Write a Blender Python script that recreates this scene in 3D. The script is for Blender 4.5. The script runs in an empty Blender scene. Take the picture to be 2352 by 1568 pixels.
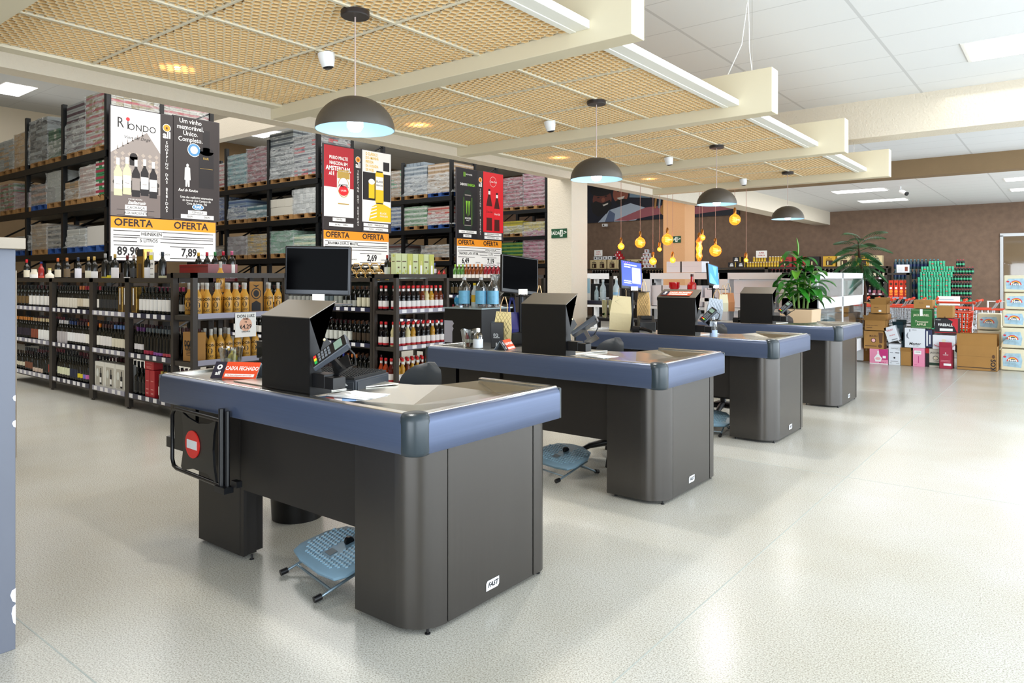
import bpy, math, random
from mathutils import Matrix, Vector
random.seed(7)
C = bpy.context.scene.collection
sc = bpy.context.scene
R = math.radians
# ---------------------------------------------------------------- camera
cam_d = bpy.data.cameras.new('camera'); cam = bpy.data.objects.new('camera', cam_d); C.objects.link(cam)
YAW = math.atan(1289 / 1642.)
cam.location = (0, 0, 1.45); cam.rotation_euler = (R(90), 0, YAW)
cam_d.sensor_width = 36; cam_d.lens = 1642 / 2352 * 36; cam_d.shift_y = -146 / 2352; cam_d.clip_start = .05; cam_d.clip_end = 120
sc.camera = cam
# ---------------------------------------------------------------- world and light
w = bpy.data.worlds.new('daylight'); sc.world = w; w.use_nodes = True
w.node_tree.nodes['Background'].inputs[0].default_value = (.82, .91, 1, 1)
w.node_tree.nodes['Background'].inputs[1].default_value = 2.0
sc.view_settings.view_transform = 'Standard'; sc.view_settings.look = 'None'; sc.view_settings.exposure = 0.0; sc.view_settings.gamma = 1
sc.view_settings.use_curve_mapping = False
sc.cycles.max_bounces = 7; sc.cycles.diffuse_bounces = 4; sc.cycles.glossy_bounces = 3; sc.cycles.transmission_bounces = 4
sc.cycles.transparent_max_bounces = 8; sc.cycles.caustics_reflective = False; sc.cycles.caustics_refractive = False
sc.cycles.sample_clamp_indirect = 6; sc.cycles.sample_clamp_direct = 0

def area(name, loc, rot, sx, sy, power, col=(1, 1, 1)):
    l = bpy.data.lights.new(name, 'AREA'); l.shape = 'RECTANGLE'; l.size = sx; l.size_y = sy; l.energy = power; l.color = col
    o = bpy.data.objects.new(name, l); o.location = loc; o.rotation_euler = rot; C.objects.link(o)
    return o
# daylight through the shopfront glazing on the right and behind
area('window_daylight', (4.9, 8, 1.7), (0, R(90), 0), 3.2, 22, 1060, (.82, .91, 1))
area('front_window_daylight', (-.5, -4.0, 1.2), (R(90), 0, 0), 4.8, 2.2, 190, (.85, .93, 1))
# ceiling lights of the hall (troffers) - grouped by hall section, plus one added uplight
area('hall_light', (1.4, 6, 3.42), (0, 0, 0), 5, 6, 120, (1, .99, .97))
area('hall_light', (-1.5, 18.5, 3.42), (0, 0, 0), 8, 8, 240, (1, .99, .97))
area('store_light', (-9.6, 5.0, 5.5), (0, 0, 0), 6, 9, 700, (1, .98, .95))
area('store_fill_uplight', (-13.5, 8, 4.98), (R(180), 0, 0), 12, 14, 160, (1, .98, .94))  # added upward fill that brightens the store ceiling; no fixture stands here
area('store_light', (-13.5, 14, 5.5), (0, 0, 0), 13, 13, 800, (1, .98, .95))

# ---------------------------------------------------------------- materials
def lin(h):
    h = h.lstrip('#'); r = []
    for i in (0, 2, 4):
        v = int(h[i:i+2], 16) / 255
        r.append(v / 12.92 if v <= .04045 else ((v + .055) / 1.055) ** 2.4)
    return (r[0], r[1], r[2], 1)
MATS = {}
def mat(name, col, rough=.5, metal=0, noise=0, scale=20, bump=0, bscale=60, emit=0, alpha=1, trans=0, spec=.5, stretch=None, coat=0):
    if name in MATS: return MATS[name]
    m = bpy.data.materials.new(name); m.use_nodes = True; N = m.node_tree.nodes; L = m.node_tree.links
    b = N['Principled BSDF']; c = lin(col) if isinstance(col, str) else col
    b.inputs['Base Color'].default_value = c; b.inputs['Roughness'].default_value = rough; b.inputs['Metallic'].default_value = metal
    b.inputs['Specular IOR Level'].default_value = spec; b.inputs['Coat Weight'].default_value = coat
    if emit: b.inputs['Emission Color'].default_value = c; b.inputs['Emission Strength'].default_value = emit
    if alpha < 1: b.inputs['Alpha'].default_value = alpha
    if trans: b.inputs['Transmission Weight'].default_value = trans
    if noise or bump:
        tc = N.new('ShaderNodeTexCoord'); mp = N.new('ShaderNodeMapping'); L.new(tc.outputs['Object'], mp.inputs[0])
        if stretch: mp.inputs['Scale'].default_value = stretch
    if noise:
        n = N.new('ShaderNodeTexNoise'); n.inputs['Scale'].default_value = scale; n.inputs['Detail'].default_value = 4; L.new(mp.outputs[0], n.inputs['Vector'])
        r = N.new('ShaderNodeMapRange'); r.inputs[1].default_value = .3; r.inputs[2].default_value = .7; r.inputs[3].default_value = 1 - noise; r.inputs[4].default_value = 1 + noise; L.new(n.outputs['Fac'], r.inputs[0])
        mx = N.new('ShaderNodeMix'); mx.data_type = 'RGBA'; mx.blend_type = 'MULTIPLY'; mx.inputs[0].default_value = 1; mx.inputs[6].default_value = c
        L.new(r.outputs[0], mx.inputs[7]); L.new(mx.outputs[2], b.inputs['Base Color'])
    if bump:
        n2 = N.new('ShaderNodeTexNoise'); n2.inputs['Scale'].default_value = bscale; n2.inputs['Detail'].default_value = 3; L.new(mp.outputs[0], n2.inputs['Vector'])
        bp = N.new('ShaderNodeBump'); bp.inputs['Strength'].default_value = bump; bp.inputs['Distance'].default_value = .01; L.new(n2.outputs['Fac'], bp.inputs['Height']); L.new(bp.outputs[0], b.inputs['Normal'])
    MATS[name] = m; return m
def emis(name, col, s):
    if name in MATS: return MATS[name]
    m = bpy.data.materials.new(name); m.use_nodes = True; N = m.node_tree.nodes; N.clear()
    e = N.new('ShaderNodeEmission'); o = N.new('ShaderNodeOutputMaterial'); e.inputs[0].default_value = lin(col); e.inputs[1].default_value = s
    m.node_tree.links.new(e.outputs[0], o.inputs[0]); MATS[name] = m; return m
def clear(name, col, amount=.2, rough=.04):
    m = bpy.data.materials.new(name); m.use_nodes = True; N = m.node_tree.nodes; L = m.node_tree.links; N.clear()
    t = N.new('ShaderNodeBsdfTransparent'); g = N.new('ShaderNodeBsdfGlossy'); mx = N.new('ShaderNodeMixShader'); o = N.new('ShaderNodeOutputMaterial')
    c = lin(col); k = 1 - amount; t.inputs[0].default_value = (k + amount * c[0] * .8, k + amount * c[1] * .8, k + amount * c[2] * .8, 1); g.inputs[1].default_value = rough
    lw = N.new('ShaderNodeLayerWeight'); lw.inputs[0].default_value = .35; r = N.new('ShaderNodeMapRange'); r.inputs[3].default_value = .04 + amount * .12; r.inputs[4].default_value = .75
    L.new(lw.outputs['Facing'], r.inputs[0]); L.new(r.outputs[0], mx.inputs[0]); L.new(t.outputs[0], mx.inputs[1]); L.new(g.outputs[0], mx.inputs[2]); L.new(mx.outputs[0], o.inputs[0])
    MATS[name] = m; return m
def film(name, col, amount=.35, rough=.15, bump=1.0, scale=9):
    """thin clear plastic / glass: mostly see-through with a glossy, crumpled sheen"""
    if name in MATS: return MATS[name]
    if not bump: return clear(name, col, amount, rough)
    m = bpy.data.materials.new(name); m.use_nodes = True; N = m.node_tree.nodes; L = m.node_tree.links; N.clear()
    t = N.new('ShaderNodeBsdfTransparent'); g = N.new('ShaderNodeBsdfPrincipled'); mx = N.new('ShaderNodeMixShader'); o = N.new('ShaderNodeOutputMaterial')
    g.inputs['Base Color'].default_value = lin(col); g.inputs['Roughness'].default_value = rough; g.inputs['Specular IOR Level'].default_value = 1
    mx.inputs[0].default_value = amount; L.new(t.outputs[0], mx.inputs[1]); L.new(g.outputs[0], mx.inputs[2]); L.new(mx.outputs[0], o.inputs[0])
    if bump:
        tc = N.new('ShaderNodeTexCoord'); mp = N.new('ShaderNodeMapping'); mp.inputs['Scale'].default_value = (1, 1, 3.2); L.new(tc.outputs['Object'], mp.inputs[0])
        n = N.new('ShaderNodeTexNoise'); n.inputs['Scale'].default_value = scale; n.inputs['Detail'].default_value = 5; n.inputs['Distortion'].default_value = 1.2; L.new(mp.outputs[0], n.inputs['Vector'])
        bp = N.new('ShaderNodeBump'); bp.inputs['Strength'].default_value = bump; bp.inputs['Distance'].default_value = .05; L.new(n.outputs['Fac'], bp.inputs['Height']); L.new(bp.outputs[0], g.inputs['Normal'])
        r = N.new('ShaderNodeMapRange'); r.inputs[1].default_value = .35; r.inputs[2].default_value = .68; r.inputs[3].default_value = amount * .35; r.inputs[4].default_value = min(1, amount * 2.0)
        L.new(n.outputs['Fac'], r.inputs[0]); L.new(r.outputs[0], mx.inputs[0])
    MATS[name] = m; return m

# ---------------------------------------------------------------- mesh builder
def Mx(o, u=(1, 0, 0), v=(0, 1, 0)):
    u = Vector(u).normalized(); v = Vector(v).normalized(); n = u.cross(v)
    return Matrix(((u.x, v.x, n.x, o[0]), (u.y, v.y, n.y, o[1]), (u.z, v.z, n.z, o[2]), (0, 0, 0, 1)))
def MX(o): return Mx(o, (0, 1, 0), (0, 0, 1))     # sheet facing +X, u to +Y
def MY(o): return Mx(o, (1, 0, 0), (0, 0, 1))     # sheet facing -Y, u to +X
TXT = {}
class MB:
    def __init__(s): s.v = []; s.f = []; s.m = []; s.T = None
    def add(s, vs, fs, mi=0):
        b = len(s.v)
        if s.T is not None: vs = [tuple(s.T @ Vector(p)) for p in vs]
        s.v += [tuple(p) for p in vs]; s.f += [tuple(i + b for i in f) for f in fs]
        s.m += (mi if isinstance(mi, list) else [mi] * len(fs)); return s
    def box(s, x0, y0, z0, x1, y1, z1, mi=0):
        if x0 > x1: x0, x1 = x1, x0
        if y0 > y1: y0, y1 = y1, y0
        if z0 > z1: z0, z1 = z1, z0
        return s.add([(x0, y0, z0), (x1, y0, z0), (x1, y1, z0), (x0, y1, z0), (x0, y0, z1), (x1, y0, z1), (x1, y1, z1), (x0, y1, z1)],
                     [(0, 3, 2, 1), (4, 5, 6, 7), (0, 1, 5, 4), (1, 2, 6, 5), (2, 3, 7, 6), (3, 0, 4, 7)], mi)
    def cbox(s, c, sz, mi=0, rot=None):
        h = [k / 2 for k in sz]; M = Matrix.Translation(c) @ (rot.to_4x4() if rot else Matrix())
        vs = [M @ Vector((a * h[0], b * h[1], d * h[2])) for d in (-1, 1) for a, b in ((-1, -1), (1, -1), (1, 1), (-1, 1))]
        return s.add(vs, [(0, 3, 2, 1), (4, 5, 6, 7), (0, 1, 5, 4), (1, 2, 6, 5), (2, 3, 7, 6), (3, 0, 4, 7)], mi)
    def prism(s, poly, z0, z1, mi=0, M=None, cap=True):
        n = len(poly); vs = [(p[0], p[1], z0) for p in poly] + [(p[0], p[1], z1) for p in poly]
        if M is not None: vs = [M @ Vector(p) for p in vs]
        fs = [(i, (i + 1) % n, (i + 1) % n + n, i + n) for i in range(n)]
        if cap: fs += [tuple(range(n))[::-1], tuple(range(n, 2 * n))]
        return s.add(vs, fs, mi)
    def sheet(s, poly, mi=0, M=None, z=0):
        vs = [(p[0], p[1], z) for p in poly]
        if M is not None: vs = [M @ Vector(p) for p in vs]
        return s.add(vs, [tuple(range(len(poly)))], mi)
    def rect(s, M, u0, v0, u1, v1, mi=0, d=.001): return s.sheet([(u0, v0), (u1, v0), (u1, v1), (u0, v1)], mi, M, d)
    def ell(s, M, u, v, a, b, mi=0, d=.001, n=20, a0=0, a1=360):
        full = abs(a1 - a0) >= 360
        p = [(u + a * math.cos(R(a0 + (a1 - a0) * i / n)), v + b * math.sin(R(a0 + (a1 - a0) * i / n))) for i in range(n + (0 if full else 1))]
        return s.sheet(p, mi, M, d)
    def loft(s, rings, mi=0, cap=True, closed=True):
        n = len(rings[0]); vs = [p for r in rings for p in r]; fs = []
        for k in range(len(rings) - 1):
            for i in range(n if closed else n - 1):
                j = (i + 1) % n; fs.append((k * n + i, k * n + j, (k + 1) * n + j, (k + 1) * n + i))
        if cap: fs += [tuple(range(n))[::-1], tuple(range((len(rings) - 1) * n, len(rings) * n))]
        return s.add(vs, fs, mi)
    def tube(s, pts, r, n=8, mi=0, closed=False, cap=True):
        pts = [Vector(p) for p in pts]; rings = []; k = len(pts); up = None
        for i, p in enumerate(pts):
            a = pts[i - 1] if (i or closed) else p; b = pts[(i + 1) % k] if (i < k - 1 or closed) else p
            t = (b - a).normalized()
            if up is None: up = Vector((0, 0, 1)) if abs(t.z) < .9 else Vector((1, 0, 0))
            x = up.cross(t).normalized(); y = t.cross(x); up = y
            rr = r[i] if isinstance(r, (list, tuple)) else r
            rings.append([p + x * rr * math.cos(2 * math.pi * j / n) + y * rr * math.sin(2 * math.pi * j / n) for j in range(n)])
        if closed: rings.append(rings[0]); cap = False
        return s.loft(rings, mi, cap)
    def lathe(s, prof, n=16, mi=0, M=None, cap=True):
        """prof: (r, z) or (r, z, material of the band that starts here)"""
        rings = [[(p[0] * math.cos(2 * math.pi * j / n), p[0] * math.sin(2 * math.pi * j / n), p[1]) for j in range(n)] for p in prof]
        if M is not None: rings = [[M @ Vector(q) for q in r] for r in rings]
        ms = []
        for p in prof[:-1]: ms += [p[2] if len(p) > 2 else mi] * n
        if cap: ms += [prof[0][2] if len(prof[0]) > 2 else mi, prof[-1][2] if len(prof[-1]) > 2 else mi]
        return s.loft(rings, ms, cap)
    def text(s, t, size, M, mi=0, bold=0, d=.0015, w=1, align='CENTER', italic=0):
        k = (t, bold, align, italic)
        if k not in TXT:
            cu = bpy.data.curves.new('t', 'FONT'); cu.body = t; cu.size = 1; cu.align_x = align; cu.align_y = 'CENTER'; cu.resolution_u = 2; cu.offset = bold; cu.shear = italic
            o = bpy.data.objects.new('t', cu); me = bpy.data.meshes.new_from_object(o)
            TXT[k] = ([tuple(v.co) for v in me.vertices], [tuple(p.vertices) for p in me.polygons])
            bpy.data.objects.remove(o); bpy.data.curves.remove(cu); bpy.data.meshes.remove(me)
        vs, fs = TXT[k]
        return s.add([M @ Vector((x * size * w, y * size, d)) for x, y, z in vs], fs, mi)
    def mesh(s, name, mats, smooth=None):
        me = bpy.data.meshes.new(name); me.from_pydata(s.v, [], s.f)
        for m in (mats if isinstance(mats, (list, tuple)) else [mats]): me.materials.append(m)
        me.polygons.foreach_set('material_index', s.m)
        if smooth is not None:
            me.polygons.foreach_set('use_smooth', [True] * len(me.polygons)); me.update(); me.set_sharp_from_angle(angle=R(smooth))
        me.update(); return me
    def build(s, name, mats, parent=None, loc=(0, 0, 0), smooth=None, bevel=0, rot=None, seg=2):
        o = bpy.data.objects.new(name, s.mesh(name, mats, smooth)); C.objects.link(o); o.location = loc
        if rot: o.rotation_euler = rot
        if parent: o.parent = parent
        if bevel:
            b = o.modifiers.new('edge', 'BEVEL'); b.width = bevel; b.segments = seg; b.limit_method = 'ANGLE'; b.angle_limit = R(40)
        return o
def thing(name, label, cat, loc=(0, 0, 0), rz=0, group=None):
    o = bpy.data.objects.new(name, None); C.objects.link(o); o.location = loc; o.rotation_euler = (0, 0, rz); o.empty_display_size = .1
    return tag(o, label, cat, group)
def tag(o, label, cat, group=None, kind=None):
    o['label'] = label; o['category'] = cat
    if group: o['group'] = group
    if kind: o['kind'] = kind
    return o
def struct(o): o['kind'] = 'structure'; return o
KIDS = {}
def copy_tree(o, parent=None):
    c = o.copy(); C.objects.link(c); c.parent = parent
    for ch in list(o.children): copy_tree(ch, c)
    return c
def dup(o, loc, rz=None, label=None, group=None):
    c = copy_tree(o); c.location = loc
    if rz is not None: c.rotation_euler = (0, 0, rz)
    if label: c['label'] = label
    if group: c['group'] = group
    return c
def inst(name, me, loc, label, cat, group, rz=0, sc_=1):
    o = bpy.data.objects.new(name, me); C.objects.link(o); o.location = loc; o.rotation_euler = (0, 0, rz)
    if sc_ != 1: o.scale = (sc_,) * 3 if not isinstance(sc_, tuple) else sc_
    return tag(o, label, cat, group)
ORD = 'first second third fourth fifth sixth seventh eighth ninth tenth eleventh twelfth thirteenth fourteenth fifteenth sixteenth seventeenth eighteenth nineteenth twentieth'.split()
def nth(i): return ORD[i] if i < 20 else ('twenty-' + ORD[i - 20] if i < 29 else ('thirtieth' if i == 29 else 'thirty-' + ORD[i - 30]))

# common materials
white = mat('white_paint', '#eceae6', .45); black = mat('black_plastic', '#0c0c0f', .35); blackm = mat('black_metal', '#0b0a0b', .42, .2)
steel = mat('brushed_steel', '#b9b6ad', .26, 1, noise=.06, scale=8, stretch=(1, 40, 1)); chrome = mat('chrome', '#d7dade', .18, 1)
kraft = mat('kraft_card', '#a5793f', .8, noise=.05, scale=6); kraft_d = mat('kraft_inner', '#7d5a30', .85); ink = mat('black_ink', '#15131a', .6)
redink = mat('red_ink', '#c21d2a', .5); orange = mat('orange_print', '#f08a10', .5); paper = mat('white_paper', '#f2f2f0', .6); tape = mat('beige_tape', '#cdbb8e', .4)
wood = mat('pallet_wood', '#b08552', .8, noise=.15, scale=14, stretch=(1, 1, 6)); bluewood = mat('blue_pallet', '#2c57a0', .7, noise=.1)
glassclear = film('clear_glass', '#dfeae8', .16, .05, 0)

# ================================================================= ROOM
floor_m = bpy.data.materials.new('polished_terrazzo'); floor_m.use_nodes = True
def _floor():
    N = floor_m.node_tree.nodes; L = floor_m.node_tree.links; b = N['Principled BSDF']
    tc = N.new('ShaderNodeTexCoord')
    n1 = N.new('ShaderNodeTexVoronoi'); n1.inputs['Scale'].default_value = 190; L.new(tc.outputs['Object'], n1.inputs['Vector'])
    n2 = N.new('ShaderNodeTexNoise'); n2.inputs['Scale'].default_value = 1.1; n2.inputs['Detail'].default_value = 3; L.new(tc.outputs['Object'], n2.inputs['Vector'])
    n3 = N.new('ShaderNodeTexNoise'); n3.inputs['Scale'].default_value = 150; n3.inputs['Detail'].default_value = 5; n3.inputs['Roughness'].default_value = .75; L.new(tc.outputs['Object'], n3.inputs['Vector'])
    r = N.new('ShaderNodeValToRGB'); r.color_ramp.elements[0].position = .36; r.color_ramp.elements[0].color = lin('#8f8b80'); r.color_ramp.elements[1].position = .56; r.color_ramp.elements[1].color = lin('#cfcfc9')
    L.new(n3.outputs['Fac'], r.inputs[0])
    r2 = N.new('ShaderNodeValToRGB'); r2.color_ramp.elements[0].position = .35; r2.color_ramp.elements[0].color = lin('#f4f1ea'); r2.color_ramp.elements[1].position = .68; r2.color_ramp.elements[1].color = (1, 1, 1, 1)
    L.new(n2.outputs['Fac'], r2.inputs[0])
    mx = N.new('ShaderNodeMix'); mx.data_type = 'RGBA'; mx.blend_type = 'MULTIPLY'; mx.inputs[0].default_value = 1; L.new(r.outputs[0], mx.inputs[6]); L.new(r2.outputs[0], mx.inputs[7])
    sp = N.new('ShaderNodeValToRGB'); sp.color_ramp.elements[0].position = .10; sp.color_ramp.elements[0].color = (.25, .22, .2, 1); sp.color_ramp.elements[1].position = .16; sp.color_ramp.elements[1].color = (1, 1, 1, 1)
    L.new(n1.outputs['Distance'], sp.inputs[0])
    m2 = N.new('ShaderNodeMix'); m2.data_type = 'RGBA'; m2.blend_type = 'MULTIPLY'; m2.inputs[0].default_value = .35; L.new(mx.outputs[2], m2.inputs[6]); L.new(sp.outputs[0], m2.inputs[7])
    L.new(m2.outputs[2], b.inputs['Base Color']); b.inputs['Roughness'].default_value = .24; b.inputs['Specular IOR Level'].default_value = .45
_floor()
def tiles_mat(name, col, tx, ty, ox=0, oy=0, line=.012):
    m = bpy.data.materials.new(name); m.use_nodes = True; N = m.node_tree.nodes; L = m.node_tree.links; b = N['Principled BSDF']; b.inputs['Roughness'].default_value = .8
    tc = N.new('ShaderNodeTexCoord'); sp = N.new('ShaderNodeSeparateXYZ'); L.new(tc.outputs['Object'], sp.inputs[0]); outs = []
    for ax, t, o in ((0, tx, ox), (1, ty, oy)):
        a = N.new('ShaderNodeMath'); a.operation = 'ADD'; a.inputs[1].default_value = -o + 1000 * t; L.new(sp.outputs[ax], a.inputs[0])
        d = N.new('ShaderNodeMath'); d.operation = 'MODULO'; d.inputs[1].default_value = t; L.new(a.outputs[0], d.inputs[0])
        e = N.new('ShaderNodeMath'); e.operation = 'LESS_THAN'; e.inputs[1].default_value = line * (2.2 if ax == 0 else 1); L.new(d.outputs[0], e.inputs[0]); outs.append(e)
    g = N.new('ShaderNodeMath'); g.operation = 'MAXIMUM'; L.new(outs[0].outputs[0], g.inputs[0]); L.new(outs[1].outputs[0], g.inputs[1])
    mx = N.new('ShaderNodeMix'); mx.data_type = 'RGBA'; c = lin(col); mx.inputs[6].default_value = c; mx.inputs[7].default_value = (c[0] * .78, c[1] * .78, c[2] * .78, 1); L.new(g.outputs[0], mx.inputs[0]); L.new(mx.outputs[2], b.inputs['Base Color'])
    return m
ceil_m = tiles_mat('ceiling_tiles', '#e6e8ea', 1.25, .625, -1.33, 6.11); ceil2_m = tiles_mat('store_ceiling_tiles', '#c9cccb', 1.25, 1.25)
peach = mat('cream_stucco', '#dfd5c3', .85, bump=.6, bscale=45); brown = mat('brown_stucco', '#7d6655', .8, noise=.12, scale=7, bump=.6, bscale=70)
brown2 = mat('tan_stucco', '#8b7354', .8, noise=.04, scale=3, bump=.3, bscale=60); creamw = mat('cream_wall', '#ddd2bd', .85)
XW, YW, ZC, ZS = -21.0, 23.6, 3.5, 5.72
def wallbox(name, b, m): return struct(MB().box(*b).build(name, m))
fl_ = wallbox('floor', (XW - .2, -4.2, -.1, 5.3, YW + .2, 0), floor_m)
b = MB(); [b.box(XW, y, 0, 5.2, y + .006, .0006) for y in (1.09, 5.6, 10.1, 14.6)]; [b.box(x, -4.2, 0, x + .006, YW, .0006) for x in (-1.3, 3.2)]; b.build('expansion_joint', mat('joint_grey', '#a9b0ac', .6), fl_)
wallbox('ceiling', (-5.98, -4.2, ZC, 5.3, YW, ZC + .1), ceil_m)
wallbox('ceiling', (XW, -4.2, ZS, -5.98, YW, ZS + .1), ceil2_m)
wallbox('wall_back', (XW - .2, YW, 0, -1.05 - .52, YW + .2, ZS), brown)
wallbox('wall_back', (-1.57, YW, 2.63, 5.3, YW + .2, ZS), brown)
wallbox('wall_back', (3.4, YW, 0, 5.3, YW + .2, 2.63), brown)
wallbox('wall_store', (XW - .2, -4.2, 0, XW, YW, 4.55), brown2); wallbox('wall_store', (XW - .2, -4.2, 4.55, XW, 9.0, ZS), creamw); wallbox('wall_store', (XW - .2, 9.0, 4.55, XW, YW, ZS), brown2)
wallbox('wall_front', (XW, -4.3, 0, -5.5, -4.2, ZS), creamw); wallbox('wall_front', (-5.5, -4.3, 0, -3, -4.2, ZC), creamw); wallbox('wall_front', (2, -4.3, 0, 5.3, -4.2, ZC), creamw); wallbox('wall_front', (-3, -4.3, 2.4, 2, -4.2, ZC), creamw)
wallbox('wall_right', (5.2, -4.2, 3.3, 5.3, YW, ZC), creamw)
for i, y in enumerate(range(-4, 24, 4)):
    f = MB(); f.box(5.18, y, 0, 5.28, y + .08, 3.3); f.box(5.18, y, 2.3, 5.28, y + 4, 2.36); struct(f.build('window_%d' % (i + 1), mat('aluminium', '#9a9c9e', .4, .8)))
for i, x in enumerate((-3.0, -.5)):
    f = MB(); f.box(x, -4.28, 0, x + .08, -4.2, 2.4); f.box(x, -4.28, 2.3, x + 2.5, -4.2, 2.36); struct(f.build('window_%d' % (i + 11), mat('aluminium', '#9a9c9e', .4, .8)))
# structural beams and pillars
struct(MB().box(-6.15, -4.2, 2.94, -5.95, 9.03, ZS).build('wall_beam', peach))
struct(MB().box(-6.40, 14.3, 3.1, -5.95, YW, ZS).build('wall_beam', peach))
struct(MB().box(-6.15, 9.48, 2.94, -5.95, 14.0, ZS).build('wall_beam', peach))
struct(MB().box(XW, 9.75, 5.0, -6.15, 10.05, ZS).build('wall_beam', peach))
struct(MB().box(-6.15, 9.03, 3.07, 5.2, 9.4, ZC).build('wall_bulkhead', peach))
struct(MB().box(-6.4, 14.0, 3.2, 5.2, 14.3, ZC).build('wall_bulkhead', brown2))
def pillar(x0, y0, w, m=peach): return struct(MB().box(x0, y0, 0, x0 + w, y0 + w, ZS).build('wall_pillar', m, bevel=.012))
pillar(-6.396, 9.03, .45); pillar(-6.89, 14.0, .5, mat('apricot_stucco', '#d9a678', .85, bump=.5, bscale=45))  # far pillar has a more orange stucco than the near one
# glazed doorway in the back wall
df = MB()
df.box(-1.57, YW - .04, 2.58, 3.4, YW + .1, 2.66); df.box(-1.57, YW - .04, 0, -1.50, YW + .1, 2.6)
d1 = struct(df.build('door_1', mat('door_metal', '#c8ccd0', .35, .6)))
wallbox('wall_lobby', (-3.0, YW + 3.2, 0, 5.3, YW + 3.3, 3.4), brown2)
MB().box(-1.5, YW + .01, .02, 3.4, YW + .03, 2.58).build('glass_pane', film('door_glass', '#cfc3b0', .10, .03, 0), d1)
MB().box(-.42, YW - .06, 2.5, -.15, YW - .03, 2.62).build('door_closer', chrome, d1)
# ================================================================= CEILING CANOPY
canopy_m = mat('cream_lacquer', '#ddd2b6', .5); cell_m = mat('honeycomb_card', '#e8c48a', .7); rail_m = mat('cream_rail', '#e2d9c0', .5); edge_w = mat('white_edge', '#f6f5ec', .45)
can = thing('ceiling_canopy', 'cream suspended canopy of honeycomb panels between long cross beams above the checkouts', 'ceiling canopy', (0, 0, 2.7))
CY_ = [-3.07, -1.03, 1.01, 3.05, 5.08, 7.12, 9.14]
for i, y in enumerate(CY_):
    MB().box(-4.66, y, -.08, -1.665, y + .13, .235).build('cross_beam', canopy_m, can, bevel=.004)
for i in range(6):
    y0, y1 = CY_[i] + .13, CY_[i + 1]
    b = MB(); b.box(-1.98, y0, -.005, -1.90, y1, .038, 0); b.box(-1.98, y0, -.008, -2.02, y1, .02, 0)
    b.build('edge_beam', edge_w, can, bevel=.003)
    r = MB(); r.box(-4.62, y0, -.01, -4.52, y1, .06)
    for k in range(4): r.box(-4.54 + k * .637 - .009, y0, -.002, -4.54 + k * .637 + .009, y1, .018)
    for k in (1, 2): yy = y0 + (y1 - y0) * k / 3; r.box(-4.54, yy - .006, -.001, -1.99, yy + .006, .016)
    r.build('panel_rail', rail_m, can)
# one honeycomb panel: open hexagonal cells with thin lighter rims
def honeycomb(wx, wy, p=.043, h=.045, closed=1):
    b = MB(); s_ = p / math.sqrt(3); row = 1.5 * s_; nx = int(wx / row); ny = int(wy / p)
    for i in range(nx):
        for j in range(ny):
            cx = (i + .5) * wx / nx; cy = (j + .5 + (.5 if i % 2 else 0)) * wy / ny
            if cy > wy - .3 * p: continue
            sx = wx / nx / row; sy = wy / ny / p
            def ring(r, z): return [(cx + sx * r * math.cos(R(60 * k)), cy + sy * r * math.sin(R(60 * k)), z) for k in range(6)]
            b.loft([ring(s_ * 1.0, 0)[::-1], ring(s_ * .84, 0)[::-1]], 1, cap=False)
            b.loft([ring(s_ * .84, 0)[::-1], ring(s_ * .72, h * .5)[::-1], ring(s_ * .80, h)[::-1]], 0, cap=False)
            if closed: b.add(ring(s_ * .80, h), [(5, 4, 3, 2, 1, 0)], 0)
    return b.mesh('honeycomb_panel', [cell_m, mat('honeycomb_rim', '#f1e3c4', .6)], 50)
hm = honeycomb(.632, .632); hmo = honeycomb(.632, .632, closed=0)
for i in range(1, 6):
    y0, y1 = CY_[i] + .13, CY_[i + 1]
    for k in range(4):
        for j in range(3):
            o = bpy.data.objects.new('honeycomb_panel', hmo if (k, j) == (0, 1) else hm); C.objects.link(o); o.parent = can
            o.location = (-4.537 + k * .637, y0 + .004 + j * (y1 - y0) / 3, .004)
for x, y in ((-1.83, 3.1), (-1.83, 5.15), (-2.05, 9.2)):
    MB().tube([(x, y, .235), (x, y, .8)], .002, 5).build('suspension_wire', steel, can)
wr = MB(); wr.tube([(-1.83, 5.15, .235), (-1.84, 5.12, .4), (-1.85, 5.14, .6), (-1.845, 5.1, .8)], .004, 5); wr.tube([(-2.02, 5.15, .235), (-1.9, 5.13, .45), (-1.86, 5.15, .8)], .004, 5)
wr.build('electric_cable', white, can)
# warm recessed spots above the honeycomb
for i, (px_, y) in enumerate(((-4.22, 2.13), (-4.22, 4.14), (-4.22, 6.17), (-4.22, 8.2))):
    t = thing('recessed_light', 'warm recessed spotlight glowing above the canopy honeycomb, %s from the entrance' % nth(i), 'light', (px_, y, 2.80), 0, 'warm spots above the canopy')
    MB().lathe([(0, -.045), (.085, -.045), (.09, -.03), (0, 0)], 20).build('lens', emis('warm_lens', '#ffe8c4', 30), t); MB().tube([(0, 0, 0), (0, 0, .7)], .006, 6).build('cord', black, t)
    l = bpy.data.lights.new('warm_spot', 'POINT'); l.energy = 22; l.color = (1, .78, .52); l.shadow_soft_size = .04
    lo = bpy.data.objects.new('warm_spot', l); lo.location = (px_, y, 2.745); C.objects.link(lo)
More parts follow.
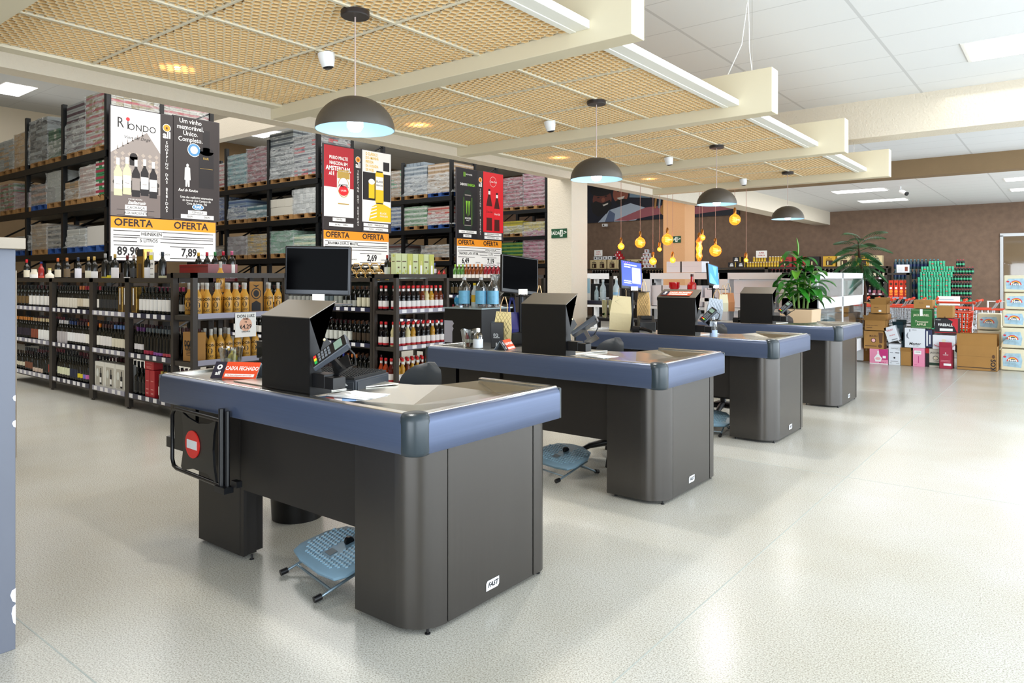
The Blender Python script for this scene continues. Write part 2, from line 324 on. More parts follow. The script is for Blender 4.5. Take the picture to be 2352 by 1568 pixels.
# dome pendants
def dome():
    t = thing('dome_pendant', 'x', 'pendant lamp', (0, 0, 0), 0, 'dome pendants over the checkouts')
    pr = [(.184 * math.cos(R(a)), .155 * math.sin(R(a))) for a in range(0, 90, 6)] + [(0.01, .155)]
    b = MB(); b.lathe(pr, 48, 0, cap=False); b.build('lamp_shade', mat('taupe_enamel', '#4c463f', .42), t, smooth=60)
    b = MB(); b.lathe([(p[0] * .985, p[1] * .97 ) for p in pr], 48, 0, cap=False); b.lathe([(.184, 0), (.181, 0)], 48, 0, cap=False)
    b.build('lamp_shade_lining', mat('pale_blue_enamel', '#a3c0d0', .5), t, smooth=60)
    MB().lathe([(0.001, -.012), (.025, -.006), (.038, .015), (.036, .05), (.02, .09), (.02, .15)], 20).build('bulb', emis('cold_bulb', '#e6f2ff', 16), t, smooth=60)
    MB().tube([(0, 0, .155), (0, 0, .555)], .0035, 6).build('cord', mat('grey_cord', '#b9a7a0', .5), t)
    MB().lathe([(0, .53), (.064, .53), (.067, .535), (.067, .555), (0, .555)], 32).build('ceiling_rose', mat('dark_brown_metal', '#2a2321', .4), t, smooth=30)
    return t
dp = dome()
DY = [2.188, 4.35, 6.52, 8.66]
dl = ['taupe dome pendant nearest the camera, in front of the red and white beer posters', 'taupe dome pendant in front of the cream pillar by the green exit sign',
      'taupe dome pendant hanging over the third checkout beside the glowing bulbs', 'smallest and farthest taupe dome pendant, above the leafy potted plant']
for i, y in enumerate(DY):
    o = dp if i == 0 else dup(dp, (0, 0, 0)); o.location = (-2.655, y, 2.145); o['label'] = dl[i]
    l = bpy.data.lights.new('pendant_light', 'SPOT'); l.energy = 60; l.color = (1, .95, .86); l.spot_size = R(150); l.spot_blend = .6; l.shadow_soft_size = .05
    lo = bpy.data.objects.new('pendant_light', l); lo.location = (-2.655, y, 2.12); C.objects.link(lo)
    l = bpy.data.lights.new('pendant_glow', 'POINT'); l.energy = .12; l.color = (.8, .92, 1); l.shadow_soft_size = .04
    lo = bpy.data.objects.new('pendant_glow', l); lo.location = (-2.655, y, 2.17); C.objects.link(lo)
# dome security cameras
def seccam():
    t = thing('security_camera', 'x', 'security camera', (0, 0, 0), 0, 'dome cameras under the canopy')
    MB().lathe([(0, 0), (.062, 0), (.062, -.02), (.058, -.05), (.045, -.095), (0.04, -.10)], 24, cap=False).build('housing', mat('camera_white', '#eeeff0', .35), t, smooth=35)
    MB().lathe([(.001, -.112), (.025, -.11), (.041, -.1), (.041, -.095)], 24).build('lens', black, t, smooth=60)
    return t
scm = seccam()
for i, (x, y) in enumerate(((-3.285, 2.50), (-3.30, 4.69), (-3.31, 6.85), (-3.29, 8.93))):
    o = scm if i == 0 else dup(scm, (0, 0, 0)); o.location = (x, y, 2.705); o.rotation_euler = (R(8), R(-5), 0); o.scale = (.74, .74, .8)
    o['label'] = ['white dome camera under the canopy, closest to the nearest pendant lamp', 'white dome camera under the canopy, second nearest', 'white dome camera under the canopy, third nearest, above the glowing bulbs', 'white dome camera under the canopy, farthest, beside the last pendant'][i]
# ceiling troffers
def troffer(x, y, z, wx, wy, label, s=9):
    t = thing('ceiling_light', label, 'ceiling light', (x, y, z), 0, 'recessed ceiling light panels')
    MB().box(-wx / 2 - .03, -wy / 2 - .03, -.008, wx / 2 + .03, wy / 2 + .03, 0).build('frame', white, t)
    MB().box(-wx / 2, -wy / 2, -.012, wx / 2, wy / 2, -.006).build('diffuser', emis('panel_diffuser', '#ffffff', s), t)
troffer(-.14, 7.68, ZC, 1.22, .6, 'bright recessed light panel in the white ceiling right of the canopy')
lx = [(-3.35, 18.25), (-3.35, 20.9), (-.48, 18.1), (-.5, 20.3)]
for i, (x, y) in enumerate(lx): troffer(x * 1.18, y, ZC, 1.1, .55, ['left light panel of the far ceiling, nearer row', 'left light panel of the far ceiling, farther row', 'right light panel of the far ceiling, nearer row', 'right light panel of the far ceiling, farther row'][i])
troffer(-18.9, 5.75, ZS, 1.2, .6, 'light panel in the store ceiling above the pallet racks, by the picture edge')
troffer(-18.8, 12.15, ZS, 1.2, .6, 'light panel in the store ceiling seen between the racks, behind a beam')

# ================================================================= CHECKOUTS
blueskirt = mat('blue_grey_anodised', '#4f5b76', .34, .35, noise=.04, scale=5, stretch=(.3, .3, 30)); darkcab = mat('graphite_sheet', '#514e4b', .27, .8, noise=.04, scale=4, stretch=(20, 20, .3))
darkcab2 = mat('charcoal_sheet', '#2b2826', .42, .4); capm = mat('dark_rubber', '#2b363d', .3); seam = mat('black_seam', '#0a0a0a', .6)
PROF = [(0, .752), (-.016, .754), (-.021, .762), (-.022, .80), (-.022, .872), (-.018, .892), (-.008, .904), (0.010, .909), (.034, .909), (.034, .752)]   # (outward is -, z)
def skirt_run(b, p0, p1, out):
    """extrude the bumper profile from p0 to p1 (outward normal out)"""
    rings = [[(p[0] - out[0] * a, p[1] - out[1] * a, z) for a, z in PROF] for p in (p0, p1)]
    b.loft(rings, 0)
def arcpts(cx, cy, r, a0, a1, n=8): return [(cx + r * math.cos(R(a0 + (a1 - a0) * i / n)), cy + r * math.sin(R(a0 + (a1 - a0) * i / n))) for i in range(n + 1)]
def checkout():
    t = thing('checkout_counter', 'x', 'checkout counter', (0, 0, 0), 0, 'checkout counters in a row')
    b = MB(); skirt_run(b, (-2.02, 0), (-.035, 0), (0, -1)); skirt_run(b, (0, .035), (0, .97), (1, 0)); skirt_run(b, (-2.04, .62), (-2.04, .02), (-1, 0))
    b.build('bumper', blueskirt, t, smooth=50)
    cap = []
    for a, z in PROF[:-1] + [(.034, .752)]: cap.append([(-.035 + (.035 - a) * math.cos(R(q)), .035 + (.035 - a) * math.sin(R(q)), z) for q in range(-90, 1, 15)])
    b = MB(); b.lathe([(.052, .748), (.060, .752), (.064, .765), (.064, .885), (.060, .900), (.05, .912), (.03, .917), (.001, .919)], 28, 0, Matrix.Translation((-.04, .04, 0))); b.build('corner_cap', capm, t, smooth=50)
    b = MB(); b.prism([(.02, .97), (.02, .985), (0, 1.0), (-.034, 1.0), (-.034, .97)], .754, .905); b.prism([(-2.062, .02), (-2.05, -.012), (-2.02, -.021), (-2.02, .02)], .754, .905)
    b.build('end_cap', capm, t, bevel=.004)
    # bright rim around the top
    b = MB(); b.box(-2.03, .006, .893, -.03, .05, .912); b.box(-.05, .03, .893, -.006, .985, .912); b.box(-2.03, .03, .893, -1.99, .62, .912); b.box(-.5, .955, .893, -.01, .99, .912)
    b.build('steel_rim', mat('bright_steel', '#e3e3df', .22, 1), t, bevel=.004)
    # stainless top with a funnel at the bagging end
    W_, D_ = [(-1.99, .05, .897), (-.05, .05, .897), (-.05, .955, .897), (-.5, .955, .897), (-.56, .67, .897), (-1.99, .62, .897)], .0
    b = MB(); zt = .897
    vs = [(-1.99, .05, zt), (-.78, .05, zt), (-.05, .05, zt), (-.05, .955, zt), (-.5, .955, zt), (-.56, .72, zt), (-.66, .64, zt), (-.8, .615, zt), (-1.99, .61, zt),
          (-.36, .34, .868), (-.14, .80, .855), (-.34, .90, .858)]
    fs = [(0, 1, 7, 8), (1, 2, 9), (1, 9, 7), (2, 3, 10), (2, 10, 9), (3, 4, 11), (3, 11, 10), (4, 5, 11), (5, 9, 11), (9, 10, 11), (5, 6, 9), (6, 7, 9)]
    b.add(vs, fs); b.box(-1.99, .05, .86, -.8, .61, .892)
    b.build('worktop', steel, t)
    b = MB(); b.prism([(-1.5, .12), (-.86, .12), (-.74, .60), (-1.42, .60)], .898, .903); b.build('scanner_plate', mat('satin_steel', '#cfcfc8', .35, .9), t)
    # pedestals
    b = MB(); b.prism([(-.42, .05), (-.17, .05)] + arcpts(-.17, .20, .15, -90, 0) + [(-.02, .205), (-.42, .205)], .022, .757); b.build('curved_panel', darkcab, t, smooth=30)
    b = MB(); b.prism([(-.40, .212), (-.022, .212), (-.022, .80), (-.40, .80)], .022, .757); b.build('side_panel', darkcab, t)
    b = MB(); b.prism([(-.42, .806), (-.02, .806)] + arcpts(-.09, .86, .07, 0, 90) + [(-.42, .93)], .022, .757); b.build('rear_panel', darkcab, t, smooth=30)
    b = MB(); b.box(-1.352, .07, .365, -.424, .09, .757); b.build('modesty_panel', darkcab2, t)
    b = MB(); b.prism([(-1.79, .12), (-1.785, .09), (-1.76, .068), (-1.352, .068), (-1.352, .20), (-1.79, .20)], .022, .757); b.box(-1.352, .09, .022, -1.33, .15, .7); b.box(-1.352, .07, .022, -1.32, .09, .757); b.build('rear_pedestal', darkcab2, t, smooth=30)
    b = MB(); b.box(-1.33, .48, .28, -.42, .51, .34)
    b.build('lower_rail', blackm, t)
    b = MB(); b.prism([(0, .13), (0, .0), (.07, 0), (.07, .06), (.09, .28), (.09, .3), (.30, .3), (.30, 0), (.07, 0)][:6] + [(.07, .28)], 0, .30, 0, Matrix(((-1, 0, 0, -1.96), (0, 0, 1, .07), (0, 1, 0, .47), (0, 0, 0, 1))))
    b.box(-2.03, .07, .47, -1.80, .40, .757); b.box(-2.13, .07, .47, -2.03, .40, .53); b.build('side_bin', black, t)
    b = MB()
    for x, y in ((-.38, .1), (-.05, .12), (-.05, .88), (-.38, .9), (-1.72, .11), (-1.31, .11)): b.lathe([(.012, 0), (.012, .004), (.006, .006), (.006, .024)], 10, 0, Matrix.Translation((x, y, 0)))
    b.build('foot', black, t)
    b = MB(); M = MX((-.0205, .50, .085)); b.sheet([(-.045, -.022), (.035, -.022), (.045, -.012), (.045, .022), (-.035, .022), (-.045, .012)], 0, M, .0); b.text('FAST', .03, M, 1, .02, .0015, 1.05, italic=.3)
    b.build('badge', [mat('badge_silver', '#d8dade', .35), ink], t)
    b = MB()
    for x in (-.1, -.3, -.9, -1.4): b.cbox((x, .03, .750), (.016, .01, .008))
    b.build('fixing_bolt', chrome, t)
    return t
CK = [1.96, 4.08, 6.24, 8.42]; XC = -2.02
ck = checkout()
cl = ['nearest checkout counter with blue-grey bumper and folded no-entry gate', 'second checkout counter behind the nearest one, with a clear ice bucket on top',
      'third checkout counter, with a closed-lane card lying on its tall black box', 'farthest checkout counter, in front of the potted leafy plant']
cks = []
for i, y in enumerate(CK):
    o = ck if i == 0 else dup(ck, (0, 0, 0)); o.location = (XC, y, 0); o['label'] = cl[i]; cks.append(o)
# no-entry swing gate hinged on the nearest checkout
g = thing('swing_gate', 'black tubular swing gate with red no-entry disc, folded against the nearest checkout', 'gate', (-3.33, 1.905, 0), 0)
GA = math.atan2(.03, -.56)
u = Vector((math.cos(GA), math.sin(GA), 0))
fr = [(0.0, .775), (.0, .775)]
P3 = lambda a, z, d=0: (u.x * a - u.y * d, u.y * a + u.x * d, z)
lp = [P3(0, .74), P3(.50, .74), P3(.54, .73), P3(.56, .70), P3(.56, .46), P3(.54, .425), P3(.50, .415), P3(0, .415)]
MB().tube(lp, .011, 8).build('gate_frame', black, g, smooth=60)
b = MB(); b.tube([(0, 0, .40), (0, 0, .80)], .016, 10); b.tube([(.035, .01, .42), (.035, .01, .79)], .012, 8); b.cbox((.02, 0, .405), (.09, .05, .03)); b.cbox((.10, .02, .44), (.05, .03, .03)); b.build('hinge_post', black, g, smooth=40)
Mg = Matrix(((u.x, 0, -u.y * -1, 0), (u.y, 0, -u.x, 0), (0, 1, 0, 0), (0, 0, 0, 1)))
pl = [(.05, .42), (.14, .45), (.30, .45), (.42, .42), (.44, .44), (.415, .53), (.41, .60), (.42, .67), (.44, .735), (.36, .71), (.24, .695), (.12, .71), (.05, .735), (.075, .66), (.085, .58), (.075, .50)]
def pg(poly, z0, z1, mi, b):
    b.loft([[P3(p[0], p[1], z) for p in poly] for z in (z0, z1)], mi)
b = MB(); pg(pl, -.006, .006, 0, b); b.build('gate_panel', black, g)
b = MB(); pg([(.30 + .078 * math.cos(R(a)), .578 + .072 * math.sin(R(a))) for a in range(0, 360, 15)], .006, .012, 0, b); pg([(.30 + .078 * math.cos(R(a)), .578 + .072 * math.sin(R(a))) for a in range(0, 360, 15)], -.007, -.012, 0, b)
for z0, z1 in ((.012, .014), (-.012, -.014)): pg([(.245, .555), (.355, .555), (.355, .600), (.245, .600)], z0, z1, 1, b)
b.build('no_entry_disc', [mat('sign_red', '#e02a24', .45), mat('sign_white', '#e9eef0', .5)], g)

# tall black boxes with a hood and an arm for the card terminal
def tower():
    t = thing('screen_hood_box', 'x', 'terminal stand', (0, 0, 0), 0, 'tall black boxes on the checkouts')
    y0 = .06
    M = Matrix(((0, 0, 1, 0), (1, 0, 0, 0), (0, 1, 0, 0), (0, 0, 0, 1)))   # poly (y, z) extruded along x
    side = [(y0, 0), (y0 + .125, 0), (y0 + .125, .03), (y0 + .065, .115), (y0 + .06, .15), (y0 + .145, .215), (y0 + .07, .285), (y0 + .07, .30), (y0 + .10, .34), (y0 + .13, .36), (y0, .36)]
    b = MB()
    for x0 in (-.385, -.003): b.prism(side, x0, x0 + .003, 0, M)
    b.box(-.385, y0, 0, 0, y0 + .003, .36); b.box(-.38, y0 + .003, 0, -.004, y0 + .06, .30)
    b.build('body', blackm, t)
    b = MB(); b.add([(-.387, y0 - .003, .358), (.004, y0 - .003, .358), (.004, y0 + .15, .432), (-.387, y0 + .15, .432), (-.387, y0 - .003, .362), (.004, y0 - .003, .362), (.004, y0 + .15, .436), (-.387, y0 + .15, .436)],
                      [(0, 3, 2, 1), (4, 5, 6, 7), (0, 1, 5, 4), (1, 2, 6, 5), (2, 3, 7, 6), (3, 0, 4, 7)])
    b.add([(.0, y0, .36), (.0, y0 + .147, .432), (.0, y0 + .06, .20)], [(0, 1, 2), (2, 1, 0)])
    b.build('hood', mat('hood_sheet', '#77726a', .38, .6), t)
    b = MB(); b.box(0, y0 + .015, .04, .09, y0 + .085, .105); b.box(.09, y0 + .015, .04, .155, y0 + .085, .095); b.build('arm', black, t, bevel=.003)
    MB().lathe([(0, 0), (.008, 0), (.007, .004), (0, .006)], 10, 0, Mx((.001, y0 + .08, .255), (0, 1, 0), (0, 0, 1))).build('bolt', mat('brass', '#d9c9a0', .3, 1), t)
    return t
tw = tower()
tl = ['tall black hooded box on the nearest checkout, holding a card terminal', 'tall black hooded box on the second checkout, beside a sloping grey card terminal', 'tall black hooded box with an orange closed-lane card lying on its hood', 'tall black hooded box on the farthest checkout, left of the leafy plant']
for i, y in enumerate(CK):
    o = tw if i == 0 else dup(tw, (0, 0, 0)); o.location = (XC - .755, y, .904); o['label'] = tl[i]
# card terminals
def face(o, loc, yaw, pitch=0, roll=0): o.location = loc; o.rotation_euler = (Matrix.Rotation(R(yaw), 3, 'Z') @ Matrix.Rotation(R(pitch), 3, 'X') @ Matrix.Rotation(R(roll), 3, 'Y')).to_euler()
def terminal():
    t = thing('card_terminal', 'x', 'card terminal', (0, 0, 0), 0, 'card terminals on the boxes')
    body = [(-.037, -.09, 0), (.037, -.09, 0), (.037, .09, .012), (-.037, .09, .012), (-.032, -.088, .022), (.032, -.088, .022), (.034, .09, .045), (-.034, .09, .045)]
    MB().add(body, [(0, 3, 2, 1), (4, 5, 6, 7), (0, 1, 5, 4), (1, 2, 6, 5), (2, 3, 7, 6), (3, 0, 4, 7)]).build('body', mat('terminal_grey', '#3d434c', .35), t, bevel=.006, seg=3)
    sl = .023 / .178
    def on(x0, y0, x1, y1, h, mi, b): b.add([(x, y, .022 + (y + .088) * sl + h) for x, y in ((x0, y0), (x1, y0), (x1, y1), (x0, y1))] + [(x, y, .020 + (y + .088) * sl) for x, y in ((x0, y0), (x1, y0), (x1, y1), (x0, y1))], [(0, 1, 2, 3), (0, 4, 5, 1), (1, 5, 6, 2), (2, 6, 7, 3), (3, 7, 4, 0)], mi)
    b = MB(); on(-.029, -.085, .029, .085, .001, 0, b); b.build('face_plate', black, t)
    b = MB(); on(-.022, .03, .022, .068, .0025, 0, b); b.build('display', mat('lcd', '#71877b', .2), t)
    b = MB()
    for r in range(4):
        for c_ in range(3): on(-.022 + c_ * .016, -.05 + r * .016, -.010 + c_ * .016, -.040 + r * .016, .003, 0, b)
    for c_ in range(3): on(-.022 + c_ * .016, -.072, -.009 + c_ * .016, -.060, .004, 1 + c_, b)
    b.build('keypad', [mat('key_grey', '#666d75', .4), mat('key_red', '#d8322b', .4), mat('key_yellow', '#e2c523', .4), mat('key_green', '#25a24d', .4)], t)
    b = MB(); b.box(-.018, -.02, -.07, .018, .0, 0); b.box(-.04, -.04, -.078, .04, .04, -.068); b.build('stand', black, t)
    b = MB(); b.tube([(.03, .08, .02), (.06, .09, 0), (.065, .07, -.05), (.03, .02, -.07)], .004, 6); b.build('cable', black, t, smooth=60)
    return t
tm = terminal()
tl = [('grey card terminal with lit display on the nearest black box', (.085, .09), (30, -50, 42, 1.1)), ('grey card terminal seen from the side on the second black box', (.11, .10), (30, -62, -20, 1.15)), ('dark card terminal with coloured keys on the third black box', (.09, .09), (35, -35, 40, .95)), ('dark card terminal in front of the plant pot on the fourth checkout', (.11, .10), (35, -45, 35, .95))]
for i, y in enumerate(CK):
    o = tm if i == 0 else dup(tm, (0, 0, 0)); o['label'] = tl[i][0]
    o.location = (XC - .755 + tl[i][1][0] + .02, y + tl[i][1][1] + .02, .904 + .19); q = tl[i][2]; face(o, tuple(o.location), q[1], q[0], q[2]); o.scale = (q[3],) * 3
# monitors
def monitor(w_, h_, name, scr, frame):
    t = thing('monitor', name, 'monitor', (0, 0, 0), 0, 'monitors behind the checkouts')
    b = MB(); b.box(-w_ / 2, 0, -h_ / 2, w_ / 2, .03, h_ / 2); b.build('casing', frame, t, bevel=.008, seg=3)
    b = MB(); b.box(-w_ / 2 + .012, -.0015, -h_ / 2 + .03, w_ / 2 - .012, .004, h_ / 2 - .014); b.build('screen', scr, t)
    return t
scr_off = mat('dark_screen', '#010102', .12, spec=.02)
mons = []
frame1 = mat('silver_black_frame', '#2b2d31', .25, .5)
m1 = monitor(.38, .275, 'large switched-off monitor above the nearest black box', scr_off, frame1); face(m1, (-3.31, 2.46, 1.49), 31, 0, 1)
m2 = monitor(.36, .31, 'switched-off monitor tilted behind the second black box', scr_off, mat('black_frame', '#111215', .3)); face(m2, (-3.54, 4.62, 1.475), 72, -8, 6)
m3 = monitor(.34, .31, 'lit monitor showing a blue and grey form behind the third checkout', mat('screen_blue', '#2740c4', .3, emit=.9), MATS['black_frame']); face(m3, (-3.70, 6.78, 1.48), 78, -8, 6)
m4 = monitor(.30, .29, 'lit monitor with plain light blue desktop behind the fourth checkout', mat('screen_sky', '#3f86d8', .3, emit=.9), MATS['black_frame']); face(m4, (-3.69, 8.96, 1.485), 88, -8, 8)
b = MB(); M = MY((0, -.002, 0))
b.rect(M, -.12, .10, .08, .112, 0); b.rect(M, -.12, .075, -.02, .088, 0); b.rect(M, 0.0, -.09, .14, .085, 1); b.rect(M, -.13, -.075, -.01, -.065, 0); b.rect(M, -.13, -.095, -.01, -.085, 0)
for k in range(4): b.rect(M, -.13 + k * .03, .125, -.12 + k * .03, .133, 2)
b.build('screen_form', [mat('ui_white', '#dfe3ee', .4, emit=.9), mat('ui_grey', '#9a9ba8', .4, emit=.8), mat('ui_red', '#c24a7a', .4, emit=.9)], m3)
b = MB(); b.sheet([(-.13, -.12), (.09, -.12), (-.10, .02)], 0, M, .001); b.sheet([(-.02, .12), (.10, .12), (.04, -.02)], 0, M, .001); b.build('wallpaper_shape', mat('ui_light', '#62b4ea', .4, emit=.9), m4)
for i, (mm, yb) in enumerate(((m1, 2.44), (m2, 4.62), (m3, 6.78), (m4, 8.96))):
    t = thing('monitor_pole', ['grey pole with clip tray holding up the nearest monitor', 'black pole under the second monitor, bags hooked around it', 'black pole between the cream paper bags on the third checkout', 'black pole with hooks under the fourth monitor'][i], 'pole', (mm.location.x - .015, mm.location.y + .03, .898), 0, 'monitor poles')
    MB().tube([(0, 0, 0), (0, 0, .56)], .02, 12).build('pole', mat('pole_metal', '#24262b', .3, .6), t, smooth=60)
    MB().lathe([(0, 0), (.09, 0), (.09, .01), (.03, .02), (0, .02)], 20).build('base', black, t, smooth=30)
    b = MB(); b.box(-.05, -.02, .40, .16, .1, .408); 
    for k in range(4): b.tube([(-.05 + k * .05, -.03, .404), (-.05 + k * .05, -.07, .40), (-.05 + k * .05, -.075, .42)], .003, 5)
    b.build('hook_tray', black, t)
    MB().cbox((.06, -.055, .44), (.075, .004, .045), rot=Matrix.Rotation(R(20), 3, 'Z')).build('note', paper, t)
# office chairs behind each checkout
vinyl = mat('grey_vinyl', '#363c43', .4)
def chair():
    t = thing('office_chair', 'x', 'chair', (0, 0, 0), 0, 'cashier chairs')
    bp = []
    for i in range(13):
        a = i / 12; wd = .20 * max(.02, 1 - abs(2 * a - 1) ** 2.6) ** .5 * (1.1 if a < .5 else 1)
        z = .64 + a * .33; dz = .05 * math.sin(a * math.pi)
        bp.append([(x * wd, -.02 + y + .25 * (x * wd) ** 2 / .04 * .3 * -1 - dz * .3, z) for x, y in ((-1, 0), (-.6, .012), (0, .02), (.6, .012), (1, 0), (.6, -.02), (0, -.028), (-.6, -.02))])
    MB().loft(bp).build('backrest', vinyl, t, smooth=60)
    MB().lathe([(.01, .46), (.19, .465), (.215, .485), (.21, .51), (.17, .525), (.01, .525)], 28).build('seat', vinyl, t, smooth=60)
    MB().tube([(0, .0, .63), (0, .05, .60), (0, .09, .5), (0, .05, .45), (0, 0, .45)], .014, 8).build('back_bracket', black, t, smooth=60)
    b = MB(); b.tube([(0, 0, .12), (0, 0, .46)], .022, 12); b.tube([(0, 0, .1), (0, 0, .25)], .032, 12); b.build('gas_column', black, t, smooth=60)
    for k in range(5):
        a = R(72 * k + 20); c_, s_ = math.cos(a), math.sin(a)
        b = MB(); b.tube([(0, 0, .13), (c_ * .12, s_ * .12, .125), (c_ * .24, s_ * .24, .095), (c_ * .30, s_ * .30, .065)], [.034, .03, .024, .018], 8); b.tube([(c_ * .30, s_ * .30, .07), (c_ * .30, s_ * .30, 0)], [.016, .026], 10); b.build('leg', black, t, smooth=60)
    return t
ch = chair()
for i, y in enumerate(CK):
    o = ch if i == 0 else dup(ch, (0, 0, 0)); o.location = (-2.87, y + .98, 0); o.rotation_euler = (0, 0, R([-8, -25, -30, -30][i])); o['label'] = ['grey vinyl cashier chair behind the nearest checkout', 'grey cashier chair behind the second checkout counter', 'grey cashier chair behind the third checkout, its back just showing', 'grey cashier chair in front of the beige plant pot'][i]
# foot rests
def footrest():
    t = thing('foot_rest', 'x', 'foot rest', (0, 0, 0), 0, 'grey foot rests under the checkouts')
    o = [(-.25, -.10), (-.22, -.15), (-.1, -.17), (.1, -.17), (.22, -.15), (.25, -.10), (.24, .04), (.18, .13), (.06, .17), (-.06, .17), (-.18, .13), (-.24, .04)]
    S = Matrix.Rotation(R(14), 4, 'X') @ Matrix.Translation((0, 0, 0))
    b = MB(); b.T = Matrix.Translation((0, 0, .13)) @ S
    b.loft([[(x * .96, y * .96, -.014) for x, y in o], [(x, y, -.005) for x, y in o], [(x, y, .006) for x, y in o], [(x * .95, y * .95, .013) for x, y in o]]); b.build('platform', mat('blue_grey_plastic', '#7f9fb4', .45), t, smooth=40)
    b = MB(); b.T = Matrix.Translation((0, 0, .13)) @ S
    for i in range(-9, 10):
        for j in range(-6, 7):
            x = i * .024 + (j % 2) * .012; y = j * .023
            if abs(x) < .045 and y > -.09 or abs(x) > .21 or abs(y) > .135 or (x / .24) ** 2 + (y / .16) ** 2 > .92: continue
            b.cbox((x, y, .0145), (.014, .014, .004), rot=Matrix.Rotation(R(45), 3, 'Z'))
    b.build('grip_studs', mat('stud_plastic', '#8fb6cc', .4), t)
    b = MB(); b.T = Matrix.Translation((0, 0, .13)) @ S; b.lathe([(.001, -.012), (.022, -.012), (.025, 0), (.022, .012), (.001, .012)], 14, 0, Mx((0, .05, .02), (0, 1, 0), (0, 0, 1))); b.build('dial', black, t, smooth=40); b = MB(); b.T = Matrix.Translation((0, 0, .13)) @ S; b.box(-.03, -.07, .013, .03, -.03, .0155); b.build('label_plate', mat('plate_grey', '#56656f', .5), t)
    b = MB(); q = mat('zinc_tube', '#9fb4c2', .3, .8)
    for x in (-.19, .19): b.tube([(x, -.2, .018), (x, .08, .11)], .007, 8); b.tube([(x, .17, .018), (x, .02, .09)], .007, 8)
    b.tube([(-.19, -.14, .035), (.19, -.14, .035)], .006, 8); b.tube([(-.19, .15, .03), (.19, .15, .03)], .006, 8); b.build('leg_frame', q, t, smooth=60)
    b = MB()
    for x in (-.19, .19):
        for y0, y1 in ((-.225, -.19), (.195, .165)): b.tube([(x, y0, .016), (x, y1, .022)], .015, 10)
    b.build('rubber_foot', black, t, smooth=60)
    return t
frs = footrest()
for i, (x, y, a) in enumerate(((-2.80, CK[0] + .26, -12), (-3.0, CK[1] + .34, -14), (-2.75, CK[2] + .22, 10))):
    o = frs if i == 0 else dup(frs, (0, 0, 0)); o.location = (x, y, 0); o.rotation_euler = (0, 0, R(a)); o['label'] = ['blue-grey foot rest with studs under the nearest checkout', 'blue-grey foot rest in front of the swivel chair base, second checkout', 'blue-grey foot rest half hidden under the third checkout'][i]
# ================================================================= PALLET RACKS
rack_m = mat('rack_black', '#16181b', .45, .3); wrapm = film('stretch_wrap', '#e9eef0', .24, .10, .8, 4); wrapd = film('stretch_wrap_loose', '#dfe4e6', .36, .1, 1, 3.5)
RX = -13.5; RY = [5.58, 10.14, 14.62, 19.2]; LV = [3.75, 2.85, 1.93]
for i, y in enumerate(RY):
    t = thing('pallet_rack', ['black pallet rack behind the first price boards, nearest the entrance', 'black pallet rack behind the red beer poster', 'black pallet rack behind the green can and red bottle posters', 'black pallet rack farthest back, just left of the cream pillar'][i], 'pallet rack', (RX, y, 0), 0, 'tall pallet racks')
    n = [4, 4, 3, 2][i] if y < 20 else 2
    for k in range(n):
        x = -.1 - k * 1.95
        b = MB(); b.box(x - .1, 0, 0, x, .08, 4.85); b.box(x - .1, .95, 0, x, 1.03, 4.85); b.box(x - .1, 1.95, 0, x, 2.03, 4.85)
        for z in (.3, 1.3, 2.3, 3.3, 4.2): b.tube([(x - .05, .05, z), (x - .05, .98, z + .55)], .02, 4); b.tube([(x - .05, 1.0, z), (x - .05, 1.98, z + .55)], .02, 4)
        b.build('upright', rack_m, t)
    for z in LV:
        b = MB(); b.box(-.1 - (n - 1) * 1.95, -.02, z - .13, -.1, .03, z - .005); b.box(-.1 - (n - 1) * 1.95, 1.0, z - .13, -.1, 1.05, z - .005); b.box(-.1 - (n - 1) * 1.95, 1.98, z - .13, -.1, 2.02, z - .005)
        b.build('shelf_beam', rack_m, t)
        b = MB(); b.box(-.1 - (n - 1) * 1.95, .03, z - .03, -.1, 1.98, z - .012); b.build('deck', mat('deck_grey', '#8d8f8c', .5, .3), t)
def palletmesh(wx, dy):
    b = MB()
    for k in range(5): x = k * (wx - .14) / 4; b.box(x, 0, .10, x + .14, dy, .12)
    for k in range(3):
        x = k * (wx - .12) / 2
        for j in range(3): b.box(x, j * (dy - .12) / 2, .02, x + .12, j * (dy - .12) / 2 + .12, .10)
    for j in range(3): b.box(0, j * (dy - .12) / 2, 0, wx, j * (dy - .12) / 2 + .12, .02)
    return b
PAL = {}
def wrapmesh(wx, dy, h, loose):
    b = MB(); nx, nz = 7, 7; rings = []
    per = [(x / nx * wx, 0) for x in range(nx)] + [(wx, y / nx * dy) for y in range(nx)] + [(wx - x / nx * wx, dy) for x in range(nx)] + [(0, dy - y / nx * dy) for y in range(nx)]
    for k in range(nz + 1):
        z = .10 + h * k / nz; r = []
        for (x, y) in per:
            d = .018 + random.uniform(-.008, .012) + (loose * random.uniform(0, .05) if k in (0, nz) else 0)
            q = 1 - (.5 * loose * max(0, k / nz - .6))
            cx, cy = x - wx / 2, y - dy / 2
            r.append((wx / 2 + cx * q * (1 + d * 2 / wx), dy / 2 + cy * q * (1 + d * 2 / dy), z + (random.uniform(0, .03) if k == nz else 0)))
        rings.append(r)
    b.loft(rings, 0, cap=False)
    top = rings[-1]; c = (wx / 2, dy / 2, .10 + h + .03 + .06 * loose); n = len(top)
    b.add(top + [c], [(i, (i + 1) % n, n) for i in range(n)], 0)
    return b
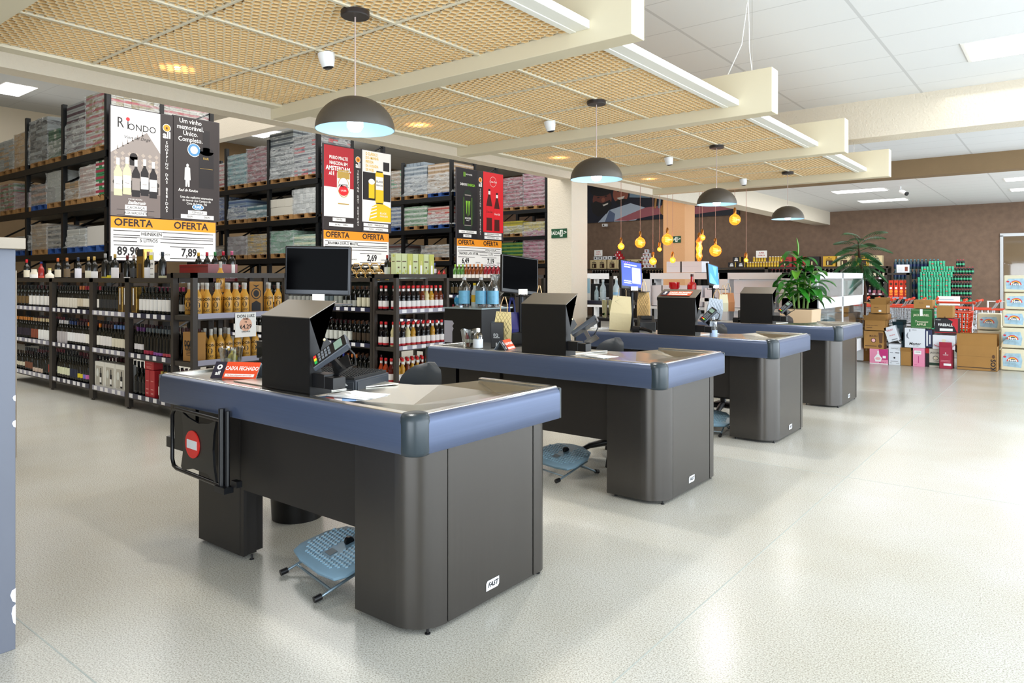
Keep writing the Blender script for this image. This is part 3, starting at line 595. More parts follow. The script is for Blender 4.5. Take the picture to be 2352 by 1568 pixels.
def load(name, row, x1, wd, lvl, h, cols, label, wrap=1, pal=0, case=(.26, .30, .13), band=1, dy=.95, yo=.04, crown=0, rag=0):
    """pallet of goods whose right edge is at x1; cols = (body, band, alternate)"""
    t = thing(name, label, 'pallet load', (x1 - wd, RY[row] + yo, LV[lvl]), 0, 'shrink-wrapped pallets on the racks')
    k = (round(wd, 2), dy)
    if k not in PAL: PAL[k] = palletmesh(wd, dy).mesh('pallet', wood)
    pm = bpy.data.objects.new('pallet', PAL[k] if not pal else palletmesh(wd, dy).mesh('pallet', bluewood)); C.objects.link(pm); pm.parent = t
    b = MB(); cx, cy, cz = case; nx = max(1, round(wd / cx)); ny = max(1, round(dy / cy)); nz = max(1, round(h / cz)); gx, gy, gz = wd / nx, dy / ny, h / nz
    for i in range(nx):
        for j in range(ny):
            for l in range(nz):
                if 0 < i < nx - 1 and 0 < j < ny - 1 and l < nz - 2: continue
                if rag and l == nz - 1 and random.random() < rag: continue
                x, y, z = i * gx, j * gy, .12 + l * gz; a = 2 if random.random() < .25 else 0; e = random.uniform(0, .006)
                b.box(x + .004, y + .004 - e, z + .002, x + gx - .004 + e, y + gy - .004, z + gz - .004, a)
                if band: b.box(x + .002, y + .001 - e, z + gz * .3, x + gx - .002 + e, y + gy - .002, z + gz * .68, 1)
    if crown:
        for q in range(5): b.box(.05 + q * .15, .05, .12 + h, .05 + q * .15 + .13, .5, .12 + h + .08, 0)
    b.build('goods', [mat('goods_%s' % c_.strip('#'), c_, .5) for c_ in cols], t)
    if wrap: wrapmesh(wd, dy, h, 1 if wrap > 1 else 0).build('plastic_wrap', wrapd if wrap > 1 else wrapm, t, smooth=70)
    return t
ca = (.13, .13, .125)   # can trays
G = '#8f9694'
# rack 1, top
load('pallet_load', 0, -13.63, .95, 0, .98, ('#b9bab2', '#a43b46', '#8a7a3c'), 'tall wrapped pallet of red and gold cans, top level beside the first poster', 1, 0, ca)
load('pallet_load', 0, -14.62, .86, 0, .93, ('#9ea3a6', '#54404a', '#c5c8c6'), 'silver wrapped pallet with a sloping top, left of the red and gold cans', 2)
load('pallet_load', 0, -15.6, .80, 0, .56, ('#66806f', '#3c5a4a', '#b7bcb4'), 'low loosely wrapped green and grey pallet on the top rack level', 2, 0, ca, rag=.3)
load('pallet_load', 0, -16.45, .95, 0, .88, ('#8d969b', '#2b2f36', '#33363c'), 'grey wrapped pallet of black cartons with pink stripes, top level', 1, 0, (.3, .3, .22))
load('pallet_load', 0, -17.5, .85, 0, .72, ('#b79463', '#a2814f', '#c9a877'), 'pallet of kraft cartons on the top level, nearest rack', 1, 0, (.3, .3, .14), 0)
load('pallet_load', 0, -18.4, .9, 0, .66, ('#a7adae', '#7f8a8c', '#b79463'), 'grey wrapped pallet on the top level at the left picture edge', 1)
load('pallet_load', 0, -13.66, .95, 0, .95, ('#b9bab2', '#a43b46', '#8a7a3c'), 'gold and red cans showing above the wine poster with palace', 1, 0, ca, yo=1.02)
# rack 1, middle
load('pallet_load', 0, -13.63, .52, 1, .62, ('#3f8a5c', '#a83a52', '#d5d8d0'), 'green and pink goods beside the first poster, middle rack level', 0, 0, ca)
load('pallet_load', 0, -14.17, .68, 1, .58, ('#c6b7b4', '#a98d86', '#e1dcd6'), 'pink-grey wrapped pallet next to green goods, middle level', 1, 0, ca)
load('pallet_load', 0, -14.87, .72, 1, .34, ('#b49a7e', '#9a8468', '#8f8a80'), 'low brown wrapped pallet under an empty gap, middle level', 2)
load('pallet_load', 0, -15.62, .86, 1, .62, ('#aab0ae', '#c9ccca', '#94999b'), 'pale grey wrapped pallet with a yellow dot, middle level', 1, 0, (.4, .4, .3), 0)
load('pallet_load', 0, -16.5, .85, 1, .42, ('#6e6a6c', '#b08a78', '#4a4c55'), 'dark striped can pallet on blue base, middle rack level', 1, 1, ca)
load('pallet_load', 0, -17.45, .85, 1, .3, ('#a88f96', '#8d7280', '#c6b5ba'), 'low pink-grey pallet on the middle level, nearest rack', 1, 0, ca)
load('pallet_load', 0, -18.35, .9, 1, .58, ('#9c4c48', '#557a50', '#b3ada5'), 'red and green goods on the middle level by the left picture edge', 1, 0, ca)
# rack 1, low
load('pallet_load', 0, -13.63, .9, 2, .36, ('#e2e0dc', '#c7c5c2', '#d5d3d0'), 'white printed cartons on the lowest level beside the price board', 0, 1, (.43, .45, .34), 0)
load('pallet_load', 0, -14.6, .86, 2, .34, ('#c3c6c4', '#aeb2b1', '#d9dad6'), 'white wrapped pallet, lowest level, left of the printed cartons', 2, 1)
load('pallet_load', 0, -15.6, .84, 2, .44, ('#6c6f72', '#a5a19a', '#484c52'), 'dark grey can pallet on a blue base, lowest level', 1, 1, ca)
load('pallet_load', 0, -16.5, .8, 2, .52, ('#b09a80', '#8e7c68', '#c3b29c'), 'kraft wrapped pallet on the lowest level, nearest rack', 1, 0)
load('pallet_load', 0, -17.5, .9, 2, .3, ('#a9a6a0', '#8b8a88', '#77787a'), 'low grey pallet behind the woodgrain counter corner', 1, 1)
# rack 2
load('pallet_load', 1, -13.63, .95, 0, .92, ('#a9aeb2', '#3b4152', '#c0404c'), 'wrapped pallet of dark and red cans left of the red poster', 1, 0, ca)
load('pallet_load', 1, -14.62, .98, 0, 1.12, ('#8f989c', '#3c4650', '#b6bcbe'), 'tallest silver pallet under a domed plastic hood, second rack top', 2, 0, ca)
load('pallet_load', 1, -15.62, .95, 0, .86, ('#6c2836', '#8f4a56', '#54202c'), 'dark red boxed pallet on the second rack top', 1, 0, (.19, .19, .12))
load('pallet_load', 1, -16.62, .9, 0, .78, ('#5c8890', '#84a8ac', '#49707a'), 'teal wrapped pallet on the second rack top', 1, 0, ca)
load('pallet_load', 1, -17.56, .9, 0, .62, ('#c9c2bc', '#a63a40', '#b8b0a8'), 'red and white can pallet beside the dark wine poster, top level', 1, 0, ca)
load('pallet_load', 1, -13.63, .98, 1, .58, ('#b6babb', '#94999c', '#cfd2d2'), 'pale grey can pallet, middle level left of the red poster', 1, 0, ca, 0)
load('pallet_load', 1, -14.66, .92, 1, .4, ('#d8d4c8', '#e6e2d8', '#c9b89a'), 'white cartons with bottle pictures, middle level of second rack', 0, 0, (.3, .3, .2), 0)
load('pallet_load', 1, -15.62, .95, 1, .3, ('#7c9499', '#4c707c', '#a7b5b6'), 'low blue-grey wrapped pallet, middle level of second rack', 2, 0, ca)
load('pallet_load', 1, -16.62, .85, 1, .5, ('#8698aa', '#52688e', '#a4b3c0'), 'pale blue draped pallet, middle level of second rack', 2, 0)
load('pallet_load', 1, -17.56, .7, 1, .62, ('#3d5c94', '#2a4170', '#6c88b4'), 'blue can pallet beside the dark wine poster, middle level', 1, 0, ca)
load('pallet_load', 1, -13.63, .95, 2, .42, ('#78a08a', '#c0c6a4', '#4c7c62'), 'green and cream bottles pallet, lowest level by the price board', 1, 0, ca)
load('pallet_load', 1, -14.62, .95, 2, .54, ('#6f9c86', '#8fb29e', '#5c8a74'), 'green bottle pallet above the switched-off monitor, lowest level', 1, 0, ca, 0)
load('pallet_load', 1, -15.62, .95, 2, .5, ('#b39a62', '#8d7a4a', '#d0a83c'), 'kraft and gold can pallet, lowest level of second rack', 1, 0, ca)
load('pallet_load', 1, -16.62, .88, 2, .48, ('#8d8588', '#6f666c', '#a49ca0'), 'grey-brown carton pallet, lowest level of second rack', 1, 0, ca, 0)
load('pallet_load', 1, -17.56, .85, 2, .26, ('#7c7468', '#a49c8e', '#5c564e'), 'low dark pallet right of the first price board', 2, 0)
load('pallet_load', 1, -13.9, .8, 0, .55, ('#a37b4b', '#8d6a3f', '#b58c58'), 'kraft box on the rack behind the beer posters', 0, 0, (.4, .45, .27), 0, yo=1.02)
# rack 3
load('pallet_load', 2, -13.63, .95, 0, .82, ('#b39a7c', '#c8bfb6', '#9c8468'), 'kraft tray pallet in torn wrap left of the green can poster', 2, 1, ca)
load('pallet_load', 2, -14.62, .95, 0, .86, ('#8c9aa6', '#b3bdc4', '#6c7c8c'), 'blue-grey wrapped pallet under loose green bottles, third rack', 2, 0, ca, crown=1)
load('pallet_load', 2, -15.62, .9, 0, .78, ('#a48d74', '#b6ab9c', '#4a8c62'), 'brown and green wrapped pallet beside the yellow poster, top level', 1, 0, ca)
load('pallet_load', 2, -13.63, .95, 1, .5, ('#c2a9a2', '#b45a54', '#d8d2ca'), 'pink and white can pallet on blue base, third rack middle', 2, 1, ca)
load('pallet_load', 2, -14.62, .95, 1, .56, ('#5a9464', '#cfd6cc', '#3c7c48'), 'green and white bottle pallet, third rack middle', 1, 0, ca)
load('pallet_load', 2, -15.62, .9, 1, .6, ('#6c86ac', '#c6ccd2', '#3f5c90'), 'blue and silver can pallet beside the yellow poster, middle level', 1, 1, ca)
load('pallet_load', 2, -13.63, 1.2, 2, .34, ('#8d8a86', '#a49280', '#6c6660'), 'grey wrapped tray of bottles behind the pale green gift boxes', 1, 0, ca, rag=.2)
load('pallet_load', 2, -15.62, .9, 2, .4, ('#7c7c7e', '#64403c', '#9a9a9c'), 'dark wrapped pallet beside the second price board', 2, 0)
load('pallet_load', 2, -13.7, .95, 0, .6, ('#a7a9aa', '#8f3c4c', '#c3c4c4'), 'silver and red pallet showing above the green can poster', 2, 0, ca, yo=1.02)
# rack 4
load('pallet_load', 3, -13.63, .98, 0, 1.1, ('#8a2a48', '#b2788c', '#6c1c38'), 'tall magenta pallet touching the cream pillar, top level', 1, 0, ca, 1)
load('pallet_load', 3, -14.65, .95, 0, 1.02, ('#7c1c34', '#9c3c50', '#5c1428'), 'tall dark red pallet right of the red cola poster, top level', 1, 0, ca, 1)
load('pallet_load', 3, -13.63, .98, 1, .36, ('#a89a38', '#c6b64a', '#8c8030'), 'yellow can pallet beside the pillar, middle level', 1, 0, ca, 1)
load('pallet_load', 3, -14.65, .95, 1, .42, ('#b8a83c', '#8f8a3a', '#d2c45a'), 'yellow can pallet right of the red cola poster', 2, 0, ca, 1)
load('pallet_load', 3, -13.63, .98, 2, 1.0, ('#9c3c60', '#b87890', '#7c2848'), 'magenta pallet beside the pillar, lowest level', 1, 0, ca, 1, dy=.7)
load('pallet_load', 3, -14.65, .95, 2, .62, ('#3f7c4c', '#8ca044', '#2c6038'), 'green can pallet above the second monitor, lowest level', 0, 0, ca, 1)

# ================================================================= PRICE BOARDS AND POSTERS
char = mat('charcoal_board', '#3b363b', .5); orange_b = mat('orange_board', '#f59a1c', .5); board_w = mat('board_white', '#f1f1f2', .45)
SX = -13.38; SYB = [5.56, 10.12, 14.58]
def poster(name, label, y0, y1, z0, z1, mats, draw, cat='poster', edge=char, group='advertising posters on the rack ends'):
    t = thing(name, label, cat, (SX, y0, z0), 0, group)
    MB().box(-.04, -.015, -.015, 0, y1 - y0 + .015, z1 - z0 + .015).build('backing_frame', edge, t)
    b = MB(); [b.box(-.26, y, .3, -.04, y + .04, .34) for y in (.02, y1 - y0 - .06)]; b.build('bracket', rack_m, t)
    b = MB(); draw(b, MX((.001, 0, 0)), y1 - y0, z1 - z0); b.build('print', mats, t)
    return t
def pm(n, c): return mat('print_' + n, c, .5)
P = dict(w=pm('white', '#f0f0f0'), k=pm('black', '#17141a'), r=pm('red', '#b01c2c'), br=pm('bright_red', '#e0202c'), y=pm('yellow', '#f2c81c'), g=pm('lime', '#8fd43a'), gr=pm('grey', '#8d8582'), ds=pm('dusk', '#6d6361'), dk=pm('dark_wine', '#2a2426'),
         go=pm('gold', '#b99a4c'), or_=pm('orange', '#f0961e'), sk=pm('pale_sky', '#e6e8ec'), bl=pm('blue', '#4a86b8'), gl=pm('wine_white', '#d9d6a4'), st=pm('stone', '#a79c94'), co=pm('cola', '#4a1512'), dg=pm('dark_green', '#12241c'))
PK = list(P); PMATS = [P[k] for k in PK]; I = {k: i for i, k in enumerate(PK)}
def bottle2(b, M, u, v, s, body, lab, cap, d=.003):
    b.sheet([(u - .07 * s, v), (u + .07 * s, v), (u + .07 * s, v + .42 * s), (u + .025 * s, v + .52 * s), (u + .025 * s, v + .66 * s), (u - .025 * s, v + .66 * s), (u - .025 * s, v + .52 * s), (u - .07 * s, v + .42 * s)], I[body], M, d)
    b.rect(M, u - .068 * s, v + .12 * s, u + .068 * s, v + .34 * s, I[lab], d + .001); b.rect(M, u - .027 * s, v + .55 * s, u + .027 * s, v + .67 * s, I[cap], d + .001)
    b.rect(M, u - .04 * s, v + .2 * s, u + .04 * s, v + .21 * s, I['gr'], d + .002)
def can2(b, M, u, v, w_, h, body, top, d=.003):
    b.sheet([(u - w_ * .42, v), (u + w_ * .42, v), (u + w_ / 2, v + h * .06), (u + w_ / 2, v + h * .9), (u + w_ * .38, v + h), (u - w_ * .38, v + h), (u - w_ / 2, v + h * .9), (u - w_ / 2, v + h * .06)], I[body], M, d)
    b.rect(M, u - w_ * .38, v + h * .96, u + w_ * .38, v + h, I[top], d + .001); b.rect(M, u - w_ * .42, v, u + w_ * .42, v + h * .03, I[top], d + .001)
def d_wine(b, M, W, H):
    b.rect(M, 0, 0, W, H, I['sk'], 0); b.rect(M, 0, 0, W, .42, I['ds'], .0005)
    b.sheet([(0, .42), (W, .42), (W, 1.20), (W * .72, 1.55), (0, 1.12)], I['gr'], M, .001)
    for k in range(9): q = .12 + k * .105; b.sheet([(q * W / .95 * .9, 1.12 + q * .55), (q * W / .95 * .9 + .03, 1.12 + q * .55), (q * W / .95 * .9 + .015, 1.22 + q * .55)], I['gr'], M, .001) if q < .68 else None
    for i in range(7):
        for j in range(5): b.sheet([(.08 + i * .12, .72 + j * .09), (.12 + i * .12, .76 + j * .09), (.08 + i * .12, .80 + j * .09), (.04 + i * .12, .76 + j * .09)], I['st'], M, .0015)
    b.rect(M, .32, .92, .46, 1.08, I['k'], .002); b.ell(M, .39, 1.08, .07, .07, I['k'], .002, 12)
    for i in range(6): b.ell(M, .08 + i * .145, .60, .05, .05, I['dk'], .002, 10); b.rect(M, .05 + i * .145, .43, .11 + i * .145, .55, I['dk'], .002)
    b.text('R', .26, M @ Matrix.Translation((.16, 1.66, 0)), I['k'], 0, .004, .8); b.text('I', .2, M @ Matrix.Translation((.29, 1.63, 0)), I['k'], 0, .004, .9); b.ell(M, .29, 1.745, .035, .035, I['br'], .004, 14)
    b.text('ONDO', .17, M @ Matrix.Translation((.54, 1.61, 0)), I['k'], 0, .004, .95)
    b.text('Vino del Doge', .08, M @ Matrix.Translation((.45, 1.42, 0)), I['dk'], 0, .004, 1, italic=.3)
    for i, (c, l) in enumerate((('gl', 'w'), ('gl', 'w'), ('k', 'gr'), ('k', 'w'), ('k', 'w'))): bottle2(b, M, .12 + i * .155, .36 + (.03 if i % 2 else 0), 1.0, c, l, 'w')
    b.text('IMPORTADORA', .035, M @ Matrix.Translation((.42, .31, 0)), I['w'], 0, .004); b.text('Italiamais', .085, M @ Matrix.Translation((.44, .25, 0)), I['w'], .02, .004, italic=.4)
    for k, s_ in enumerate(('AGUARDENTE', 'CACHAÇA')): b.rect(M, .24, .02 + k * .1, .62, .105 + k * .1, I['w'], .003); b.text(s_, .065, M @ Matrix.Translation((.43, .06 + k * .1, 0)), I['k'], .005, .005); b.rect(M, .1, .012 + k * .1, .76, .018 + k * .1, I['k'], .002)
def d_dark(b, M, W, H):
    b.rect(M, 0, 0, W, H, I['dk'], 0)
    for k, s_ in enumerate(('Um vinho', 'memorável.', 'Único.', 'Completo.')): b.text(s_, .125, M @ Matrix.Translation((.33, 1.87 - k * .115, 0)), I['w'], .008, .003, .9)
    b.ell(M, .40, 1.34, .13, .13, I['w'], .002, 24); b.ell(M, .40, 1.34, .12, .12, I['bl'], .003, 24); b.ell(M, .40, 1.34, .075, .075, I['w'], .004, 20)
    b.rect(M, .50, .62, .80, 1.34, I['k'], .002); b.ell(M, .65, 1.34, .15, .08, I['k'], .002); b.rect(M, .58, 1.3, .72, 1.75, I['k'], .002); b.text('RAR', .06, M @ Matrix.Translation((.64, 1.2, 0)), I['go'], .01, .004); b.rect(M, .52, 1.0, .78, 1.005, I['go'], .004)
    b.ell(M, .27, 1.03, .025, .03, I['w'], .003); b.sheet([(.21, .75), (.22, .98), (.25, 1.0), (.29, 1.0), (.32, .98), (.33, .75), (.31, .75), (.31, .62), (.28, .62), (.27, .74), (.26, .62), (.23, .62), (.23, .75)], I['w'], M, .003)
    b.text('Raul de Randon', .075, M @ Matrix.Translation((.28, .55, 0)), I['w'], .005, .003, .8, italic=.4)
    for k, s_ in enumerate(('Uma das melhores expressões', 'do terroir dos Campos de', 'Cima da Serra - RS')): b.text(s_, .062, M @ Matrix.Translation((.455, .42 - k * .06, 0)), I['w'], .002, .003, .86)
    b.ell(M, .48, .24, .12, .055, I['w'], .003, 24); b.ell(M, .48, .24, .11, .047, I['bl'], .004, 24); b.text('RAR', .075, M @ Matrix.Translation((.48, .24, 0)), I['w'], .02, .005)
    b.rect(M, .28, .10, .66, .17, I['w'], .003); b.text('CERVEZA', .055, M @ Matrix.Translation((.47, .135, 0)), I['k'], .004, .005)
    b.rect(M, .14, .01, .80, .09, I['w'], .003); b.text('BIER', .055, M @ Matrix.Translation((.32, .05, 0)), I['k'], .004, .005); b.text('BIERE', .055, M @ Matrix.Translation((.67, .05, 0)), I['k'], .004, .005)
def d_strip(b, M, W, H):
    b.rect(M, 0, 0, W, H, I['ds'], -.0005); b.rect(M, 0, 0, W, H, I['dk'], 0); b.ell(M, W / 2, H - .24, .075, .075, I['w'], .002, 20); b.ell(M, W / 2, H - .24, .065, .065, I['or_'], .003, 20); b.text('a', .09, M @ Matrix.Translation((W / 2, H - .235, 0)), I['k'], .03, .004)
    b.text('all', .17, M @ Matrix.Translation((W / 2, H - .38, 0)), I['w'], .03, .004)
    z = H - .52
    for ch_ in 'SHOPPING DAS BEBIDAS': b.text(ch_, .075, M @ Matrix.Translation((W / 2, z, 0)), I['w'], .006, .004) if ch_ != ' ' else None; z -= .067
def words(b, M, rows):
    for (u0, u1, v, s_) in rows:
        b.rect(M, u0, v - .04, u1, v + .04, I['w'], .003); b.text(s_, .05, M @ Matrix.Translation(((u0 + u1) / 2, v, 0)), I['k'], .004, .005)
def d_red(b, M, W, H):
    b.rect(M, 0, 0, W, H, I['dk'], -.0005); b.rect(M, .01, .3, W - .01, H - .01, I['w'], 0); b.rect(M, .01, .98, W - .01, H - .01, I['r'], .001)
    for k, (s_, z) in enumerate((('PURO MALTE', .105), ('NASCIDA EM', .105), ('AMSTERDAM,', .14), ('AÍ É', .105))): b.text(s_, z, M @ Matrix.Translation((.42 if k < 3 else .22, 1.66 - k * .125, 0)), I['w'], .03, .003, .85)
    can2(b, M, .56, .60, .38, .80, 'w', 'go'); b.rect(M, .38, 1.2, .74, 1.36, I['go'], .004); b.ell(M, .56, 1.0, .17, .24, I['go'], .0045, 24); b.ell(M, .56, 1.0, .155, .22, I['w'], .005, 24)
    b.ell(M, .56, .92, .14, .12, I['br'], .006, 24); b.text('AMSTEL', .1, M @ Matrix.Translation((.56, 1.03, 0)), I['k'], .01, .007, .85); b.text('LAGER', .055, M @ Matrix.Translation((.56, .92, 0)), I['w'], .01, .007)
    words(b, M, [(.25, .62, .24, 'CERVEJA'), (.15, .85, .12, 'BAYRA      BIRRA')])
def d_yel(b, M, W, H):
    b.rect(M, 0, .22, W, H, I['w'], 0); b.rect(M, .02, .75, W - .01, 1.42, I['k'], .001); b.sheet([(.2, .25), (W, .25), (W, .60), (.55, .72), (.3, .6)], I['y'], M, .002)
    for k, s_ in enumerate(('O CLÁSSICO', 'DO AMANHÃ', 'PRECISA', 'DA OUSADIA', 'DE HOJE.')): b.text(s_, .095, M @ Matrix.Translation((.10, 1.86 - k * .095, 0)), I['y'], .012, .003, .7, 'LEFT')
    b.rect(M, .66, 1.5, .86, 1.72, I['k'], .002); b.rect(M, .2, .8, .38, 1.2, I['y'], .003); b.ell(M, .29, 1.2, .1, .07, I['w'], .004); can2(b, M, .54, .68, .26, .80, 'y', 'k'); b.rect(M, .42, 1.02, .66, 1.34, I['w'], .005); b.text('BLACK', .07, M @ Matrix.Translation((.54, 1.22, 0)), I['k'], .01, .006); b.text('PRINCESS', .05, M @ Matrix.Translation((.54, 1.13, 0)), I['k'], .01, .006)
    b.text('BLACK', .07, M @ Matrix.Translation((.66, .45, 0)), I['w'], .01, .004); b.text('PRINCESS', .06, M @ Matrix.Translation((.68, .38, 0)), I['w'], .01, .004)
    for k in range(4): b.sheet([(.25, .30 + k * .08), (.45, .36 + k * .08), (.45, .39 + k * .08), (.25, .33 + k * .08)], I['w'], M, .004)
    words(b, M, [(.04, .82, .15, 'SUCO     ENERGÉTICO'), (.04, .82, .05, 'SUCO     INTEGRAL')])
def d_mon(b, M, W, H):
    b.rect(M, 0, 0, W, H, I['k'], 0); b.text('SABOR E', .095, M @ Matrix.Translation((.28, 1.50, 0)), I['w'], .02, .003, .8); b.text('ENERGIA', .095, M @ Matrix.Translation((.60, 1.50, 0)), I['g'], .02, .003, .8)
    for a in (0, .03, .06): b.rect(M, .27 + a, 1.72, .285 + a, 1.85, I['g'], .003)
    b.text('MONSTER', .06, M @ Matrix.Translation((.50, 1.79, 0)), I['w'], .01, .003)
    b.ell(M, .45, .78, .27, .60, I['dg'], .001, 28); can2(b, M, .45, .35, .34, .88, 'k', 'gr', .003); b.rect(M, .275, .38, .285, 1.15, I['g'], .004); b.rect(M, .615, .38, .625, 1.15, I['g'], .004)
    for a, l in ((-.07, .34), (0, .40), (.07, .36)): b.sheet([(.43 + a, 1.05), (.48 + a, 1.05), (.465 + a, 1.05 - l), (.45 + a, 1.0 - l), (.445 + a, .9)], I['g'], M, .006)
    b.text('MONSTER', .07, M @ Matrix.Translation((.45, .56, 0)), I['w'], .015, .006, .8); b.text('ENERGY', .035, M @ Matrix.Translation((.45, .50, 0)), I['w'], .01, .006)
    words(b, M, [(.08, .82, .18, 'SUCO     SALGADINHO'), (.26, .6, .07, 'SNACKS')])
def d_cola(b, M, W, H):
    b.rect(M, 0, .2, W, H, I['br'], 0); b.ell(M, .44, 1.68, .15, .15, I['w'], .002, 24); b.ell(M, .44, 1.68, .142, .142, I['br'], .003, 24); b.text('Coca-Cola', .085, M @ Matrix.Translation((.44, 1.68, 0)), I['w'], .01, .004, .9, italic=.3)
    for u, s_ in ((.27, 1.0), (.62, .94)):
        b.sheet([(u - .13 * s_, .25), (u + .13 * s_, .25), (u + .12 * s_, .55), (u + .14 * s_, .75 * s_), (u + .14 * s_, .95 * s_), (u + .05 * s_, 1.28 * s_), (u + .04 * s_, 1.42 * s_), (u - .04 * s_, 1.42 * s_), (u - .05 * s_, 1.28 * s_), (u - .14 * s_, .95 * s_), (u - .14 * s_, .75 * s_), (u - .12 * s_, .55)], I['co'], M, .003)
        b.rect(M, u - .14 * s_, .62 * s_, u + .14 * s_, .96 * s_, I['br'], .004); b.rect(M, u - .045, 1.30 * s_, u + .045, 1.40 * s_, I['w'], .004); b.rect(M, u - .04, 1.40 * s_, u + .04, 1.46 * s_, I['k'], .004); b.text('Coca-Cola', .085, M @ Matrix.Translation((u, .79 * s_, 0)), I['w'] if u > .4 else I['k'], .01, .005, .72, italic=.3)
    words(b, M, [(.05, .83, .14, 'REFRIGERANTE  WATER'), (.05, .83, .04, 'ÁGUA TÔNICA   AGUA')])
def d_offer(rows, prices, notes):
    def f(b, M, W, H):
        b.rect(M, 0, 0, W, H, I['w'], 0); b.rect(M, 0, H - .20, W, H, I['or_'], .001)
        for u in (.05, 1.12): b.text('OFERTA', .185, M @ Matrix.Translation((u, H - .10, 0)), I['k'], .022, .004, 1.0, 'LEFT')
        for v in (.52, .44, .40, .33): b.rect(M, .04, v, W - .05, v + .014, I['k'], .002)
        for v in (.26, .04): b.rect(M, .05, v, .75, v + .012, I['k'], .002); b.rect(M, 1.05, v, 1.72, v + .012, I['k'], .002)
        for (u, v, s_) in rows: l = .045 * len(s_); b.rect(M, u - l / 2 - .03, v - .045, u + l / 2 + .03, v + .045, I['w'], .003); b.text(s_, .085, M @ Matrix.Translation((u, v, 0)), I['k'], .02, .005, .95)
        for (u, s_) in prices: b.rect(M, u - .22, .06, u + .24, .25, I['w'], .003); b.text(s_, .21, M @ Matrix.Translation((u, .155, 0)), I['k'], .03, .005, .85)
        for (u, s_) in notes: b.rect(M, u - .12, .065, u + .12, .165, I['w'], .003); b.text(s_, .045, M @ Matrix.Translation((u, .115, 0)), I['k'], .004, .005)
    return f
NAMES = [('wine poster with sepia palace and five bottles', 'dark wine poster with a large purple bottle', d_wine, d_dark), ('red and white poster with a lager can', 'white and yellow poster with a beer glass and can', d_red, d_yel), ('black poster with a green-clawed energy drink can', 'bright red poster with two cola bottles', d_mon, d_cola)]
OFF = [([(.71, .48, 'HEINEKEN'), (.66, .36, '5 LITROS')], [(.30, '89,90'), (1.42, '7,89')], [(.95, 'UNIDADE'), (1.8, 'PAGTO. EM DINHEIRO')]),
       ([(.55, .48, 'BRAHMA DUPLO MALTE'), (.55, .36, 'LATA 350ML')], [(.35, '2,79'), (1.42, '2,69')], [(.85, 'UNIDADE'), (1.8, 'UNIDADE')]),
       ([(.50, .36, 'SABORES LATA 473 ML'), (1.45, .48, 'COCA COLA'), (1.45, .36, '2 LTS')], [(.35, '6,49'), (1.45, '7,19')], [(.88, 'UNIDADE'), (1.82, 'UNIDADE')])]
for i in range(3):
    y = SYB[i]; nm = NAMES[i]
    poster('poster', nm[0], y, y + .87, 2.56, 4.50, PMATS, nm[2])
    poster('poster', nm[1], y + 1.12, y + 2.03, 2.58, 4.52, PMATS, nm[3])
    poster('banner', 'narrow charcoal strip with vertical lettering beside the ' + ['palace poster', 'lager can poster', 'energy drink poster'][i], y + .87, y + 1.11, 2.56, 4.50, PMATS, d_strip, 'banner')
    poster('price_board', ['white offer board with orange header, prices 89,90 and 7,89', 'white offer board with orange header, behind the large monitor', 'white offer board with orange header, prices 6,49 and 7,19'][i], y, y + 1.96, 1.77, 2.54, PMATS, d_offer(*OFF[i]), 'price board', group='orange-headed price boards')
# mural of friends drinking on the back wall
MS = Matrix.Diagonal((1, .72, 1, 1))
mu = thing('wall_mural', 'large dark blue printed mural of bearded men laughing with drinks, on the back wall', 'mural', (-14.9, YW, 3.57))
MB().box(0, -.05, 0, 6.1, 0, 2.0).build('panel', mat('mural_navy', '#141a30', .4), mu)
b = MB(); M = MY((0, -.052, 0)) @ MS; mm_ = [mat('mural_' + n, c, .5) for n, c in (('skin_dark', '#6e3a32'), ('skin_light', '#9c5a48'), ('shirt', '#b4c4d8'), ('shirt_dark', '#5f6f90'), ('beard', '#0e0d14'), ('glow', '#7f9cb4'), ('rose', '#a8606a'), ('teeth', '#e6e2dc'), ('amber', '#b8864a'), ('navy_dark', '#0b1228'))]
b.rect(M, .02, .02, 6.08, 1.98, 9, .0); b.sheet([(1.95, 1.2), (2.8, 1.1), (2.9, 1.95), (2.0, 1.95)], 5, M, .001)
b.sheet([(.6, .0), (1.1, .62), (2.0, .9), (2.75, .55), (2.2, .0)], 2, M, .002); b.sheet([(.9, .0), (1.1, .62), (1.35, .4), (1.3, .0)], 3, M, .003)
b.ell(M, .78, 1.20, .42, .56, 0, .004, 24); b.sheet([(.28, 1.02), (.5, 1.14), (.8, 1.0), (1.12, 1.16), (1.22, .9), (1.0, .45), (.6, .3), (.36, .55)], 4, M, .005); b.ell(M, .75, 1.70, .5, .32, 4, .005, 20); b.sheet([(.8, .92), (1.05, 1.0), (1.04, .93), (.85, .84)], 7, M, .006); b.ell(M, .62, 1.32, .06, .03, 4, .006); b.ell(M, .95, 1.36, .06, .03, 4, .006); b.ell(M, .83, 1.18, .08, .12, 1, .006)
b.ell(M, 1.58, 1.42, .33, .50, 1, .004, 24); b.ell(M, 1.55, 1.86, .38, .25, 4, .005, 20); b.sheet([(1.35, 1.05), (1.6, 1.2), (1.86, 1.12), (1.7, .9), (1.45, .88)], 4, M, .005); b.sheet([(1.42, 1.22), (1.76, 1.30), (1.7, 1.16), (1.52, 1.12)], 7, M, .006); b.ell(M, 1.48, 1.55, .05, .03, 4, .006); b.ell(M, 1.74, 1.58, .05, .03, 4, .006)
b.sheet([(1.3, .05), (2.6, .62), (4.2, .75), (4.2, .35), (2.9, .2), (1.9, .0)], 6, M, .003)
for k in range(6): b.tube([M @ Vector((3.0 + k * .16, .55, .006)), M @ Vector((3.05 + k * .17, 1.35 - .05 * abs(k - 2), .006))], .045, 5, 5 if k % 2 else 8)
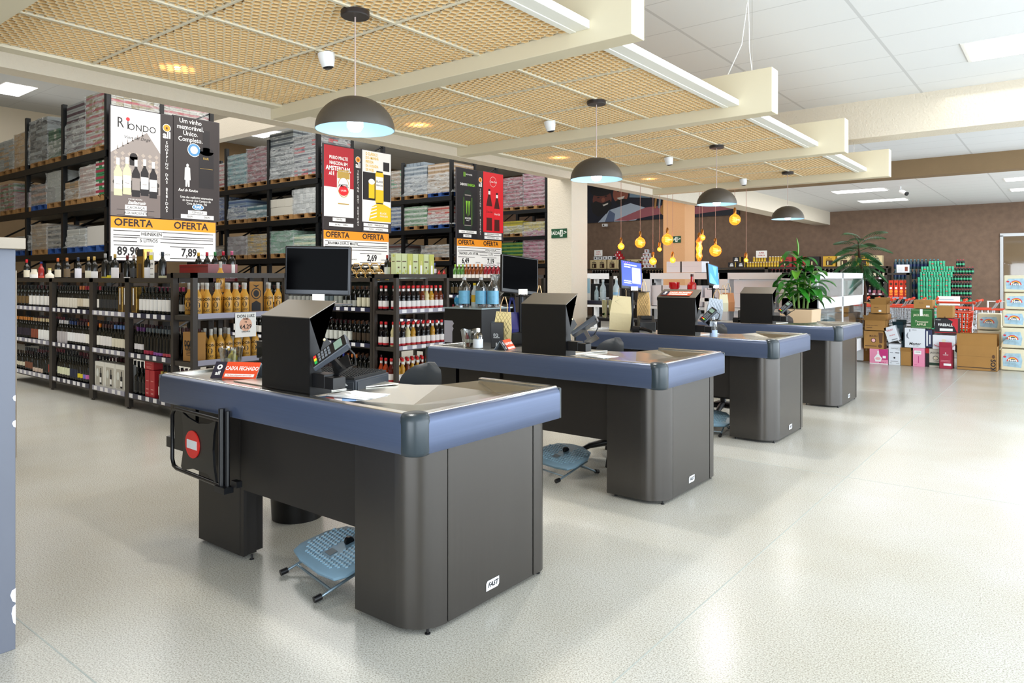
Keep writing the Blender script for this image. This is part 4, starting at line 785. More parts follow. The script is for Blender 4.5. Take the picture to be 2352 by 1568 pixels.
b.sheet([(4.2, .1), (6.0, .3), (6.0, .5), (4.2, .5)], 6, M, .003); b.ell(M, 3.4, .45, .2, .3, 8, .007)
b.build('picture', mm_, mu)
# exit signs
for (x, y, z, lb) in ((-6.17, 9.03, 2.13, 'green exit sign with running man on the near cream pillar'), (-6.62, 14.0, 2.26, 'green exit sign on the orange far pillar')):
    t = thing('exit_sign', lb, 'sign', (x, y, z), 0, 'green exit signs'); MB().box(-.14, -.012, -.07, .14, -.001, .07).build('plate', mat('exit_green', '#0c4a2e', .4), t)
    b = MB(); M = MY((0, -.013, 0)); b.text('SAÍDA', .075, M @ Matrix.Translation((-.065, 0, 0)), 0, .012, .001, .8); b.rect(M, .02, -.05, .07, .05, 0, .001); b.text('>', .1, M @ Matrix.Translation((.115, .005, 0)), 0, .015, .001); b.rect(M, .08, -.005, .12, .005, 0, .001)
    b.ell(M, .048, .032, .008, .009, 1, .002, 8); b.sheet([(.04, .02), (.055, .02), (.052, -.01), (.062, -.04), (.054, -.042), (.046, -.015), (.036, -.04), (.028, -.036), (.04, -.005)], 1, M, .002)
    b.build('lettering', [mat('sign_cream', '#eef2ea', .4), MATS['exit_green']], t)
t = thing('wall_camera', 'small white bullet camera on the brown wall below the mural', 'security camera', (-13.95, YW, 3.42)); b = MB(); b.tube([(0, 0, -.02), (0, -.12, 0)], .02, 8); b.cbox((0.03, -.18, .02), (.2, .1, .1)); b.build('housing', MATS['camera_white'], t); MB().tube([(.0, -.23, .02), (.0, -.245, .02)], .03, 10).build('lens', black, t)
t = thing('ceiling_camera', 'white bullet camera hanging from the far ceiling beside a light panel', 'security camera', (-3.05, 18.0, ZC)); b = MB(); b.tube([(0, 0, 0), (0, 0, -.1)], .02, 8); b.tube([(0, 0, -.1), (.12, -.06, -.17)], .045, 10); b.build('housing', MATS['camera_white'], t); MB().tube([(.12, -.06, -.17), (.15, -.075, -.187)], .046, 10).build('lens', black, t)
# ================================================================= GONDOLAS AND BOTTLES
gon = mat('shelf_brown', '#3a342f', .5, .2); rail_b = mat('price_rail', '#2d3048', .3); rail_g = mat('price_rail_grey', '#9a9aac', .3); tagm = mat('price_tag', '#eeeef2', .5)
glass_g = mat('green_glass_edge', '#2f6b4a', .15); glassb = mat('wine_glass_dark', '#060806', .12); 
def unit(name, label, u0, u1, M, depth, zs, ztop, railm=None, top_glass=1, tags=1, cat='shelf unit', group='dark shelf units', mats=None, back=0, post=.05, rt=.05):
    """shelf bay; u runs along the face, M maps (u, z, outwards) to the world; legs at both ends"""
    t = thing(name, label, cat, (0, 0, 0), 0, group); fm = mats or gon
    def bx(b, a0, z0, d0, a1, z1, d1, mi=0):
        b.add([M @ Vector(p) for p in ((a0, z0, d0), (a1, z0, d0), (a1, z1, d0), (a0, z1, d0), (a0, z0, d1), (a1, z0, d1), (a1, z1, d1), (a0, z1, d1))],
              [(0, 3, 2, 1), (4, 5, 6, 7), (0, 1, 5, 4), (1, 2, 6, 5), (2, 3, 7, 6), (3, 0, 4, 7)], mi)
    b = MB()
    for a in (u0, u1 - post):
        bx(b, a, .02, -post, a + post, ztop, 0); bx(b, a, .02, -depth, a + post, ztop, -depth + post); bx(b, a, ztop - rt, -depth, a + post, ztop, 0)
    bx(b, u0, ztop - rt, -.03, u1, ztop, 0); bx(b, u0, ztop - rt, -depth, u1, ztop, -depth + .03)
    for a in (u0 + .02, u1 - .03): bx(b, a, 0, -.03, a + .012, .02, -.018)
    b.build('frame', fm, t)
    for z in zs:
        b = MB(); bx(b, u0 + .01, z - .05, -depth + .01, u1 - .01, z - .005, -.004); b.build('shelf', fm, t)
        if railm:
            b = MB(); bx(b, u0 + post, z - .035, -.003, u1 - post, z + .018, .006, 0)
            n = int((u1 - u0 - .1) / .16)
            if tags:
                for k in range(n):
                    a = u0 + .08 + k * (u1 - u0 - .16) / max(1, n) + random.uniform(0, .04); bx(b, a, z - .03, .006, a + .075, z + .014, .009, 1)
            b.build('price_rail', [railm, tagm], t)
    if top_glass: b = MB(); bx(b, u0 + .01, ztop - .052, -depth + .03, u1 - .01, ztop - .044, -.01); bx(b, u0 + .01, ztop - .056, -.012, u1 - .01, ztop - .042, -.008); b.build('glass_shelf', film('shelf_glass', '#9fd0b4', .45, .05, 0), t)
    if back: b = MB(); bx(b, u0 + .02, .1, -depth, u1 - .02, ztop - .06, -depth + .01); b.build('back_panel', mat('dark_back', '#141212', .7), t)
    return t
B_ = {}
def bottle(glass, label, cap, lr=(.06, .15), h=.30, kind='wine', band=None):
    k = (glass, label, cap, lr, h, kind, band)
    if k in B_: return B_[k]
    s = h / .30; n = 12
    if kind == 'wine': pr = [(.001, 0), (.036, .0), (.0375, .006), (.0375, .19), (.034, .207), (.020, .228), (.0145, .24), (.0138, .255), (.015, .256), (.015, .298), (.012, .3), (.001, .3)]
    elif kind == 'syrup': pr = [(.001, 0), (.036, 0), (.038, .01), (.038, .12), (.031, .145), (.036, .165), (.034, .19), (.020, .22), (.016, .24), (.0165, .27), (.017, .275), (.019, .277), (.019, .305), (.015, .31), (.001, .31)]
    elif kind == 'can': pr = [(.001, 0), (.027, 0), (.033, .01), (.033, .150), (.028, .165), (.001, .165)]
    elif kind == 'pet': pr = [(.001, 0), (.045, 0), (.05, .015), (.05, .2), (.045, .24), (.02, .28), (.016, .285), (.016, .3), (.001, .3)]
    else: pr = [(.001, 0), (.040, 0), (.043, .01), (.043, .165), (.036, .20), (.020, .225), (.017, .24), (.017, .27), (.019, .272), (.019, .30), (.001, .30)]
    zc = {'wine': .255, 'syrup': .274, 'can': .15, 'pet': .282, 'spirit': .268}[kind]
    out = []
    zs_ = sorted(set([lr[0], lr[1]]))
    for i, (r, z) in enumerate(pr):
        out.append([r, z])
        if i + 1 < len(pr):
            for q in zs_:
                if z < q < pr[i + 1][1]: rr = r + (pr[i + 1][0] - r) * (q - z) / (pr[i + 1][1] - z); out.append([rr, q])
    prof = []
    for i, (r, z) in enumerate(out):
        nz = out[i + 1][1] if i + 1 < len(out) else z; m = (z + nz) / 2
        mi = 2 if m > zc else (1 if (label and lr[0] <= m <= lr[1]) else 0)
        if kind == 'syrup' and .235 < m < .27: mi = 1
        if band and .045 < m < lr[0]: mi = 3
        prof.append((r * s, z * s, mi))
    b = MB(); b.lathe(prof, n, 0)
    if kind == 'syrup': b.lathe([(.0384 * s, .02 * s), (.0386 * s, .045 * s)], n, 3, cap=False)
    B_[k] = b.mesh({'wine': 'wine_bottle', 'syrup': 'syrup_bottle', 'can': 'drink_can', 'pet': 'bottle', 'spirit': 'bottle'}[kind],
                   [mat('glass_' + glass, glass, .12 if kind != 'can' else .3), mat('label_' + (label or '#ffffff'), label or '#ffffff', .55), mat('cap_' + cap, cap, .35), mat('band_' + (band or '#b02030'), band or '#b02030', .5)], 50)
    return B_[k]
DK = '#070907'
def row(x0, x1, y, z, items, where, face='Y', jit=.004, name='wine_bottle', cat='bottle', order='from the left'):
    """items: (count, phrase, bottle args...). Items stand evenly from x0 to x1 along the face"""
    tot = sum(i[0] for i in items); k = 0; step = (x1 - x0) / tot
    for it in items:
        me = bottle(*it[2]) if not isinstance(it[2], bpy.types.Mesh) else it[2]
        for q in range(it[0]):
            a = x0 + (k + .5) * step; d = random.uniform(-jit, jit)
            loc = (a, y + d, z) if face == 'Y' else (y + d, a, z)
            nm = it[3] if len(it) > 3 else name
            lab = ('%s %s %s, %s' % (nth(q), it[1], order, where)) if it[0] > 1 else '%s, %s' % (it[1], where)
            if len(lab.split()) > 16: lab = '%s %s, %s' % (nth(q), it[1], where)
            inst(nm, me, loc, lab, cat, 'bottles ' + where, random.uniform(0, 6.28) if 'bottle' in nm else 0)
            k += 1
def stuff_rows(name, spec, label, glass=DK, cap='#1c1c20'):
    """the packed second rows, seen only as necks between the front bottles"""
    b = MB()
    for (x0, x1, y, z, face) in spec:
        n = int((x1 - x0) / .092)
        for i in range(n):
            a = x0 + (i + .5) * (x1 - x0) / n; o = (a, y, z) if face == 'Y' else (y, a, z)
            b.lathe([(.036, 0), (.036, .19), (.015, .23), (.014, .255)], 7, 0, Matrix.Translation(o), cap=False); b.lathe([(.015, .255), (.015, .298), (.001, .3)], 7, 1 + (i // 5) % 2, Matrix.Translation(o), cap=False)
    o = b.build(name, [mat('glass_' + glass, glass, .12), mat('cap_' + cap, cap, .35), mat('cap_#5a1c28', '#5a1c28', .35)], smooth=50); tag(o, label, 'bottles', None, 'stuff')
Z1, Z2, Z3, ZT = 1.05, .61, .165, 1.45
Wt, Cr, Gd = '#e8e6e2', '#d9d2bc', '#a8873c'
G1Y = 3.60
def MYf(y): return Matrix(((1, 0, 0, 0), (0, 0, -1, y), (0, 1, 0, 0), (0, 0, 0, 1)))
def MXf(x): return Matrix(((0, 0, 1, x), (1, 0, 0, 0), (0, 1, 0, 0), (0, 0, 0, 1)))
bays = [(-11.95, -10.44, 'fourth wine bay'), (-10.44, -9.20, 'third wine bay'), (-9.20, -8.26, 'second wine bay'), (-8.26, -7.20, 'first wine bay')]
bl = ['dark wine shelf bay at the left picture edge', 'dark wine shelf bay, widest, second from the left', 'dark wine shelf bay holding white gift boxes at the bottom', 'dark wine shelf bay with red boxes, beside the yellow bottles']
for i, (a, c_, w_) in enumerate(bays): unit('shelf_unit', bl[i], a, c_, MYf(G1Y), .42, (Z1, Z2, Z3), ZT, rail_b if i % 2 else rail_g)
W = lambda l, c, lr=(.05, .15), **k: (DK, l, c, lr) + ((k.get('h', .30), 'wine', k.get('band')) if k else ())
y_ = G1Y + .06
row(-11.85, -10.52, y_, Z1, [(4, 'dark bottle with gold-brown label', W('#6b5430', '#141014')), (6, 'dark bottle with white label', W(Wt, '#101012', (.04, .16)))], 'top shelf of leftmost wine bay')
row(-11.85, -10.52, y_, Z2, [(7, 'orange-capped bottle with dark label', W('#241a2c', '#d98a3c')), (3, 'bottle with rust label', W('#8a4630', '#cfa87a', (.03, .15))), (5, 'cream-capped bottle with white label', W('#eef0f0', '#e0cfa8', (.02, .15)))], 'middle shelf of leftmost wine bay')
row(-11.85, -10.52, y_, Z3, [(4, 'bottle with small cream label', W(Cr, '#3a2c20', (.07, .13), h=.27)), (3, 'bottle with brown label', W('#7a4a34', '#2a1418', (.05, .14), h=.28)), (4, 'bottle with pale low label', W('#d5c0b0', '#181418', (.02, .08), h=.27)), (2, 'plain dark bottle', W('#1a1c16', '#140c10')), (1, 'bottle with red label', W('#b03a28', '#20101c'))], 'bottom shelf of leftmost wine bay')
row(-10.32, -9.28, y_, Z1, [(8, 'dark bottle with cream label', W('#ddd8cc', '#0e0e10', (.03, .15))), (2, 'orange-capped bottle with cream label', W('#cfc4ae', '#c96f3c')), (3, 'red-capped bottle with ivory label', W('#dcd6c8', '#9c1c30'))], 'top shelf of second wine bay')
row(-10.32, -9.28, y_, Z2, [(4, 'white-capped bottle with silver label', W('#b8b4b8', '#d9d8dc', (.01, .16))), (3, 'blue-capped bottle with white label', W('#eceef2', '#20386c', (.05, .16), band='#2a4a80')), (4, 'maroon-capped bottle with white label', W('#ecebee', '#3a2028', (.05, .16), band='#a03040')), (2, 'orange-capped bottle with white label', W('#f0eee8', '#e07a1c', (.05, .16), band='#e07a1c'))], 'middle shelf of second wine bay')
row(-10.32, -9.28, y_, Z3, [(5, 'bottle with cream green-edged label', W('#dfe3c4', '#20241c', (.06, .15))), (3, 'slim dark bottle with navy label', W('#1c2440', '#141a18')), (2, 'dark bottle with yellow label', W('#e0cc28', '#101010', (.06, .11))), (1, 'dark bottle with lilac label', W('#7a74d0', '#101010', (.06, .11))), (2, 'dark bottle with pink label', W('#d070b4', '#101010', (.06, .11)))], 'bottom shelf of second wine bay')
row(-9.12, -8.55, y_, Z1, [(1, 'bottle with white label', W(Wt, '#b02038')), (7, 'black bottle with charcoal label', W('#2a2c30', '#0c0c0e'))], 'top shelf of third wine bay')
row(-9.12, -8.33, y_, Z2, [(1, 'orange-capped bottle with white label', W('#f0eee8', '#e07a1c', (.05, .16))), (4, 'brown-capped bottle with white label', W('#eceaec', '#4a2c2c', (.05, .16))), (4, 'blue-capped bottle with cream label', W('#e2ddcc', '#5a7ec0', (.05, .15), band='#4a68a8')), (1, 'magenta-capped bottle with cream label', W('#e2ddcc', '#b03a7a', (.05, .15), band='#b03a8a'))], 'middle shelf of third wine bay')
row(-8.06, -7.36, y_, Z1, [(8, 'bottle with clean white label', W('#f2f2f2', '#141a1c', (.05, .17)))], 'top shelf of fourth wine bay')
row(-7.9, -7.28, y_ + .10, Z1 + .002, [(7, 'pink-capped bottle in second row', W('#e8e8e8', '#c03a6a', (.05, .12)))], 'top shelf of fourth wine bay')
row(-8.15, -7.30, y_, Z2, [(3, 'purple-capped bottle with white swirl label', W('#e6e4ea', '#5a2a6a', (.06, .12))), (3, 'silver-capped bottle with crimson low label', W('#b02c50', '#5c666c', (.02, .06))), (3, 'silver-capped bottle with violet low label', W('#9a5ab0', '#5c666c', (.02, .05))), (3, 'silver-capped bottle with red low label', W('#d05060', '#5c666c', (.02, .05)))], 'middle shelf of fourth wine bay')
row(-8.16, -7.88, y_, Z3, [(3, 'plain black bottle', W('#101010', '#0c0c0c'))], 'bottom shelf of fourth wine bay')
row(-7.62, -7.28, y_, Z3, [(4, 'gold-capped bottle', W('#e8e0e0', '#c8a84c', (.05, .14)))], 'bottom shelf beside the red boxes')
def carton(name, loc, sz, body, label, cat='box', group=None, top=None, draw=None, mats=None, rz=0, flaps=0, roll=0):
    """cardboard or gift box; draw(b, front matrix, w, h) prints on the face towards the aisle"""
    t = thing(name, label, cat, loc, rz, group); w_, d_, h_ = sz; b = MB()
    b.box(0, 0, 0, w_, d_, h_) if not flaps else (b.box(0, 0, 0, w_, d_, .004), b.box(0, 0, 0, w_, .004, h_), b.box(0, d_ - .004, 0, w_, d_, h_), b.box(0, 0, 0, .004, d_, h_), b.box(w_ - .004, 0, 0, w_, d_, h_))
    b.build('carton', body, t, bevel=.003 if not flaps else 0)
    if draw: b = MB(); draw(b, MY((0, 0, 0)), w_, h_); b.build('print', mats, t)
    elif not flaps: b = MB(); b.box(w_ * .42, -.001, h_ * .3, w_ * .58, d_ * .7, h_ + .001); b.build('tape', tape, t)
    if flaps:
        b = MB(); a = flaps; L_ = min(w_, d_) * .48
        def flap(p0, p1, out, ang):
            v = Vector((out[0] * math.cos(ang), out[1] * math.cos(ang), math.sin(ang))) * L_; p0 = Vector(p0); p1 = Vector(p1); q = Vector((0, 0, .003))
            b.add([p0, p1, p1 + v, p0 + v, p0 + q, p1 + q, p1 + v + q, p0 + v + q], [(0, 1, 2, 3), (7, 6, 5, 4), (0, 4, 5, 1), (1, 5, 6, 2), (2, 6, 7, 3), (3, 7, 4, 0)])
        flap((0, 0, h_), (w_, 0, h_), (0, -1), R(a)); flap((w_, 0, h_), (w_, d_, h_), (1, 0), R(a * .6)); flap((w_, d_, h_), (0, d_, h_), (0, 1), R(a + 25)); flap((0, d_, h_), (0, 0, h_), (-1, 0), R(a * .3))
        b.build('flap', body, t)
    if roll: t.rotation_euler = (0, R(roll), rz)
    return t
gold_foil = mat('gold_foil', '#b5924c', .25, .8)
for i, (x, z, w_) in enumerate(((-8.52, Z1, .1), (-8.40, Z1, .08), (-8.2, Z1, .12))):
    carton('gift_bag', (x, y_ - .04, z), (w_, .1, .30), gold_foil, ['gold foil bottle bag left of the shelf post, top wine shelf', 'second gold foil bottle bag right beside it, against the post', 'gold foil bottle bag just right of the post, top wine shelf'][i], 'bag', 'gold foil bags on the top shelf', draw=lambda b, M, w, h: (b.rect(M, w * .2, .04, w * .8, h * .75, 0, .002), b.rect(M, w * .4, .1, w * .6, h * .95, 1, .003)), mats=[mat('foil_dark', '#4a3820', .4), paper])
for i in range(3):
    x = -9.14 + i * .27
    carton('gift_box', (x, y_ - .04, Z3), (.26, .12, .30), mat('gift_white', '#e4e4de', .5), ['leftmost', 'middle', 'rightmost'][i] + ' of the white windowed wine gift boxes on the bottom shelf', 'gift box', 'white gift boxes with wine and glass',
           draw=lambda b, M, w, h: (b.rect(M, .03, .03, w - .03, h - .05, 0, .001), b.rect(M, .14, .04, .19, .17, 1, .003), b.rect(M, .155, .17, .175, .23, 1, .003), b.rect(M, .14, .06, .19, .12, 2, .004), b.ell(M, .08, .17, .035, .05, 3, .003), b.rect(M, .077, .05, .083, .13, 3, .003)), mats=[mat('window_dim', '#b5b2a8', .3), ink, paper, mat('pale_glass', '#d9dedb', .1)])
for i, (x, z, h) in enumerate(((-7.86, Z3, .30), (-7.75, Z3, .30), (-7.87, Z3 + .305, .13))):
    carton('gift_box', (x, y_ - .045, z), (.1 if i < 2 else .2, .1, h if i < 2 else .10), mat('box_red', '#b3202a', .5), ['left tall red wine box on the bottom shelf', 'right tall red wine box on the bottom shelf', 'flat red box lying across the two tall red boxes'][i], 'gift box', 'red wine boxes',
           draw=lambda b, M, w, h: (b.rect(M, w * .2, h * .6, w * .8, h * .63, 0), b.rect(M, w * .2, h * .3, w * .8, h * .34, 0), b.rect(M, w * .25, h * .15, w * .75, h * .2, 0)), mats=[mat('pale_red', '#d88a88', .5)])
stuff_rows('wine_bottles', [(-11.85, -10.52, G1Y + .16, z, 'Y') for z in (Z1, Z2, Z3)] + [(-10.32, -9.28, G1Y + .16, z, 'Y') for z in (Z1, Z2, Z3)] + [(-9.12, -8.33, G1Y + .16, z, 'Y') for z in (Z1, Z2)] + [(-8.16, -7.28, G1Y + .26, z, 'Y') for z in (Z1, Z2, Z3)] + [(-11.85, -7.28, G1Y + .34, z, 'Y') for z in (Z1, Z2, Z3)],
           'packed second rows of dark wine bottles behind the front bottles of the left wine shelves')
# assorted bottles standing on the glass top
tops = [(-11.66, 'red-capped bottle with cream label', (DK, Cr, '#d01c28', (.05, .15))), (-11.12, 'squat pink bottle with blue cap', ('#8c1c1c', '#c04a3c', '#1c2c6a', (.02, .08), .26, 'spirit')), (-10.54, 'orange-capped dark bottle with ivory label', (DK, '#d5ccb8', '#c85a28', (.05, .15))),
        (-10.24, 'bronze-labelled bottle with orange top', ('#141210', '#6b5a44', '#b8743c', (.05, .16))), (-9.89, 'navy-capped dark bottle with white stripe label', (DK, '#e4e4f0', '#20304c', (.04, .16))), (-9.58, 'gold-capped bottle with large cream label', (DK, '#e0dcc8', '#c8a45c', (.0, .13))), (-9.41, 'gold-capped bottle with small white label', (DK, '#e8e8ea', '#c8a45c', (.04, .12))),
        (-9.10, 'dark bottle with silver swirl cradle', ('#101010', '#c8b43c', '#9a9a9a', (.02, .05), .33)), (-8.96, 'dark bottle with yellow low label', (DK, '#d8c82c', '#181818', (.03, .07))), (-8.84, 'tall gold-capped bottle with white label', (DK, '#e8e6ea', '#b89850', (.03, .15), .32)), (-8.52, 'dark sloping bottle with maroon cap', (DK, '#f0f0f0', '#6a1c28', (.0, .05))),
        (-8.36, 'plain black bottle with grey label edge', (DK, '#3c3e42', '#c8b8b8', (.05, .15))), (-8.01, 'white-labelled bottle next to the gold foil bag', (DK, '#eeeef4', '#9a6a60', (.0, .14), .33)), (-7.69, 'champagne-shaped dark bottle with pale low label', ('#0c1214', '#c8c4a0', '#26303c', (.0, .06), .32))]
for x, ph, a in tops: inst('wine_bottle', bottle(*a), (x, G1Y + .12, ZT - .04), ph + ' on top of the left wine shelves', 'bottle', 'assorted bottles on top of the wine shelves')
t = thing('glass_jar', 'small glass jar with cream label on top of the wine shelves', 'jar', (-11.38, G1Y + .12, ZT - .04), 0); MB().lathe([(.001, 0), (.05, 0), (.05, .1), (.035, .13), (.035, .16), (.001, .16)], 16).build('body', mat('jar_glass', '#cfc8b8', .15), t, smooth=50); MB().lathe([(.051, .03), (.051, .09)], 16, cap=False).build('label', paper, t)
t = thing('glass_jar', 'small round flask with white label and yellow cap on the wine shelves', 'jar', (-10.82, G1Y + .12, ZT - .04), 0); MB().lathe([(.001, 0), (.05, 0), (.052, .08), (.02, .11), (.018, .15), (.001, .15)], 16).build('body', MATS['jar_glass'], t, smooth=50); MB().lathe([(.02, .15), (.02, .17), (.001, .17)], 12).build('cap', mat('cap_yellow', '#d8c870', .4), t)
carton('gift_bag', (-8.25, G1Y + .1, ZT - .04), (.17, .1, .36), gold_foil, 'large gold and black gift bag on top, in front of the price board', 'bag', None, draw=lambda b, M, w, h: (b.rect(M, .02, .28, w - .02, .36, 0, .002), b.rect(M, .05, .0, .12, .2, 1, .003)), mats=[ink, mat('foil_dark', '#4a3820', .4)])
carton('gift_case', (-7.98, 4.05, ZT - .04), (.62, .35, .19), mat('cherry_lacquer', '#7a1014', .3, noise=.1), 'large glossy cherry-red case lying on top of the shelves', 'case', None, draw=lambda b, M, w, h: b.rect(M, .01, h - .03, w - .01, h - .025, 0), mats=[ink])
def card_sign(name, loc, w_, h_, label, rows, mats, face='X', cat='sign', base=paper, rz=0, bg=None):
    t = thing(name, label, cat, loc, rz); b = MB(); b.box(0, 0, 0, w_, .004, h_) if face == 'Y' else b.box(-.004, 0, 0, 0, w_, h_); b.build('card', base, t)
    b = MB(); M = MY((0, 0, 0)) if face == 'Y' else MX((0, 0, 0))
    for r in rows:
        if r[0] == 'r': b.rect(M, *r[1:5], r[5], .0015)
        elif r[0] == 'e': b.ell(M, *r[1:5], r[5], .0012, 24)
        else: b.text(r[0], r[3], M @ Matrix.Translation((r[1], r[2], 0)), r[4], .01, .003)
    b.build('print', mats, t); return t
card_sign('price_card', (-8.05, 3.72, ZT), .17, .28, 'white and yellow price card beside the cherry-red case', [('r', .06, .2, .14, .25, 0), ('r', .02, .1, .15, .105, 1), ('r', .02, .04, .15, .045, 1), ('R$ 99', .1, .15, .04, 1)], [mat('tag_yellow', '#f2e22c', .5), ink], 'Y')
# ---- end cap with yellow liqueur bottles
EX = -6.75
unit('end_shelf', 'dark open end shelf full of yellow liqueur bottles', 3.56, 4.64, MXf(EX), .44, (1.08, .62, .13), 1.50, rail_g, 0, 0, group='end shelves')
yg = mat('liqueur_yellow', '#c8963c', .3); yl = mat('yellow_label_ink', '#241c10', .5)
def liqueur():
    t = thing('liqueur_bottle', 'x', 'bottle', (0, 0, 0), 0, 'yellow liqueur bottles on the end shelf')
    MB().lathe([(.001, 0), (.039, 0), (.041, .008), (.041, .175), (.037, .195), (.022, .225), (.017, .24), (.0165, .255)], 18).build('body', yg, t, smooth=50)
    MB().lathe([(.0165, .255), (.0165, .285), (.018, .287), (.018, .315), (.015, .32), (.001, .32)], 14).build('cap', mat('clear_cap', '#b8b8b4', .15), t, smooth=50)
    b = MB(); I0 = Matrix(); r = .0418
    b.text('DON', .038, I0, 0, .03, 0, 1.0); b.v = [(x, y + .155, z) for x, y, z in b.v]; n0 = len(b.v)
    b.text('LUIZ', .030, I0, 0, .02, 0, 1.0); b.v = b.v[:n0] + [(x, y + .045, z) for x, y, z in b.v[n0:]]
    for a, c_, p, q in ((0, .10, .022, .030), ): b.sheet([(a + p * math.cos(R(k)), c_ + q * math.sin(R(k))) for k in range(0, 360, 20)], 0)
    b.sheet([(-.012, .095), (.012, .095), (.007, .08), (-.007, .08)], 1, None, .0008); b.ell(I0, -.009, .107, .005, .004, 1, .0008, 8); b.ell(I0, .009, .107, .005, .004, 1, .0008, 8)
    b.rect(I0, -.02, .022, .02, .025, 0, 0)
    b.v = [((r + z) * math.sin(x / r), -(r + z) * math.cos(x / r), y) for x, y, z in b.v]
    b.build('label', [yl, yg], t); return t
lq = liqueur(); first = True
def put(y, x, z, lab, rz=None):
    global first
    o = lq if first else dup(lq, (0, 0, 0)); first = False; o.location = (x, y, z); o.rotation_euler = (0, 0, R(55 + random.uniform(-12, 12)) if rz is None else R(rz)); o['label'] = lab
ys = [3.64, 3.74, 3.84, 3.97, 4.06, 4.155, 4.44, 4.55]
for i, y in enumerate(ys): put(y, -6.81, 1.08, '%s yellow liqueur bottle from the left post, front row of the upper end shelf' % nth(i))
for i, y in enumerate((3.60 + .09, 3.80, 3.93, 4.02, 4.11, 4.21, 4.50)): put(y, -6.93, 1.08, '%s yellow liqueur bottle of the second row, upper end shelf' % nth(i))
for i, y in enumerate((3.68, 3.82, 4.0)): put(y, -7.05, 1.08, '%s yellow liqueur bottle of the rear row, upper end shelf' % nth(i))
put(3.99, -7.0, 1.30, 'yellow liqueur bottle raised above the others on the upper end shelf')
for i, y in enumerate((3.78, 3.88, 3.97, 4.07, 4.17, 4.27)): put(y, -6.81, .62, '%s yellow liqueur bottle, front row of the lower end shelf' % nth(i))
for i, y in enumerate((3.78, 3.89, 4.0)): put(y, -6.93, .62, '%s yellow liqueur bottle, second row of the lower end shelf' % nth(i))
def don(b, M, w, h): b.text('DON', w * .38, M @ Matrix.Translation((w / 2, h * .6, 0)), 0, .03, .002, .8); b.text('LUIZ', w * .34, M @ Matrix.Translation((w / 2, h * .48, 0)), 0, .03, .002, .8); [b.rect(M, w * .3, h * (.36 - k * .05), w * .7, h * (.375 - k * .05), 0) for k in range(4)]
c1 = carton('carton', (-7.02, 3.60, .62), (.22, .12, .29), kraft, 'tall kraft bottle carton at the left of the lower end shelf', 'box', None, draw=don, mats=[ink], rz=0)
c2 = carton('carton', (-6.86, 4.24, 1.08), (.13, .13, .33), kraft, 'kraft carton with lion print standing among the yellow bottles', 'box', None,
            draw=lambda b, M, w, h: (b.ell(M, w / 2, h * .62, .05, .06, 0, .001), b.ell(M, w / 2, h * .62, .042, .05, 1, .002), b.ell(M, w / 2, h * .62, .028, .036, 0, .003), b.sheet([(.02, .02), (.11, .02), (.11, .1), (.065, .13), (.02, .1)], 0, M, .001), b.sheet([(.03, .3), (.065, .27), (.1, .3), (.065, .29)], 0, M, .001)), mats=[ink, kraft], rz=R(60))
pk = mat('pale_salmon', '#eab79c', .6)
card_sign('price_sign', (-6.735, 4.0, .84), .235, .25, 'white hanging price sign reading 64,29 under the yellow bottles', [('e', .117, .13, .07, .07, 0), ('DON LUIZ', .117, .215, .042, 1), ('750ML', .117, .185, .025, 1), ('R$', .117, .155, .022, 1), ('64,29', .117, .105, .06, 1), ('UNIDADE', .117, .055, .022, 1)], [pk, ink])
# rear side of the first island
for i, (a, c_) in enumerate(((-8.4, -7.2), (-9.6, -8.4))): unit('shelf_unit', ['dark frame behind the yellow-bottle shelf, facing the other aisle', 'dark frame behind the cherry-red case, facing the other aisle'][i], a, c_, Matrix(((1, 0, 0, 0), (0, 0, 1, 4.5), (0, 1, 0, 0), (0, 0, 0, 1))), .42, (Z1, Z2), 1.5, None, 1)
row(-8.2, -7.3, 4.35, ZT, [(1, 'gold-capped dark bottle', W('#e0c040', '#d8b040')), (1, 'red-capped dark bottle', W(Wt, '#c02038')), (1, 'green-capped dark bottle', W(Wt, '#2c8a4c')), (1, 'crimson-capped dark bottle', W(Wt, '#b01c38')), (1, 'pink-capped dark bottle', W(Wt, '#c05a80'))], 'on top behind the yellow liqueur end shelf')
row(-8.3, -7.3, 4.4, Z1, [(11, 'dark wine bottle with white label', W(Wt, '#601c28'))], 'behind the yellow end shelf')
# ---- second island
G2Y = 6.22
for i, (a, c_, lb) in enumerate(((-8.4, -7.2, 'dark wine shelf bay right of the nearest monitor'), (-9.6, -8.4, 'dark wine shelf bay behind the nearest monitor'), (-10.8, -9.6, 'dark wine shelf bay seen left of the nearest monitor'))): unit('shelf_unit', lb, a, c_, MYf(G2Y), .44, (1.04, .57, .12), ZT, rail_b, 1, group='dark shelf units', back=1)
y_ = G2Y + .06
row(-8.35, -7.28, y_, 1.04, [(3, 'bottle with patterned grey label', W('#5c6a70', '#2c2420', (.0, .16))), (2, 'tall bottle with silver-grey label', W('#8e938e', '#1c1c1c', (.02, .17))), (3, 'bottle with faded grey label', W('#a8aaa4', '#181818', (.03, .11))), (3, 'dark bottle with cream strip', W('#d4d0b8', '#1a1414', (.03, .15)))], 'top shelf right of the monitor')
row(-8.35, -7.28, y_, .57, [(7, 'bottle with pale crest label', W('#d4d8d2', '#181a18', (.04, .16))), (4, 'dark bottle with bronze label', W('#3a2c1c', '#141210'))], 'middle shelf right of the monitor')
row(-8.35, -7.28, y_, .12, [(3, 'red-capped bottle', W('#2a1c20', '#b02028')), (3, 'blue-capped bottle', W('#1c2030', '#2434a0')), (3, 'orange-capped bottle', W('#2c2018', '#c8702c')), (3, 'black-capped bottle', W('#202020', '#101010'))], 'bottom shelf behind the cash drawer')
